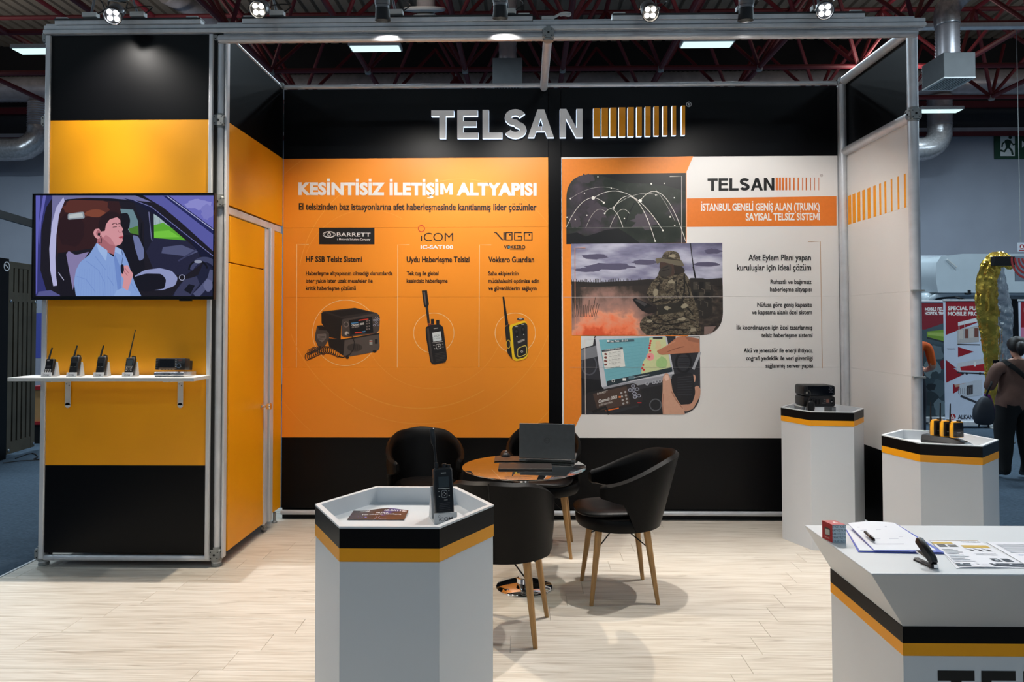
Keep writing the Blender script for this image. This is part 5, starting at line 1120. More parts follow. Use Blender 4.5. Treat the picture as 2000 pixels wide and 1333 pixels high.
# ------------------------------------------------------------------ right pedestal: charger dock with three amber radios
zt = ZL-0.056
a0, a1 = Vector((2.445, 4.425, zt)), Vector((2.612, 4.205, zt)); dc = (a0+a1)/2; dl = (a1-a0).length*0.5
da = math.atan2(a1.y-a0.y, a1.x-a0.x)
dk_ = thing('charger_dock', 'long black charging dock lying across the right-hand pedestal tray', 'charger', (dc.x, dc.y, zt), da)
rings = []
for x, w, h in ((-1.0, .040, .045), (-.97, .046, .052), (-.4, .055, .052), (.2, .055, .050), (.45, .054, .040), (.8, .042, .026), (.97, .024, .016), (1.0, .014, .010)):
    X = x*dl; rings.append([Vector((X, -w*.8, 0.001)), Vector((X, -w, h*.35)), Vector((X, -w, h*.45)), Vector((X, -w*.72, h)), Vector((X, w*.72, h)), Vector((X, w, h*.45)), Vector((X, w, h*.35)), Vector((X, w*.8, 0.001))])
MB().loft(rings).build('dock_body', BPLAST, dk_, local=True, smooth=25)
MB().box((dl*.42, -0.03, 0.0), (dl*.7, 0.03, 0.0005), Matrix.Translation((0, 0, 0.043)) @ Matrix.Rotation(0.09, 4, 'Y')).build('indicator_window', GLOSSB, dk_, local=True)
AMB = mat('amber_rubber', (238, 164, 16), 0.45, var=0.05)
for i in range(3):
    xx = -.062+.054*i; m4 = Matrix.Translation((dc.x, dc.y, zt)) @ Matrix.Rotation(da, 4, 'Z') @ Vector((xx, 0, 0.0535))
    t = thing('amber_radio', ('amber and black pocket radio at the rear of the charging dock', 'amber and black pocket radio in the middle of the charging dock', 'amber and black pocket radio at the front of the charging dock')[i], 'radio', m4, 0.22, 'amber radios in the charging dock')
    b = MB(); rbox(b, 0.082, 0.030, 0.0, 0.094, 0.011, 0.94); b.build('amber_shell', AMB, t, local=True, smooth=50)
    b = MB(); rbox(b, 0.070, 0.006, 0.004, 0.089, 0.0028, 0.94, y0=-0.0145); b.build('black_face', BPLAST, t, local=True, smooth=50)
    b = MB(); rbox(b, 0.070, 0.010, 0.004, 0.086, 0.004, 0.94, y0=0.017); b.build('black_back', BPLAST, t, local=True, smooth=50)
    MB().tube([(-0.036, 0.006, 0.085), (-0.037, 0.006, 0.12), (-0.034, 0.006, 0.20)], [0.006, 0.0042, 0.003], 10).build('antenna', BPLAST, t, local=True)
    MB().lathe([(0.012, 0.093), (0.012, 0.101), (0.0, 0.102)], (0.016, 0, 0), 16).build('knob', BPLAST, t, local=True)
    P = Flat(lambda a, q, d: Vector((a, -0.0176-d, -q)), lift=0.0005); P.rect(-.014, -.032, .014, -.028, (150, 150, 150)); P.ring(0, -.014, .012, .0015, (60, 60, 60), 20); P.ell(-.016, -.068, .006, .012, (4, 4, 5), 16); P.ell(.016, -.068, .006, .012, (4, 4, 5), 16)
    mb = MB(); mb.v = [Vector(q) for q in P.v]; mb.f = P.f; mb.mi = P.mi; mb.build('face_marks', P.mats, t, local=True, smooth=0, recalc=False)
# ------------------------------------------------------------------ on the reception counter
Z0 = ZC+0.0006
f0, f1, bk = Uz(1626, 1061, ZC), Uz(1652.5, 1061, ZC), Uz(1606, 1051.5, ZC)
cb = thing('card_box', 'small red and white business card box on the reception counter corner', 'box', ((f0.x+bk.x)/2, (f0.y+bk.y)/2, ZC))
ux = Vector((f1.x-f0.x, f1.y-f0.y, 0)); uy = Vector((bk.x-f0.x, bk.y-f0.y, 0)); hb = 0.051
REDC = mat('red_card', (176, 26, 34), 0.5, var=0.05); PALE = mat('pale_blue_card', (196, 212, 220), 0.55, var=0.03)
base = Vector((f0.x, f0.y, Z0))
def bx(a, b_, z): return base+ux*a+uy*b_+Vector((0, 0, z))
MB().loft([[bx(0, 0, 0), bx(1, 0, 0), bx(1, 1, 0), bx(0, 1, 0)], [bx(0, 0, hb), bx(1, 0, hb), bx(1, 1, hb), bx(0, 1, hb)]]).build('carton', REDC, cb, smooth=0)
P = Flat(lambda a, q, d: bx(a, 0, (1-q)*hb)-uy.normalized()*d, lift=0.0004); P.rect(0.0, 0.0, 1, 1, PALE)
P.clip = (0.0, 0.0, 1.0, 1.0)
for i in range(5): P.text(('KARTVİZİT KARTVİZİT', 'TKARTVİZİTKARTVİZ', 'İTKARTVİZİTKARTV', 'ZİTKARTVİZİTKARTV', 'İZİTKARTVİZİTKART')[i], -0.28+0.04*i, 1.4, .17+i*.20, .17+i*.20, .13, (70, 92, 104), off=.01)
P.build('end_print', cb)
P = Flat(lambda a, q, d: bx(0, 1-a, (1-q)*hb)-ux.normalized()*d, lift=0.0004); P.round([(.25, .28), (.8, .28), (.8, .72), (.25, .72)], [.08]*4, (60, 52, 46)); P.poly([(.32, .38), (.75, .36), (.75, .66), (.32, .7)], (190, 188, 180)); P.text('KARTVİZİT', .25, .75, .88, .88, .07, (230, 200, 190)); P.build('side_print', cb)
P = Flat(lambda a, q, d: bx(a, q, hb+d), lift=0.0004); P.ell(.6, .5, .16, .14, (236, 226, 220)); P.ell(.66, .5, .10, .08, (176, 26, 34)); P.build('top_print', cb)
PAPER = mat('office_paper', (228, 230, 238), 0.6, var=0.02); BLUEF = mat('blue_film_edge', (92, 108, 206), 0.25, var=0.05)
def quad(px, z): return [Uz(u, v, z) for u, v in px]
def sheet(px, z, th, sag=None, n=10):
    A, B, C_, D_ = quad(px, z); mb = MB()
    def pt(i, j, d):
        a, b_ = i/n, j/n; p = (A*(1-a)+B*a)*(1-b_)+(D_*(1-a)+C_*a)*b_; return Vector((p.x, p.y, z+d+(sag(a, b_) if sag else 0)))
    V = [pt(i, j, th) for j in range(n+1) for i in range(n+1)]+[pt(i, j, 0) for j in range(n+1) for i in range(n+1)]; N = (n+1)*(n+1); F = []
    for j in range(n):
        for i in range(n): k = j*(n+1)+i; F += [(k, k+1, k+n+2, k+n+1), (N+k+n+1, N+k+n+2, N+k+1, N+k)]
    bd = [i for i in range(n+1)]+[(j+1)*(n+1)-1 for j in range(1, n+1)]+[N-1-i for i in range(1, n+1)]+[(n-j)*(n+1) for j in range(1, n)]
    for i in range(len(bd)): a, b_ = bd[i], bd[(i+1) % len(bd)]; F.append((a, N+a, N+b_, b_))
    mb.add(V, F); return mb, pt
fo = thing('document_folder', 'clear blue-edged folder of papers beside the card box on the counter', 'folder', tuple(Uz(1750, 1060, ZC)))
lowq = [(1652, 1036), (1764, 1036), (1846, 1083), (1676, 1079)]
mb, pt = sheet(lowq, Z0, 0.0015); mb.build('lower_cover', BLUEF, fo, smooth=0)
mb, pt = sheet([(1654, 1036), (1762, 1036), (1840, 1080.5), (1679, 1077)], Z0+0.0017, 0.002); mb.build('paper_stack', PAPER, fo, smooth=0)
upq = [(1660, 1031), (1746, 1031), (1836, 1078), (1703, 1076)]
upq2 = [(1668, 1033), (1740, 1031), (1832, 1079), (1712, 1077)]
sag = lambda a, b_: 0.010*(1-b_)+0.006*math.sin(a*3)*(1-b_)
mb, pt = sheet([(1656, 1030), (1748.5, 1030), (1844, 1080), (1707, 1076.8)], Z0+0.004, 0.0008, sag); mb.build('upper_cover', BLUEF, fo, smooth=60)
mb, pt = sheet([(1656, 1029.5), (1747, 1029.5), (1829, 1076), (1708, 1075.5)], Z0+0.0050, 0.0008, sag); mb.build('top_sheet', PAPER, fo, smooth=60)
P = Flat(lambda a, q, d: pt(a*10, q*10, 0.0008+d), lift=0.0004)
for q, x0, x1 in ((.18, .1, .7), (.3, .1, .5), (.55, .12, .75), (.62, .12, .62), (.8, .1, .6)): P.rect(x0, q, x1, q+.012, (150, 152, 176))
P.build('print', fo)
pc, pd_ = Uz(1689, 1039, ZC+0.022), Uz(1707.5, 1056, ZC+0.016)
pe = thing('pen', 'black and silver ball pen lying on the paper stack', 'pen', tuple(pc))
d_ = (pd_-pc); MB().tube([pc, pc+d_*.05, pc+d_*.6], [.003, .0045, .0045], 12).build('barrel', BPLAST, pe); MB().tube([pc+d_*.6, pc+d_*.92, pd_], [.0052, .0050, .003], 12).build('cap', GLOSSB, pe); MB().tube([pc+d_*.58, pc+d_*.61], .0055, 12).build('ring', CHROME, pe); MB().bar(pc+d_*.62+Vector((0, 0, .0058)), pc+d_*.95+Vector((0, 0, .0058)), .002, .0014).build('clip', CHROME, pe)
s0, s1 = Uz(1790, 1095, ZC), Uz(1823, 1110, ZC); sa = math.atan2(s1.y-s0.y, s1.x-s0.x); sl = (s1-s0).length
sp = thing('stapler', 'black stapler with raised arm standing on the front of the counter', 'stapler', (s0.x, s0.y, Z0), sa)
rings = []
def bodyring(x, w, z0, z1): return [Vector((x, -w, z0)), Vector((x, w, z0)), Vector((x, w*.9, z1-.003)), Vector((x, w*.5, z1)), Vector((x, -w*.5, z1)), Vector((x, -w*.9, z1-.003))]
L = sl*1.05
MB().loft([bodyring(-.004, .006, 0, .005), bodyring(0, .010, 0, .007), bodyring(L*.8, .010, 0, .007), bodyring(L, .011, 0, .012), bodyring(L+.004, .009, 0, .012)]).build('base', BPLAST, sp, local=True, smooth=30)
up = Matrix.Translation((L*.97, 0, .012)) @ Matrix.Rotation(math.radians(32), 4, 'Y') @ Matrix.Translation((-L*.97, 0, 0))
b = MB(); b.loft([bodyring(-.010, .006, .010, .016), bodyring(-.004, .010, .004, .020), bodyring(L*.4, .0105, .002, .019), bodyring(L*.85, .010, -.002, .016), bodyring(L, .009, -.004, .010)]); b.v = [up @ q for q in b.v]; b.build('arm', BPLAST, sp, local=True, smooth=40)
b = MB(); b.box((L*.05, -.006, 0.0), (L*.9, .006, .0035)); b.v = [Matrix.Translation((L*.97, 0, .010)) @ Matrix.Rotation(math.radians(14), 4, 'Y') @ Matrix.Translation((-L*.97, 0, 0)) @ q for q in b.v]; b.build('magazine', CHROME, sp, local=True)
b = MB(); b.box((L+.0045, -.006, .002), (L+.006, .006, .011)); b.build('spring_plate', CHROME, sp, local=True)
NAVY = (28, 34, 52)
def brochure(px, z, label, kind):
    c_ = sum(quad(px, z), Vector())/4; t = thing('product_brochure', label, 'brochure', (c_.x, c_.y, ZC), 0, 'brochures on the counter')
    mb, pt = sheet(px, z, 0.0006, (lambda a, b_: 0.0012*math.sin(a*5)*b_) if kind else None); mb.build('paper', PAPER, t, smooth=60)
    if kind:
        P = Flat(lambda a, q, d: pt(a*10, q*10, 0.0006+d), lift=0.0006, rough=0.3)
        if kind == 1:
            P.rect(.0, 0, .98, .012, (190, 150, 90)); P.text('VOKKERO', .60, .97, .085, .085, .035, (60, 62, 66), off=.02); P.rect(.0, .075, .38, .15, (206, 172, 56)); P.rect(.05, .16, .2, .27, (70, 62, 62)); P.rect(.24, .18, .40, .27, (96, 86, 82)); P.rect(.48, .20, .96, .30, (214, 176, 50))
            for i in range(3): P.poly([(.5+i*.15, .36), (.56+i*.15, .36), (.58+i*.15, .43), (.52+i*.15, .43)], (64, 50, 54)); P.line([(.46+i*.15, .33), (.52+i*.15, .38)], .012, (80, 74, 80))
            for i in range(9): P.rect(.04 if i < 6 else .02, .36+i*.055, .24+.05*(i % 3), .375+i*.055, (140, 148, 160))
            for i in range(2): P.rect(.50+.0*i, .52+i*.04, .86, .53+i*.04, (150, 156, 166))
            for i in range(2): P.poly([(.62+i*.17, .70), (.74+i*.17, .70), (.76+i*.17, .80), (.63+i*.17, .80)], (30, 34, 48)); P.rect(.67+i*.17, .73, .72+i*.17, .77, (200, 206, 212))
            P.rect(.0, .87, 1, .97, NAVY)
            for i in range(4): P.rect(.06+i*.24, .885, .10+i*.24, .915, (220, 224, 230)); P.text('www.vokkero.com', .12+i*.24, .24+i*.24, .94, .94, .03, (180, 186, 196))
        else:
            for i in range(8): P.rect(.12, .1+i*.05, .95-.1*(i % 3), .115+i*.05, (150, 156, 170))
            P.rect(.2, .55, .9, .565, (60, 90, 170)); P.text('ALAN', .4, .7, .66, .66, .04, (50, 56, 66))
        P.build('print', t)
    return t
brochure([(1826, 1063), (1905, 1063), (1990, 1110), (1868, 1111.5)], Z0, 'lower loose sheet sticking out under the product brochure on the counter', 0)
brochure([(1815, 1056.5), (1912, 1057), (2012, 1109.5), (1874, 1109)], Z0+0.0016, 'product brochure with amber bars and navy footer on the reception counter', 1)
brochure([(1926, 1059.5), (2010, 1060), (2110, 1109), (2012, 1109)], Z0+0.0005, 'white printed sheet at the right edge of the counter', 2)
# ------------------------------------------------------------------ spotlights on the beam
LENS = _emis('lit_lens', (255, 246, 226), 30.0); LENSW = _emis('lit_lens_cool', (246, 250, 255), 30.0)
CAN = mat('grey_lamp_can', (112, 116, 122), 0.4, metal=0.4); SNOOT = mat('black_snoot', (10, 11, 16), 0.55, var=0.1)
def lamp(u, v, fwd, label, aim, W, col, lens, yc=4.68, size=math.radians(95), blend=0.6, tip=None, fx=0.05):
    c = Uy(u, v, yc)
    t = thing('spotlight', label, 'spotlight', tuple(c), 0, 'spotlights on the front beam')
    d = (Vector(aim)-c).normalized()
    if tip is not None: d = Vector(tip).normalized()
    R = d.to_track_quat('Z', 'Y').to_matrix().to_4x4(); M = Matrix.Translation(c) @ R
    def fin(mb, n, m, **k): mb.v = [M @ p for p in mb.v]; return mb.build(n, m, t, **k)
    b = MB(); b.lathe([(0.0, -0.14), (0.045, -0.14), (0.050, -0.13), (0.050, -0.045), (0.046, -0.04), (0.046, -0.02)], n=28); fin(b, 'can', CAN)
    if fwd:
        b = MB(); b.lathe([(0.047, -0.042), (0.056, -0.02), (0.058, 0.03), (0.054, 0.03), (0.050, 0.0), (0.0, -0.004)], n=28); fin(b, 'shade', SNOOT)
        for a, q in ((-.02, -.02), (.02, -.02), (.02, .02), (-.02, .02)):
            b = MB(); b.lathe([(0.0, 0.004), (0.014, 0.004), (0.016, 0.001), (0.016, -0.003), (0.0, -0.003)], (a, q, 0.004), 14); fin(b, 'lens', lens)
        b = MB(); b.lathe([(0.0515, 0.026), (0.0545, 0.0295), (0.0515, 0.0305)], n=28, caps=False); fin(b, 'rim', CHROME)
    else:
        b = MB(); b.lathe([(0.047, -0.042), (0.044, -0.03), (0.052, 0.06), (0.049, 0.06), (0.042, -0.025), (0.0, -0.028)], n=28); fin(b, 'shade', SNOOT)
        b = MB(); b.lathe([(0.0, -0.018), (0.028, -0.018), (0.03, -0.022), (0.0, -0.024)], n=16); fin(b, 'lens', lens)
    # yoke and arm down to the track
    sd = (R @ Vector((1, 0, 0)));
    if abs(sd.z) > 0.5: sd = R @ Vector((0, 1, 0))
    sd = Vector((sd.x, sd.y, 0)).normalized()
    foot = Vector((c.x+fx, 4.9, 3.842)); back = c-d*0.09
    for s_ in (-1, 1): MB().bar(back+sd*(0.056*s_), back+sd*(0.056*s_)+Vector((0, 0.03, 0.09)), 0.005, 0.014).build('yoke', CHROME, t)
    MB().bar(back+sd*0.056+Vector((0, 0.03, 0.09)), back-sd*0.056+Vector((0, 0.03, 0.09)), 0.014, 0.005).build('yoke', CHROME, t)
    MB().tube([back+Vector((0, 0.03, 0.092)), Vector((c.x+fx*.6, 4.86, max(back.z+.09, 3.95))), foot], 0.008, 10).build('arm', CAN, t)
    MB().box((foot.x-0.05, foot.y-0.025, 3.8310), (foot.x+0.05, foot.y+0.025, 3.866)).build('adapter', WHITEF, t, bevel=0.003)
    MB().tube(spline([foot+Vector((0.05, 0, 0.02)), foot+Vector((0.10, -0.01, 0.06)), (foot+back)/2+Vector((0.07, 0, 0.05)), back-d*0.05]), 0.004, 8).build('flex', BPLAST, t)
    l = bpy.data.lights.new('spot', 'SPOT'); l.energy = W; l.color = col; l.spot_size = size; l.spot_blend = blend; l.shadow_soft_size = 0.03
    o = bpy.data.objects.new('spot_lamp', l); COL.objects.link(o); o.parent = t
    Rl = (Vector(aim)-c).normalized().to_track_quat('-Z', 'Y').to_matrix().to_4x4()
    o.matrix_local = wmat(t).inverted() @ (Matrix.Translation(c+d*(0.035 if fwd else 0.063)) @ Rl)
WARM, COOL, NEUT = (1.0, 0.86, 0.68), (0.97, 0.97, 1.0), (1.0, 0.955, 0.90)
FT = (0.10, -1.0, -0.62)
lamp(221, 30, True, 'lit spotlight facing the viewer above the left amber tower', (-2.9, 2.7, 0), SPOT_F, COOL, LENSW, tip=(0.35, -1, -0.75))
lamp(505, 18, True, 'lit warm spotlight facing the viewer right of the left tower corner', (-1.6, 3.2, 0), SPOT_F, WARM, LENS, tip=(0.1, -1, -0.55))
lamp(747, 22, False, 'black-shaded spotlight pointing down, left of the two nearest the middle joint', (-1.0, 6.0, 1.7), SPOT_B, NEUT, LENS, tip=(0, 0.18, -1))
lamp(977, 18, False, 'black-shaded spotlight pointing down just left of the middle joint', (0.1, 6.0, 1.7), SPOT_B, NEUT, LENS, tip=(0, 0.18, -1))
lamp(1270, 24, True, 'lit spotlight facing the viewer right of the middle joint', (1.0, 2.8, 0), SPOT_F, NEUT, LENS, tip=(0, -1, -0.75))
lamp(1457, 22, False, 'black-shaded spotlight pointing down over the white poster', (1.9, 6.0, 1.7), SPOT_B, NEUT, LENS, tip=(0, 0.15, -1))
lamp(1611, 20, True, 'lit spotlight facing the viewer at the right end of the beam', (2.2, 3.0, 0.3), SPOT_F, NEUT, LENSW, tip=(-0.35, -1, -0.6))
lamp(142, -31, False, 'added black-shaded spotlight just above the top edge of the picture, over the amber tower', (-2.62, 4.879, 2.6), SPOT_B*.75, NEUT, LENS, yc=4.45, size=math.radians(105), blend=1.0, tip=(0.0, 0.25, -1), fx=-0.16)  # unseen spotlight, added for the bright streak on the tower's black panel
# loose grey cable and connector at the middle joint
cb_ = thing('cable_loop', 'loose pale cable looping out of the connector above the middle beam joint', 'cable', (XJ, 4.9, 3.79))
MB().box((Uy(1058, 45, 4.9).x, 4.885, 3.7865), (Uy(1082, 45, 4.9).x, 4.915, 3.812)).build('connector', WHITEF, cb_, bevel=0.004)
MB().tube(spline([Uy(1082, 34, 4.9), Uy(1098, 26, 4.9), Uy(1112, 26, 4.9), Uy(1112, 30, 4.9), Uy(1101, 29, 4.9), Uy(1094, 30, 4.9)]), 0.009, 10).build('cable', WHITEF, cb_)
# ------------------------------------------------------------------ the exhibition hall behind
YW = 19.5
wf = struct('wall_far')
for i in range(10):
    x0 = -26+5.2*i
    MB().box((x0+.01, YW, -0.03), (x0+5.19, YW+.2, 6.93)).build('panel', HALLW, wf, bevel=0.01)
    MB().box((x0+.01, YW+.05, 6.95), (x0+5.19, YW+.25, 8.2)).build('panel', HALLD, wf, bevel=0.01)
MB().box((-26, YW-.03, 6.87), (26, YW-.001, 6.97)).build('trim_3', mat('pale_trim', (176, 180, 190), 0.6), wf)
MB().box((-26, YW+.1, 8.2), (26, YW+.3, 10.2)).build('upper_wall', mat('near_black_wall', (24, 23, 25), 0.9), wf, smooth=0)
ce = struct('ceiling')
# corrugated roof sheets, ridges running away from the viewer
for k in range(18):
    x0 = -21.6+2.4*k; mb = MB(); P_ = []
    for j in range(8):
        a = x0+0.3*j; P_ += [(a, 0), (a+.20, 0), (a+.225, .07), (a+.275, .07)]
    P_.append((x0+2.4, 0))
    for ya, yb2, dz in ((-14.0, 2.1, 0.0), (2.0, 11.0, 0.012), (10.9, 20.0, 0.024)):
        mb.add([Vector((a, ya, 9.45+z+dz)) for a, z in P_]+[Vector((a, yb2, 9.45+z+dz)) for a, z in P_], [(i, i+1, len(P_)+i+1, len(P_)+i) for i in range(len(P_)-1)])
    mb.build('roof_sheet', ROOF, ce, smooth=0, recalc=False)
# space frame
sf = thing('space_frame', 'dark red tubular steel space frame under the hall roof', 'roof truss', (0, 14, 7.0))
ZBt, ZTt, MX, MY = 7.0, 8.65, 2.05, 2.1
XN = [0.80+MX*k for k in range(-6, 8)]; YN = [10.6+MY*k for k in range(4)]
_tc = {}
def strut(name, a, b, r):
    a, b = Vector(a), Vector(b); d = b-a; k = (name, round(d.length, 3))
    if k not in _tc:
        o = MB().tube([(0, 0, 0), (0, 0, d.length)], r, 8).build(name, RED, sf, local=True); _tc[k] = o
    else: o = _tc[k].copy(); COL.objects.link(o)
    o.location = a-Vector((0, 14, 7.0)); o.rotation_mode = 'QUATERNION'; o.rotation_quaternion = d.to_track_quat('Z', 'Y')
nodes = MB()
for iy, y in enumerate(YN):
    for ix, x in enumerate(XN):
        if ix+1 < len(XN): strut('chord', (x, y, ZBt), (XN[ix+1], y, ZBt), 0.055)
        if iy+1 < len(YN) and not (iy == 0 and abs(x-6.95) < .1): strut('chord', (x, y, ZBt), (x, YN[iy+1], ZBt), 0.055)
        for sx in (-.5, .5):
            for sy in (-.5, .5):
                if -7.0 < x < 12: strut('diagonal', (x, y, ZBt), (x+sx*MX, y+sy*MY, ZTt), 0.040)
        strut('top_chord', (x-.5*MX, y-.5*MY, ZTt), (x+.5*MX, y-.5*MY, ZTt), 0.055)
        if iy+1 < len(YN): strut('top_chord', (x-.5*MX, y-.5*MY, ZTt), (x-.5*MX, y+.5*MY, ZTt), 0.05)
_nd = None
for y in YN:
    for x in XN[2:]:
        if _nd is None: _nd = MB().lathe([(0, -.09), (.06, -.08), (.085, 0), (.06, .08), (0, .09)], n=12).build('node', CAST, sf, local=True); o = _nd
        else: o = _nd.copy(); COL.objects.link(o)
        o.location = Vector((x, y, ZBt))-Vector((0, 14, 7.0))
MB().bar((-20, 19.3, 7.55), (20, 19.3, 7.55), .1, .18).build('purlin', RED, sf); MB().bar((-20, 19.3, 6.75), (20, 19.3, 6.75), .08, .12).build('purlin', RED, sf)
# cable tray along one chord
tr = thing('cable_tray', 'thin grey cable tray running along the red truss chord at the upper right', 'cable tray', (8, 12.5, 7.12))
p0, p1 = Uy(1795, 50, 12.5), Uy(2060, 48, 12.5)
MB().box((p0.x, 12.45, p0.z-.05), (p1.x, 12.6, p0.z+.03)).build('channel', ALU, tr, bevel=0.01)
# air ducts
def ribbed(name, path, r, m, par, pitch=0.07, amp=0.06, n=24, sub=10):
    P_ = spline([Vector(p) for p in path], sub) if len(path) > 2 else [Vector(path[0]).lerp(Vector(path[1]), i/20) for i in range(21)]
    out = []; rs = []; L = 0
    for i in range(len(P_)-1):
        a, b = P_[i], P_[i+1]; k = max(1, int((b-a).length/(pitch/2)))
        for j in range(k): out.append(a.lerp(b, j/k))
    out.append(P_[-1])
    for i in range(len(out)): rs.append(r*(1+amp*(0.5 if i % 2 else -0.5)))
    MB().tube(out, rs, n).build(name, m, par, smooth=60)
zc = Uy(1000, 168, 18.5).z
dm = thing('main_air_duct', 'long horizontal silver air duct behind the red trusses', 'duct', (0, 18.5, zc)); ribbed('duct_run', [(-17, 18.5, zc), (19, 18.5, zc)], 0.33, GALV, dm, 0.12, 0.03)
for u, xe, lb in ((1836, -1.6, 'silver elbow duct dropping from the main duct at the right, bending left'), (78, -2.4, 'silver elbow duct dropping from the main duct at the far left')):
    x = Uy(u, 250, 18.5).x; t = thing('elbow_duct', lb, 'duct', (x, 18.5, zc-.33)); ze = Uy(u, 288, 18.5).z; rr_ = 0.29
    ribbed('drop', [(x, 18.5, zc-.36), (x, 18.5, ze+.55)], rr_, GALV, t, 0.11, 0.07)
    MB().tube(spline([Vector((x, 18.5, ze+.56)), Vector((x-.03, 18.5, ze+.28)), Vector((x-.22, 18.45, ze+.04)), Vector((x-.6, 18.4, ze-.08)), Vector((x+xe, 18.4, ze-.06))], 6), [rr_*(1+.03*(i % 2)) for i in range(25)], 20).build('elbow', FOILD, t, smooth=60)
def airbox(u0, u1, v0, v1, y, dep, lb, path, rr_):
    a, b = Uy(u0, v0, y), Uy(u1, v1, y); t = thing('air_outlet_box', lb, 'air outlet', ((a.x+b.x)/2, y+dep/2, b.z))
    MB().box((a.x, y, b.z+.02), (b.x, y+dep, a.z)).build('casing', VENTG, t, bevel=0.008)
    fb = MB(); w = .03
    fb.box((a.x, y, b.z), (b.x, y+w, b.z+.019)); fb.box((a.x, y+dep-w, b.z), (b.x, y+dep, b.z+.019)); fb.box((a.x, y+w, b.z), (a.x+w, y+dep-w, b.z+.019)); fb.box((b.x-w, y+w, b.z), (b.x, y+dep-w, b.z+.019)); fb.box(((a.x+b.x)/2-.01, y+w, b.z), ((a.x+b.x)/2+.01, y+dep-w, b.z+.019)); fb.build('grille_frame', WHITEF, t)
    MB().box((a.x+.01, y+.01, b.z+.012), (b.x-.01, y+dep-.01, b.z+.0195)).build('grille_opening', DARK, t, smooth=0)
    n = 9
    for i in range(n):
        xx = a.x+w+(b.x-a.x-2*w)*(i+.5)/n; MB().box((xx-.008, y+w, b.z+.001), (xx+.008, y+dep-w, b.z+.0115)).build('slat', WHITEF, t)
    cx = (a.x+b.x)/2
    ribbed('collar', [(cx, y+dep*.5, a.z), (cx, y+dep*.5, a.z+path)], rr_, GALV, t, 0.09, 0.06)
    return t, cx, a.z+path
t, cx, zt_ = airbox(962, 1020, 113, 166, 12.9, 0.42, 'grey air outlet box with slatted underside behind the middle beam joint', 1.5, .165)
t, cx, zt_ = airbox(1843, 1906, 102, 152, 11.2, .62, 'grey air outlet box with slatted underside hanging at the upper right', .55, .175)
P0 = Vector((cx, 11.51, zt_))
MB().tube(spline([P0, P0+Vector((0, 0, .22)), P0+Vector((.12, 0, .42)), P0+Vector((.5, -.1, .75)), P0+Vector((1.3, -.3, 1.3))], 7), [.185*(1+.03*(i % 2)) for i in range(29)], 20).build('foil_bend', FOILD, t, smooth=60)
# branch duct at the upper left and ceiling diffuser
a, b = Uz(322, -12, 9.08), Uz(462, 62, 9.08); t = thing('branch_duct', 'ribbed silver duct slanting under the roof at the upper left', 'duct', tuple(b)); ribbed('duct_run', [a, b, b+(b-a)*.3], 0.21, GALV, t, 0.09, 0.05)
c = Uy(830, 30, 12.0); t = thing('ceiling_diffuser', 'pale round saucer-shaped air diffuser above the beam, left of the middle', 'air diffuser', tuple(c))
mb = MB(); mb.lathe([(0.0, .10), (.13, .10), (.16, .04), (.34, .07), (.36, .10), (.345, .12), (.2, .1)], n=36); mb.v = [c+Matrix.Rotation(0.35, 3, 'X') @ p for p in mb.v]; mb.build('saucer', WHITEF, t)
mb = MB(); mb.lathe([(0.0, -.12), (.10, -.11), (.20, -.03), (.21, .0), (.12, .03)], n=30); mb.v = [c+Matrix.Rotation(0.35, 3, 'X') @ p for p in mb.v]; mb.build('cone', WHITEF, t); MB().cyl(c+Vector((0, .1, .1)), c+Vector((0, .1, 1.3)), .16, n=20).build('neck', GALV, t)
# hall luminaires in view
LUM = _emis('lit_diffuser', (216, 250, 250), 1.15)
for u0, u1, v0, v1, y, lb in ((683, 778, 80, 91, 12.9, 'lit flat ceiling luminaire left of the middle joint, seen under the beam'), (1336, 1433, 72, 83, 12.9, 'lit flat ceiling luminaire right of the middle joint, seen under the beam'),
                              (1800, 1880, 205, 215, 17.2, 'lit flat luminaire beside the right stand post'), (24, 96, 84, 96, 12.9, 'lit flat ceiling luminaire at the far left behind the tower')):
    a, b = Uy(u0, v1, y), Uy(u1, v1, y); w = b.x-a.x; z = a.z
    t = thing('hall_luminaire', lb, 'ceiling light', ((a.x+b.x)/2, y+.14, z), 0, 'hall luminaires in view')
    MB().box((a.x-.03, y-.03, z+.012), (b.x+.03, y+.30, z+.09)).build('housing', WHITEF, t, bevel=0.01); MB().box((a.x, y, z), (b.x, y+.27, z+.0115)).build('diffuser', LUM, t, smooth=0)
    area_light((a.x+b.x)/2, y+.14, z-.02, w, .25, HALL_W*.5, HALL_COL).parent = None
    for xx in (a.x+.1, b.x-.1): MB().cyl((xx, y+.14, z+.09), (xx, y+.14, ZBt-.06 if z < 6.9 else z+.5), .006, n=6).build('hanger', CAST, t)
# small fittings on the truss
t = thing('alarm_bell', 'small dark red bell-shaped sounder hanging under a truss node', 'alarm', tuple(Uy(890, 160, 14.8))); c = Uy(890, 160, 14.8); mb = MB(); mb.lathe([(0, .10), (.05, .10), (.06, .05), (.12, -.02), (.13, -.07), (0, -.09)], c, 20); mb.build('sounder', RED, t); MB().cyl(c+Vector((0, 0, .10)), c+Vector((0, 0, .16)), .02, n=8).build('stem', CAST, t)
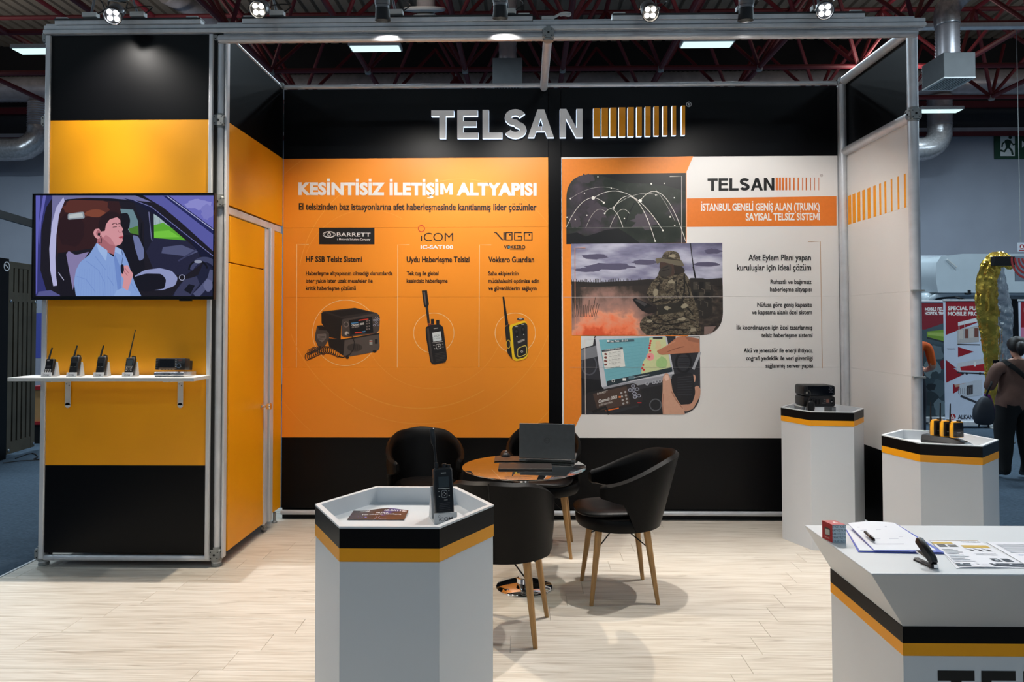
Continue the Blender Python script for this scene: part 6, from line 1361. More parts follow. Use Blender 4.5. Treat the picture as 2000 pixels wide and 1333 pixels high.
# emergency exit sign
GRN, SGW = (0, 62, 40), (226, 232, 230)
y = YW-.035; s0 = Uy(1942, 258, y); s1 = Uy(2052, 310, y)
ex_ = thing('exit_sign', 'green emergency exit sign with white running figure high on the far wall', 'sign', ((s0.x+s1.x)/2, y, s1.z))
MB().box((s0.x, y, s1.z), (s1.x, y+.034, s0.z)).build('plate', mat('sign_green', GRN, 0.5), ex_, bevel=.004)
P = Flat(lambda a, b, d: (lambda q: Vector((q.x, y-d, q.z)))(Uy(a, b, y)), lift=0.001)
P.rect(1954, 263, 1982, 305, SGW); g = (0, 50, 34)
P.ell(1973, 268.5, 3.4, 3.4, g, 16); P.round([(1962, 274), (1968, 272), (1976, 275), (1972, 288), (1966, 290), (1964, 284)], [2]*6, g)
for pts, w_ in (([(1964, 276), (1958, 281), (1957, 287)], 3), ([(1974, 277), (1979, 283), (1984, 281)], 3), ([(1967, 288), (1962, 296), (1954, 294)], 4), ([(1970, 288), (1976, 294), (1978, 303)], 4)): P.line(pts, w_, g)
P.poly([(1996, 275), (2004, 282), (1996, 289)], SGW); P.poly([(2004, 272), (2012, 272), (2012, 290), (2004, 290)], SGW); P.rect(2018, 263, 2046, 305, SGW); P.build('pictogram', ex_)
# ------------------------------------------------------------------ neighbouring stand at the left edge
ns = thing('slatted_screen', 'grey-brown slotted metal screen of the neighbouring stand at the far left', 'screen', (-6.5, 9.2, 0))
BRZ = mat('weathered_bronze', (84, 78, 66), 0.6, metal=0.3, var=0.2, scale=3)
A, B = Uz(12, 897, -0.03), Uz(67, 880, -0.03); d_ = B-A; L = d_.length; ang = math.atan2(d_.y, d_.x); Mx = Matrix.Translation(A) @ Matrix.Rotation(ang, 4, 'Z')
zt_ = Uy(14, 506, A.y).z
def sbox(a, b, name, m, **k): return MB().box(a, b, Mx).build(name, m, ns, **k)
N = 5; bw = L*0.115; gw = (L-2*bw*1.3-(N-1)*bw)/N
sbox((0, 0, .05), (bw*1.3, .03, zt_), 'stile', BRZ, bevel=.003); sbox((L-bw*1.3, 0, .05), (L, .03, zt_), 'stile', BRZ, bevel=.003)
for i in range(N-1): sbox((bw*1.3+gw*(i+1)+bw*i, 0, .2), (bw*1.3+gw*(i+1)+bw*(i+1), .03, zt_-.08), 'slat', BRZ, bevel=.003)
for z0, z1 in ((.05, .2), (zt_*.835-.10, zt_*.835+.02), (zt_-.08, zt_)): sbox((bw*1.3, .002, z0), (L-bw*1.3, .028, z1), 'cross_plate', BRZ, bevel=.003)
for x in (bw*.5, L-bw*.5):
    for z in (zt_*.80, .1): b = MB(); b.lathe([(.02, 0), (.02, .01), (.012, .016), (0, .016)], n=12); b.v = [Mx @ Vector((x+p.x, -p.z, z+p.y)) for p in b.v]; b.build('bolt', CHROME, ns)
sbox((-.7, -.005, 0), (-.01, .25, zt_+.03), 'black_side', BLACKP, bevel=.004); sbox((0.0, .16, .05), (L*.5, .19, 1.4), 'backing', HALLW, smooth=0)
P = Flat(lambda a, b, d: Mx @ Vector((a, -.005-d, b)), lift=.001); P.ring(-.06, zt_-.07, .055, .014, (220, 222, 226), 24); P.line([(-.09, zt_-.05), (-.03, zt_-.09)], .014, (220, 222, 226)); P.build('emblem', ns)
r0, r1 = Uy(-20, 413, 9.0), Uy(72, 440, 9.6)
bf = thing('black_rail', 'dark rail crossing the wall above the slotted screen at the far left', 'rail', tuple(r1)); MB().bar(r0, r1+(r1-r0)*.5, .05, .1).build('bar', BPLAST, bf); MB().cyl(r1+(r1-r0)*.48, Vector((r1.x+(r1.x-r0.x)*.48, r1.y+(r1.y-r0.y)*.48, -.03)), .04, n=12).build('post', BPLAST, bf)
wc = thing('floor_cable', 'thin black cable lying on the grey carpet below the slotted screen', 'cable', tuple(Uz(70, 888, -.024))); MB().tube(spline([Uz(30, 896, -.023), Uz(62, 886, -.023), Uz(74, 893, -.023), Uz(66, 897, -.023), Uz(86, 898, -.023)]), .006, 6).build('cord', BPLAST, wc)
MB().tube(spline([Uz(5, 905, -.017), Uz(40, 901, -.017), Uz(80, 899, -.017)]), .006, 6).build('cord', BPLAST, wc)
def yat(u0, v0, u1, v1, y, name, m, par, th=.05, **k):
    a, b = Uy(u0, v1, y), Uy(u1, v0, y); return MB().box((a.x, y, a.z), (b.x, y+th, b.z)).build(name, m, par, **k)
bn = thing('blue_banner', 'white and blue banner glimpsed between the slotted screen and the tower', 'banner', tuple(Uz(76, 858, -.03))); yb = Uz(76, 858, -.03).y
yat(52, 586, 90, 858, yb, 'panel', mat('pale_banner', (170, 176, 192), .6), bn, bevel=.004)
P = Flat(lambda a, b, d: (lambda q: Vector((q.x, yb-d, q.z)))(Uy(a, b, yb)), lift=.001); P.rect(54, 612, 90, 700, (86, 98, 190)); P.text('y', 67, 72, 606, 606, 9, (30, 30, 34), off=.03); P.build('print', bn)
wd = thing('wooden_crate', 'pale wooden counter front with red edging behind the tower at the left', 'counter', tuple(Uz(76, 822, -.03))); yc_ = yb-.42
yat(60, 762, 86, 824, yc_, 'front', mat('pale_wood', (196, 150, 96), .6, var=.1), wd, th=.4, bevel=.004); yat(60, 755, 88, 762, yc_-.02, 'top_edge', REDC, wd, th=.44); yat(60, 824, 88, 830, yc_-.02, 'lower_edge', REDC, wd, th=.44)
a_, b_2 = Uy(60, 830, yc_), Uy(86, 830, yc_); MB().box((a_.x+.02, yc_+.03, -.03), (b_2.x-.02, yc_+.36, a_.z)).build('plinth', DARK, wd)
# ------------------------------------------------------------------ roll-up banners of the stand behind
def flat_y(y): return lambda a, b, d: (lambda q: Vector((q.x, y-d, q.z)))(Uy(a, b, y))
RB, GB, WB_ = (150, 16, 34), (206, 214, 232), (214, 220, 234)
yb1 = Uz(1890, 836, -.03).y
def rollup(u0, u1, v0, v1, y, label, group='roll-up banners'):
    a, b = Uy(u0, v1, y), Uy(u1, v0, y)
    t = thing('roll_up_banner', label, 'banner', ((a.x+b.x)/2, y, -.03), 0, group)
    MB().box((a.x, y, .09), (b.x, y+.008, b.z)).build('canvas', mat('banner_canvas', GB, .55, var=.03), t)
    MB().box((a.x-.01, y-.012, b.z-.005), (b.x+.01, y+.02, b.z+.025)).build('top_bar', ALU, t, bevel=.004)
    MB().box((a.x-.02, y-.07, -.005), (b.x+.02, y+.07, .088)).build('cassette', ALU, t, bevel=.02, seg=3)
    for x in (a.x+.15, b.x-.15): MB().box((x-.03, y-.16, -.029), (x+.03, y+.12, -.006)).build('foot', WHITEF, t, bevel=.004)
    MB().cyl(((a.x+b.x)/2, y+.03, .05), ((a.x+b.x)/2, y+.03, b.z), .01, n=8).build('support_pole', ALU, t)
    return t
t = rollup(1846.5, 1946, 588, 829, yb1, 'white and red banner headed SPECIAL PURPOSE MOBILE PROJECTS, left of the woman')
P = Flat(flat_y(yb1), lift=.001, rough=.55)
P.poly([(1846.5, 589), (1946, 589), (1946, 620), (1915, 628), (1847, 655)], RB); P.text('SPECIAL PURPOSE', 1851, 1938, 606, 606, 7, W_, off=.035); P.text('MOBILE PROJECTS', 1851, 1938, 616.5, 616.5, 7, W_, off=.035)
P.poly([(1847, 703), (1866, 718), (1890, 728), (1848, 748)], RB); P.poly([(1871, 678), (1902, 687.5), (1871, 698)], RB); P.poly([(1861, 750), (1880, 758), (1861, 770)], RB); P.poly([(1862, 720), (1946, 704), (1946, 726), (1880, 731)], (180, 190, 210))
P.poly([(1871, 630), (1912, 620), (1912, 628), (1871, 637)], (226, 226, 230)); P.poly([(1870, 645), (1912, 636), (1912, 668), (1870, 672)], (186, 180, 178))
for i in range(4): P.rect(1873+i*10, 644-i, 1881+i*10, 662-i, (120, 70, 60) if i % 2 else (206, 196, 190))
P.line([(1873, 632), (1873, 666)], 1.4, (200, 200, 206)); P.line([(1884, 630), (1884, 664)], 1.4, (200, 200, 206)); P.line([(1870, 673), (1914, 674)], 2, (60, 56, 60))
P.poly([(1869, 710), (1946, 696), (1946, 728), (1869, 726)], (206, 206, 212)); P.poly([(1875, 717), (1946, 708), (1946, 727), (1877, 724)], (176, 20, 34)); P.rect(1902, 708, 1906, 716, W_); P.line([(1869, 728), (1946, 732)], 2.4, (40, 38, 44))
for x in (1880, 1888, 1914, 1924, 1934): P.ell(x, 730, 2.6, 2.4, (34, 32, 36), 12)
P.poly([(1864, 752), (1888, 748), (1888, 752), (1866, 757)], (190, 150, 130)); P.poly([(1874, 752), (1902, 744), (1918, 742), (1918, 772), (1890, 776), (1874, 772)], (196, 200, 210)); P.poly([(1888, 754), (1900, 752), (1900, 770), (1888, 772)], (64, 58, 60)); P.line([(1876, 774), (1896, 782), (1916, 790)], 4, (50, 50, 58))
for i in range(7): P.line([(1872+i*4, 758), (1872+i*4, 770)], 1.2, (110, 106, 110))
P.ell(1860.5, 814.5, 6.2, 5.6, (160, 20, 34), 26); P.poly([(1856.5, 818.5), (1860.5, 809.5), (1864.5, 818.5)], W_); P.poly([(1859, 817.5), (1860.5, 813.6), (1862, 817.5)], (160, 20, 34)); P.text('ALKAN', 1870.5, 1901, 819, 819, 8, (44, 50, 66), off=.03); P.text('GROUP', 1870.5, 1886, 824, 824, 3.4, (90, 100, 118))
P.text('Mobile Operations Centre', 1850, 1866, 683, 683, 3, (110, 116, 130)); P.build('banner_print', t)
yb2 = yb1+.45
t = rollup(1795, 1848, 590, 818, yb2, 'darker banner headed MOBILE FIELD HOSPITAL between the stand post and the red banner')
P = Flat(flat_y(yb2), lift=.001, rough=.55)
P.rect(1795, 592, 1848, 818, (62, 78, 84)); P.poly([(1795, 592), (1848, 592), (1848, 630), (1807, 644), (1795, 644)], (122, 14, 30)); P.text('MOBILE FIELD', 1806.5, 1847, 607, 607, 6, W_, off=.03); P.text('HOSPITAL TRAILER', 1806.5, 1854, 615.5, 615.5, 6, W_, off=.03)
P.poly([(1810, 648), (1846, 644), (1846, 668), (1810, 658)], (110, 140, 40)); P.poly([(1812, 650), (1846, 650), (1846, 658), (1812, 655)], (150, 170, 80)); P.line([(1810, 660), (1846, 669)], 3, (30, 34, 36))
for x, y, rx, ry, c_, s_ in ((1826, 690, 18, 14, (110, 126, 130), 1), (1820, 720, 16, 18, (130, 146, 148), 2), (1832, 760, 14, 18, (84, 100, 104), 3), (1818, 780, 20, 16, (44, 56, 60), 4), (1836, 796, 12, 16, (120, 136, 140), 5), (1826, 734, 8, 8, (60, 74, 78), 6), (1818, 756, 10, 8, (30, 38, 42), 7)): P.blob(x, y, rx, ry, c_, 14, .2, s_)
P.poly([(1836, 706), (1848, 700), (1848, 722), (1838, 722)], (130, 18, 32)); P.build('banner_print', t)
t = rollup(1994, 2062, 588, 829, yb1+.1, 'third banner with a red top cut by the right edge of the picture'); P = Flat(flat_y(yb1+.1), lift=.001, rough=.55); P.rect(1994, 590, 2062, 640, RB); P.poly([(1994, 640), (2062, 640), (2030, 668), (1994, 676)], (206, 120, 150)); P.text('MOBILE', 2000, 2040, 610, 610, 8, W_, off=.03); P.build('banner_print', t)
# ------------------------------------------------------------------ white lorry behind the banners
TRW = mat('lorry_white_paint', (196, 206, 212), .25, var=.02, coat=.5); YT = 13.6
tk = thing('white_lorry', 'white lorry cab with roof fairing standing behind the roll-up banners', 'lorry', (8.6, YT+1.2, -.03))
def tp(u, v, d=0): q = Uy(u, v, YT); return Vector((q.x, YT+d, q.z))
xl, xr_ = tp(1822, 600).x, tp(2110, 600).x; zr = tp(1900, 570).z
fair = [[tp(u, v, d) for u, v in pts] for d, pts in ((0.75, [(1838, 568), (1832, 540), (1834, 508), (1842, 500), (1880, 497), (2070, 497), (2088, 505), (2096, 540), (2096, 568)]), (0.0, [(1832, 572), (1828, 546), (1829, 514), (1838, 501), (1880, 496), (2070, 496), (2092, 505), (2098, 540), (2098, 572)]), (1.6, [(1838, 568), (1832, 530), (1836, 492), (1850, 486), (1880, 484), (2070, 484), (2086, 490), (2096, 530), (2096, 568)]))]
MB().loft([fair[1], fair[0], fair[2]]).build('roof_fairing', TRW, tk, smooth=50)
MB().box((xl-.02, YT+.25, .55), (xr_, YT+2.3, zr)).build('cab_body', TRW, tk, bevel=.12, seg=4)
MB().box((xl+.18, YT+.235, zr-.75), (xr_-.1, YT+.262, zr-.16)).build('windscreen', GLOSSB, tk, bevel=.01)
a, b = tp(1958, 584), tp(2096, 840); MB().box((a.x, YT+.2, b.z), (b.x, YT+.245, a.z-.0)).build('dark_grille', GLOSSB, tk, bevel=.02)
MB().tube(spline([tp(1830, 588, .2), tp(1836, 578, .12), tp(1880, 574, .1), tp(1990, 573, .1), tp(2080, 576, .15)]), .05, 10).build('visor_edge', TRW, tk)
MB().tube(spline([tp(1836, 584, .16), tp(1868, 580, .1), tp(1890, 586, .1)]), .022, 8).build('wiper', BPLAST, tk); b = MB(); b.lathe([(0, -.05), (.06, -.04), (.06, .04), (0, .05)], tp(1893, 571, .05), 14); b.build('roof_light', BPLAST, tk)
MB().bar(tp(1848, 507, -.03), tp(1866, 523, -.05), .02).build('fairing_crease', WHITEF, tk)
for x in (xl+.35, xr_-.35): mb = MB(); mb.cyl((x-.16, YT+1.2, .47), (x+.16, YT+1.2, .47), .5, n=28); mb.build('wheel', BPLAST, tk, bevel=.04)
MB().box((xl, YT+.2, .15), (xr_, YT+.6, .56)).build('bumper', GREYM, tk, bevel=.05)
# small hanging signs near the lorry
ya = 12.6; a, b = Uy(1989, 492, ya), Uy(2040, 474, ya); t = thing('red_logo_sign', 'small white sign with a red A emblem at the right edge above the lorry', 'sign', ((a.x+b.x)/2, ya, a.z)); MB().box((a.x, ya, a.z), (b.x, ya+.02, b.z)).build('plate', mat('sign_white', (200, 204, 212), .5), t); P = Flat(flat_y(ya), lift=.001); P.ell(1996, 482, 4.4, 4.6, (160, 20, 34), 20); P.poly([(1993, 485), (1996, 478), (1999, 485)], W_); P.text('ALKAN', 2003, 2034, 486, 486, 7, (140, 30, 40), off=.03); P.rect(1990, 488.5, 2038, 490.5, (160, 20, 34)); P.build('print', t)
for u in (1994, 2034): q = Uy(u, 474, ya); MB().cyl(q+Vector((0, .01, 0)), Vector((q.x, ya+.01, 6.94)), .006, n=6).build('hanger', CAST, t)
# ------------------------------------------------------------------ gold foil figure on a stand
GOLD = mat('gold_foil', (255, 204, 92), .24, metal=.95, var=.2, scale=9, bump=1.0, bscale=45); SILV = mat('silver_foil', (224, 230, 238), .24, metal=.9, var=.25, scale=9, bump=1.0, bscale=28)
yg = 10.3; SCG = yg/1388
gf = thing('foil_arch', 'tall arch draped in crumpled gold and silver foil left of the woman', 'drapery', tuple(Uz(1952, 868, -.03)))
def foil(pts, rad, m, name, seed, flat=.55):
    P_ = spline([Uy(u, v, yg) for u, v in pts], 14); n = 34; rr = random.Random(seed); ph = [rr.uniform(0, 6.28) for _ in range(8)]; rings = []
    for i, p in enumerate(P_):
        f = i/(len(P_)-1); k = f*(len(rad)-1); j = min(int(k), len(rad)-2); r = (rad[j]*(1-k+j)+rad[j+1]*(k-j))*SCG
        d = (P_[min(i+1, len(P_)-1)]-P_[max(i-1, 0)]).normalized(); x = Vector((0, 1, 0)).cross(d).normalized(); R = []
        for q in range(n):
            a = 2*PI*q/n; w_ = 1+.10*math.sin(5*a+ph[0]+f*5)+.07*math.sin(9*a+ph[1]-f*23)+.05*math.sin(3*a+f*61+ph[2])+rr.uniform(-.07, .07)
            R.append(p+x*(r*w_*math.cos(a))+Vector((0, r*flat*w_*math.sin(a), 0)))
        rings.append(R)
    MB().loft(rings).build(name, m, gf, smooth=25)
foil([(1972, 512), (1956, 508), (1938, 516), (1928, 545), (1927, 600), (1933, 650), (1937, 700), (1938, 760), (1940, 810)], [10, 14, 17, 19, 19, 17, 13, 12, 12], GOLD, 'gold_drape', 4)
foil([(1950, 520), (1954, 560), (1962, 610), (1964, 650), (1962, 720)], [8, 12, 15, 13, 12], SILV, 'silver_drape', 9, .4)
foil([(1985, 516), (1972, 520), (1962, 516)], [4, 7, 5], GOLD, 'gold_fringe', 6)
a, b = Uy(1941, 519, yg-.25), Uy(1981, 501, yg-.25); MB().box((a.x, yg-.26, a.z), (b.x, yg-.18, b.z)).build('black_header', BPLAST, gf, bevel=.004)
MB().cyl(Uy(1944, 512, yg), Vector((Uy(1944, 512, yg).x, yg, -.029)), .025, n=12).build('stand_pole', ALU, gf); q = Uy(1944, 512, yg); MB().lathe([(.2, 0), (.2, .01), (.03, .03)], (q.x, yg, -.0295), 24).build('stand_base', BPLAST, gf)
a, b = Uy(1982, 550, yg-.25), Uy(2040, 500, yg-.25); MB().box((a.x, yg-.26, a.z), (b.x, yg-.25, b.z)).build('grey_flag', mat('flag_grey', (130, 142, 158), .7), gf)
P = Flat(flat_y(yg-.26), lift=.001)
for i in range(4): P.ring(2010, 506+i*0, 34-i*7, 4, (176, 60, 60), 24, 90, 185, ry=38-i*9)
P.build('flag_print', gf)
MB().cyl(Vector(((a.x+b.x)/2+.2, yg-.22, b.z-.05)), Vector(((a.x+b.x)/2+.2, yg-.22, -.029)), .02, n=10).build('flag_pole', ALU, gf)
# ------------------------------------------------------------------ people
def person(name, label, cat, loc, rz, J, E, rad, rule, mats, kids=None):
    """one continuous skinned figure; rule(x,y,z)->material index in the figure's own frame"""
    names = list(J); me = bpy.data.meshes.new('body'); me.from_pydata([J[k] for k in names], [(names.index(a), names.index(b)) for a, b in E], [])
    o = bpy.data.objects.new('body', me); COL.objects.link(o)
    sk = o.modifiers.new('skin', 'SKIN'); sk.use_smooth_shade = True; sk.branch_smoothing = 0.6
    for i, k in enumerate(names):
        r = rad[k]; r = (r, r) if not isinstance(r, tuple) else r
        me.skin_vertices[0].data[i].radius = r; me.skin_vertices[0].data[i].use_root = (k == 'pelvis')
    ss = o.modifiers.new('sub', 'SUBSURF'); ss.levels = 2; ss.render_levels = 2
    bpy.context.view_layer.update(); dg = bpy.context.evaluated_depsgraph_get(); m2 = bpy.data.meshes.new_from_object(o.evaluated_get(dg))
    bpy.data.objects.remove(o); t = thing(name, label, cat, loc, rz)
    b = bpy.data.objects.new('body', m2); COL.objects.link(b); b.parent = t; m2.materials.clear()
    for m in mats: m2.materials.append(m)
    for p in m2.polygons: p.use_smooth = True; p.material_index = rule(*p.center)
    return t
SKIN = mat('skin', (206, 150, 126), .5, var=.05); BROWN = mat('brown_knit_top', (120, 88, 76), .85, var=.12, scale=14, bump=.3, bscale=200); PANT = mat('black_trousers', (9, 9, 11), .85, var=.1); HAIRM = mat('dark_brown_hair', (30, 22, 18), .5, var=.3, scale=40, stretch=(6, 6, 1)); SHOE = mat('black_shoe', (14, 14, 16), .5)
def hand(J, E, R, w, d, side, sgn, r=.0085):
    """palm and five unequal curled fingers growing from wrist w along d; side = thumb side"""
    d = Vector(d).normalized(); sd = Vector(side).normalized(); nn = d.cross(sd)*sgn; p = Vector(J[w]); k = w+'_palm'
    J[k] = tuple(p+d*.06); R[k] = (.030, .016); E.append((w, k)); J[k+'2'] = tuple(p+d*.085); R[k+'2'] = (.032, .014); E.append((k, k+'2'))
    for i, L in enumerate((.068, .076, .070, .055)):
        b0 = p+d*.09+sd*(.027-.018*i); q = [b0, b0+d*L*.5+nn*.010, b0+d*L*.8+nn*.030, b0+d*L*.85+nn*.05]
        prev = k+'2'
        for j, v in enumerate(q[0:]): nme = '%s_f%d%d' % (w, i, j); J[nme] = tuple(v); R[nme] = r*(1-.1*j); E.append((prev, nme)); prev = nme
    prev = k
    for j, v in enumerate((p+d*.045+sd*.036, p+d*.075+sd*.052+nn*.012, p+d*.10+sd*.050+nn*.028)): nme = '%s_t%d' % (w, j); J[nme] = tuple(v); R[nme] = r*1.1*(1-.1*j); E.append((prev, nme)); prev = nme
# woman seen from behind: local frame faces +y (away from the viewer), head turned to the right, phone held before her chest
Hs = 1.0
J = {'pelvis': (0, 0, .86), 'waist': (0, -.01, .98), 'chest': (0, .0, 1.12), 'shoulders': (0, -.03, 1.235), 'neck': (.01, .0, 1.32), 'neck2': (.015, .02, 1.37), 'skull': (.02, .03, 1.44), 'crown': (.02, .02, 1.49)}
E = [('pelvis', 'waist'), ('waist', 'chest'), ('chest', 'shoulders'), ('shoulders', 'neck'), ('neck', 'neck2'), ('neck2', 'skull'), ('skull', 'crown')]
Rr = {'pelvis': (.235, .185), 'waist': (.222, .172), 'chest': (.225, .160), 'shoulders': (.150, .105), 'neck': .060, 'neck2': .052, 'skull': (.082, .098), 'crown': (.066, .078)}
for s_, n_ in ((-1, 'l'), (1, 'r')):
    J[n_+'sh'] = (.205*s_, -.02, 1.20); J[n_+'el'] = (.275*s_, -.0, .985); J[n_+'fo'] = (.19*s_, .16, 1.02); J[n_+'wr'] = (.075*s_, .27, 1.10)
    E += [('shoulders', n_+'sh'), (n_+'sh', n_+'el'), (n_+'el', n_+'fo'), (n_+'fo', n_+'wr')]; Rr.update({n_+'sh': .075, n_+'el': .060, n_+'fo': .047, n_+'wr': (.026, .022)})
    J[n_+'hip'] = (.105*s_, .0, .76); J[n_+'kn'] = (.115*s_-.01, .02, .45); J[n_+'ca'] = (.115*s_-.015, -.01, .30); J[n_+'an'] = (.115*s_-.02, -.02, .09); J[n_+'to'] = (.125*s_-.02, .14, .035); J[n_+'he'] = (.115*s_-.02, -.06, .04)
    E += [('pelvis', n_+'hip'), (n_+'hip', n_+'kn'), (n_+'kn', n_+'ca'), (n_+'ca', n_+'an'), (n_+'an', n_+'to'), (n_+'an', n_+'he')]; Rr.update({n_+'hip': .138, n_+'kn': .098, n_+'ca': .088, n_+'an': .058, n_+'to': (.042, .032), n_+'he': (.036, .036)})
    hand(J, E, Rr, n_+'wr', (-.35*s_, .5, .5), (-.2*s_, -.5, .6), s_)
def rule(x, y, z):
    if z < .085: return 3
    if z < .80: return 2
    if z > 1.30: return 0
    if y > .265 and z > 1.02: return 0
    return 1
wx = Uz(1988, 936, -.03)
wo = person('person', 'person in a brown long-sleeved top and black trousers seen from behind, looking at a phone', 'person', (wx.x, wx.y, -.03), -.12, J, E, Rr, rule, [SKIN, BROWN, PANT, SHOE])
mb = MB(); rings = []
for z, rx, ry, cx, cy in ((1.375, .03, .03, .0, -.03), (1.39, .062, .055, .005, -.015), (1.42, .085, .085, .012, .0), (1.46, .094, .104, .018, .012), (1.50, .088, .100, .02, .014), (1.535, .062, .072, .02, .01), (1.552, .02, .025, .02, .005)):
    rings.append([Vector((cx+rx*math.cos(2*PI*j/24), cy-.012+ry*math.sin(2*PI*j/24), z)) for j in range(24)])
mb.loft(rings); mb.build('hair', HAIRM, wo, local=True, smooth=70)
mb = MB(); mb.tube(spline([Vector((.005, -.09, 1.46)), Vector((-.01, -.13, 1.455)), Vector((-.02, -.15, 1.42)), Vector((-.015, -.135, 1.37)), Vector((-.01, -.12, 1.345))]), [.03, .034, .037, .04, .042, .043, .045, .047, .048, .049, .05, .05, .05, .05, .05, .049, .047, .045, .043, .041, .038, .036, .033, .030, .028, .026, .024, .022, .018, .014, .010, .008, .004], 14); mb.build('ponytail', HAIRM, wo, local=True, smooth=70)
mb = MB(); mb.lathe([(0, -.03), (.012, -.026), (.018, 0), (.012, .026), (0, .03)], n=14, sy=.5); mb.v = [Vector((.112+p.y, .03+p.x, 1.425+p.z)) for p in mb.v]; mb.build('ear', SKIN, wo, local=True)
# face, turned away: eyes, nose and mouth on the far side
mb = MB(); mb.loft([[Vector((.02+w*math.cos(2*PI*j/8), .12+d, 1.42+q+.4*w*math.sin(2*PI*j/8))) for j in range(8)] for d, w, q in ((0, .016, -.01), (.012, .013, -.012), (.022, .008, -.016))]); mb.build('nose', SKIN, wo, local=True, smooth=60)
for s_ in (-1, 1): mb = MB(); mb.lathe([(0, -.009), (.012, 0), (0, .009)], (.02+.032*s_, .112, 1.445), 10); mb.build('eye', GLOSSB, wo, local=True)
mb = MB(); mb.lathe([(0, -.006), (.022, 0), (0, .006)], (.02, .113, 1.385), 12, sy=.5); mb.build('mouth', mat('lip', (150, 74, 72), .5), wo, local=True)
st_ = [Vector((-.12, -.125, 1.245)), Vector((-.05, -.175, 1.17)), Vector((.06, -.19, 1.06)), Vector((.15, -.175, .985)), Vector((.225, -.10, .93))]; front = [Vector((.2, .08, .96)), Vector((.06, .15, 1.08)), Vector((-.09, .10, 1.22)), Vector((-.14, -.02, 1.285))]
mb = MB(); pth = spline(st_+front+[st_[0]], 6); mb.tube(pth, .026, 8, flat=.25, caps=False, upv=(0, -1, 0)); mb.build('shoulder_strap', PANT, wo, local=True, smooth=60)
ph = thing('mobile_phone', 'phone held in the hands of the person in the brown top', 'phone', tuple(wmat(wo) @ Vector((.0, .40, 1.20)))); MB().box((-.035, -.004, -.07), (.035, .004, .07)).build('casing', GLOSSB, ph, local=True, bevel=.003)
# drawstring backpack hanging from her arm
bgp = Uy(1921, 800, wx.y-.125); bg = thing('backpack', 'dark grey and purple rucksack hanging at the left arm of the person in brown', 'bag', tuple(bgp)); rings = []
for z, w, d, ox in ((-.165, .05, .04, .0), (-.15, .085, .06, .0), (-.08, .105, .075, -.002), (0, .10, .075, 0), (.07, .078, .06, .012), (.12, .045, .04, .02), (.14, .02, .02, .025)): rings.append([Vector((ox+w*math.copysign(abs(math.cos(a))**.8, math.cos(a)), d*math.copysign(abs(math.sin(a))**.8, math.sin(a)), z)) for a in [2*PI*j/24 for j in range(24)]])
MB().loft(rings).build('pouch', mat('dark_grey_nylon', (40, 44, 54), .6, var=.15), bg, local=True, smooth=60)
rings = []
for z, w, ox in ((-.10, .02, .085), (-.02, .042, .085), (.06, .04, .072), (.12, .028, .058), (.16, .012, .05)): rings.append([Vector((ox+w*math.cos(2*PI*j/14), .02+.05*math.sin(2*PI*j/14), z)) for j in range(14)])
MB().loft(rings).build('purple_panel', mat('purple_nylon', (104, 18, 112), .55), bg, local=True, smooth=60)
MB().tube(spline([Vector((.025, 0, .13)), Vector((.06, .0, .22)), Vector((.10, .02, .27)), Vector((.12, .05, .29))]), .010, 8).build('strap', PANT, bg, local=True)
for x in (-.05, .05): MB().tube([(x, 0, -.16), (x-.004, 0, -.185), (x+.006, 0, -.20)], [.008, .007, .004], 8).build('cord_end', PANT, bg, local=True)
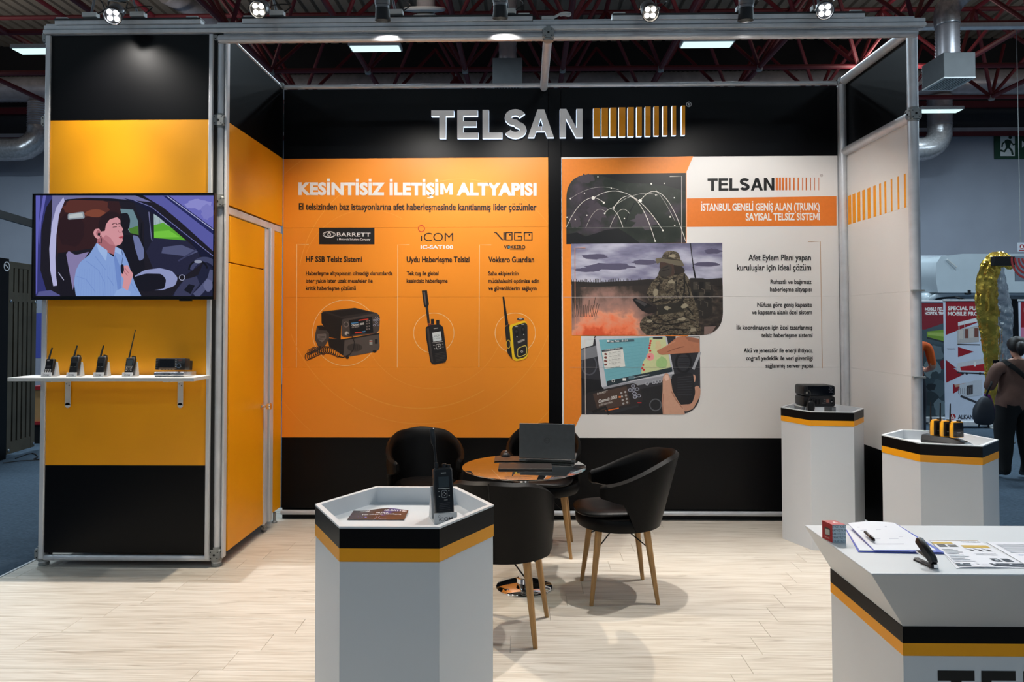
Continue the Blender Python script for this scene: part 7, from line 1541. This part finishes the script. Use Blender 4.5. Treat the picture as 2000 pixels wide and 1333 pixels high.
# man in orange half hidden by the post, and a visitor in white glimpsed at the far left
def simple_person(loc, rz, label, shirt, pants, Hm, bend):
    k = Hm/1.72; J = {'pelvis': (0, 0, .96), 'waist': (0, 0, 1.08), 'chest': (0, .0, 1.26), 'shoulders': (0, 0, 1.41), 'neck': (0, .0, 1.48), 'neck2': (0, .01, 1.53), 'skull': (0, .03, 1.61), 'crown': (0, .02, 1.67)}
    E = [('pelvis', 'waist'), ('waist', 'chest'), ('chest', 'shoulders'), ('shoulders', 'neck'), ('neck', 'neck2'), ('neck2', 'skull'), ('skull', 'crown')]
    R = {'pelvis': (.17, .12), 'waist': (.16, .115), 'chest': (.185, .125), 'shoulders': (.13, .09), 'neck': .056, 'neck2': .053, 'skull': (.078, .098), 'crown': (.062, .078)}
    for s_, n_ in ((-1, 'l'), (1, 'r')):
        J[n_+'sh'] = (.20*s_, 0, 1.39); J[n_+'el'] = (.245*s_, -.02, 1.12); f = bend
        J[n_+'wr'] = (.22*s_, .22 if f else .04, 1.06 if f else .88)
        E += [('shoulders', n_+'sh'), (n_+'sh', n_+'el'), (n_+'el', n_+'wr')]; R.update({n_+'sh': .068, n_+'el': .046, n_+'wr': (.030, .026)})
        J[n_+'hip'] = (.095*s_, 0, .88); J[n_+'kn'] = (.10*s_, .02, .50); J[n_+'ca'] = (.10*s_, -.01, .34); J[n_+'an'] = (.10*s_, -.02, .09); J[n_+'to'] = (.12*s_, .15, .035); J[n_+'he'] = (.10*s_, -.06, .04)
        E += [('pelvis', n_+'hip'), (n_+'hip', n_+'kn'), (n_+'kn', n_+'ca'), (n_+'ca', n_+'an'), (n_+'an', n_+'to'), (n_+'an', n_+'he')]; R.update({n_+'hip': .098, n_+'kn': .068, n_+'ca': .062, n_+'an': .044, n_+'to': (.042, .032), n_+'he': .036})
        hand(J, E, R, n_+'wr', (0, .8, .1) if f else (0, .1, -1), (-s_*.3, .2, 1) if f else (-s_*.2, 1, 0), -s_)
    J = {a: tuple(Vector(p)*k) for a, p in J.items()}; R = {a: (tuple(x*k for x in r) if isinstance(r, tuple) else r*k) for a, r in R.items()}
    def rl(x, y, z):
        x, y, z = x/k, y/k, z/k
        if z < .085: return 3
        if z < 1.0 and abs(x) < .19: return 2
        if z > 1.47: return 0
        if abs(x) > .185 and z < 1.16: return 0
        return 1
    t = person('person', label, 'person', loc, rz, J, E, R, rl, [SKIN, shirt, pants, SHOE]); mb = MB(); rings = []
    for z, rx, ry, cy in ((1.55, .05, .04, -.05), (1.60, .082, .085, -.02), (1.65, .088, .104, .005), (1.70, .07, .085, .015), (1.725, .02, .03, .01)): rings.append([Vector((rx*math.cos(2*PI*j/20), cy+ry*math.sin(2*PI*j/20), z))*k for j in range(20)])
    mb.loft(rings); mb.build('hair', HAIRM, t, local=True, smooth=70)
    mb = MB(); mb.loft([[Vector((w*math.cos(2*PI*j/8), .125+d, 1.595+q+.4*w*math.sin(2*PI*j/8)))*k for j in range(8)] for d, w, q in ((0, .016, 0), (.012, .013, -.004), (.022, .008, -.01))]); mb.build('nose', SKIN, t, local=True, smooth=60)
    for s_ in (-1, 1):
        mb = MB(); mb.lathe([(0, -.009*k), (.011*k, 0), (0, .009*k)], Vector((.032*s_, .118, 1.622))*k, 10); mb.build('eye', GLOSSB, t, local=True)
        mb = MB(); mb.lathe([(0, -.03*k), (.016*k, 0), (0, .03*k)], Vector((.082*s_, .03, 1.60))*k, 10, sx=.5); mb.build('ear', SKIN, t, local=True)
    mb = MB(); mb.lathe([(0, -.006), (.022, 0), (0, .006)], Vector((0, .118, 1.555))*k, 12, sy=.5); mb.build('mouth', mat('lip', (150, 74, 72), .5), t, local=True)
    return t
ox = Uz(1783, 884, -.03); simple_person((ox.x, ox.y, -.03), -.25, 'person in an orange T-shirt and dark trousers half hidden by the right stand post', mat('orange_shirt', (226, 96, 28), .8, var=.06), mat('navy_trousers', (30, 34, 46), .85), 1.72, True)
vx = Uz(60, 800, -.03); simple_person((vx.x, 12.2, -.03), 2.6, 'person in a white shirt glimpsed between the slotted screen and the tower', mat('white_shirt', (214, 214, 214), .8, var=.05), mat('plum_trousers', (44, 26, 36), .85), 1.70, True)
bpy.context.view_layer.update()
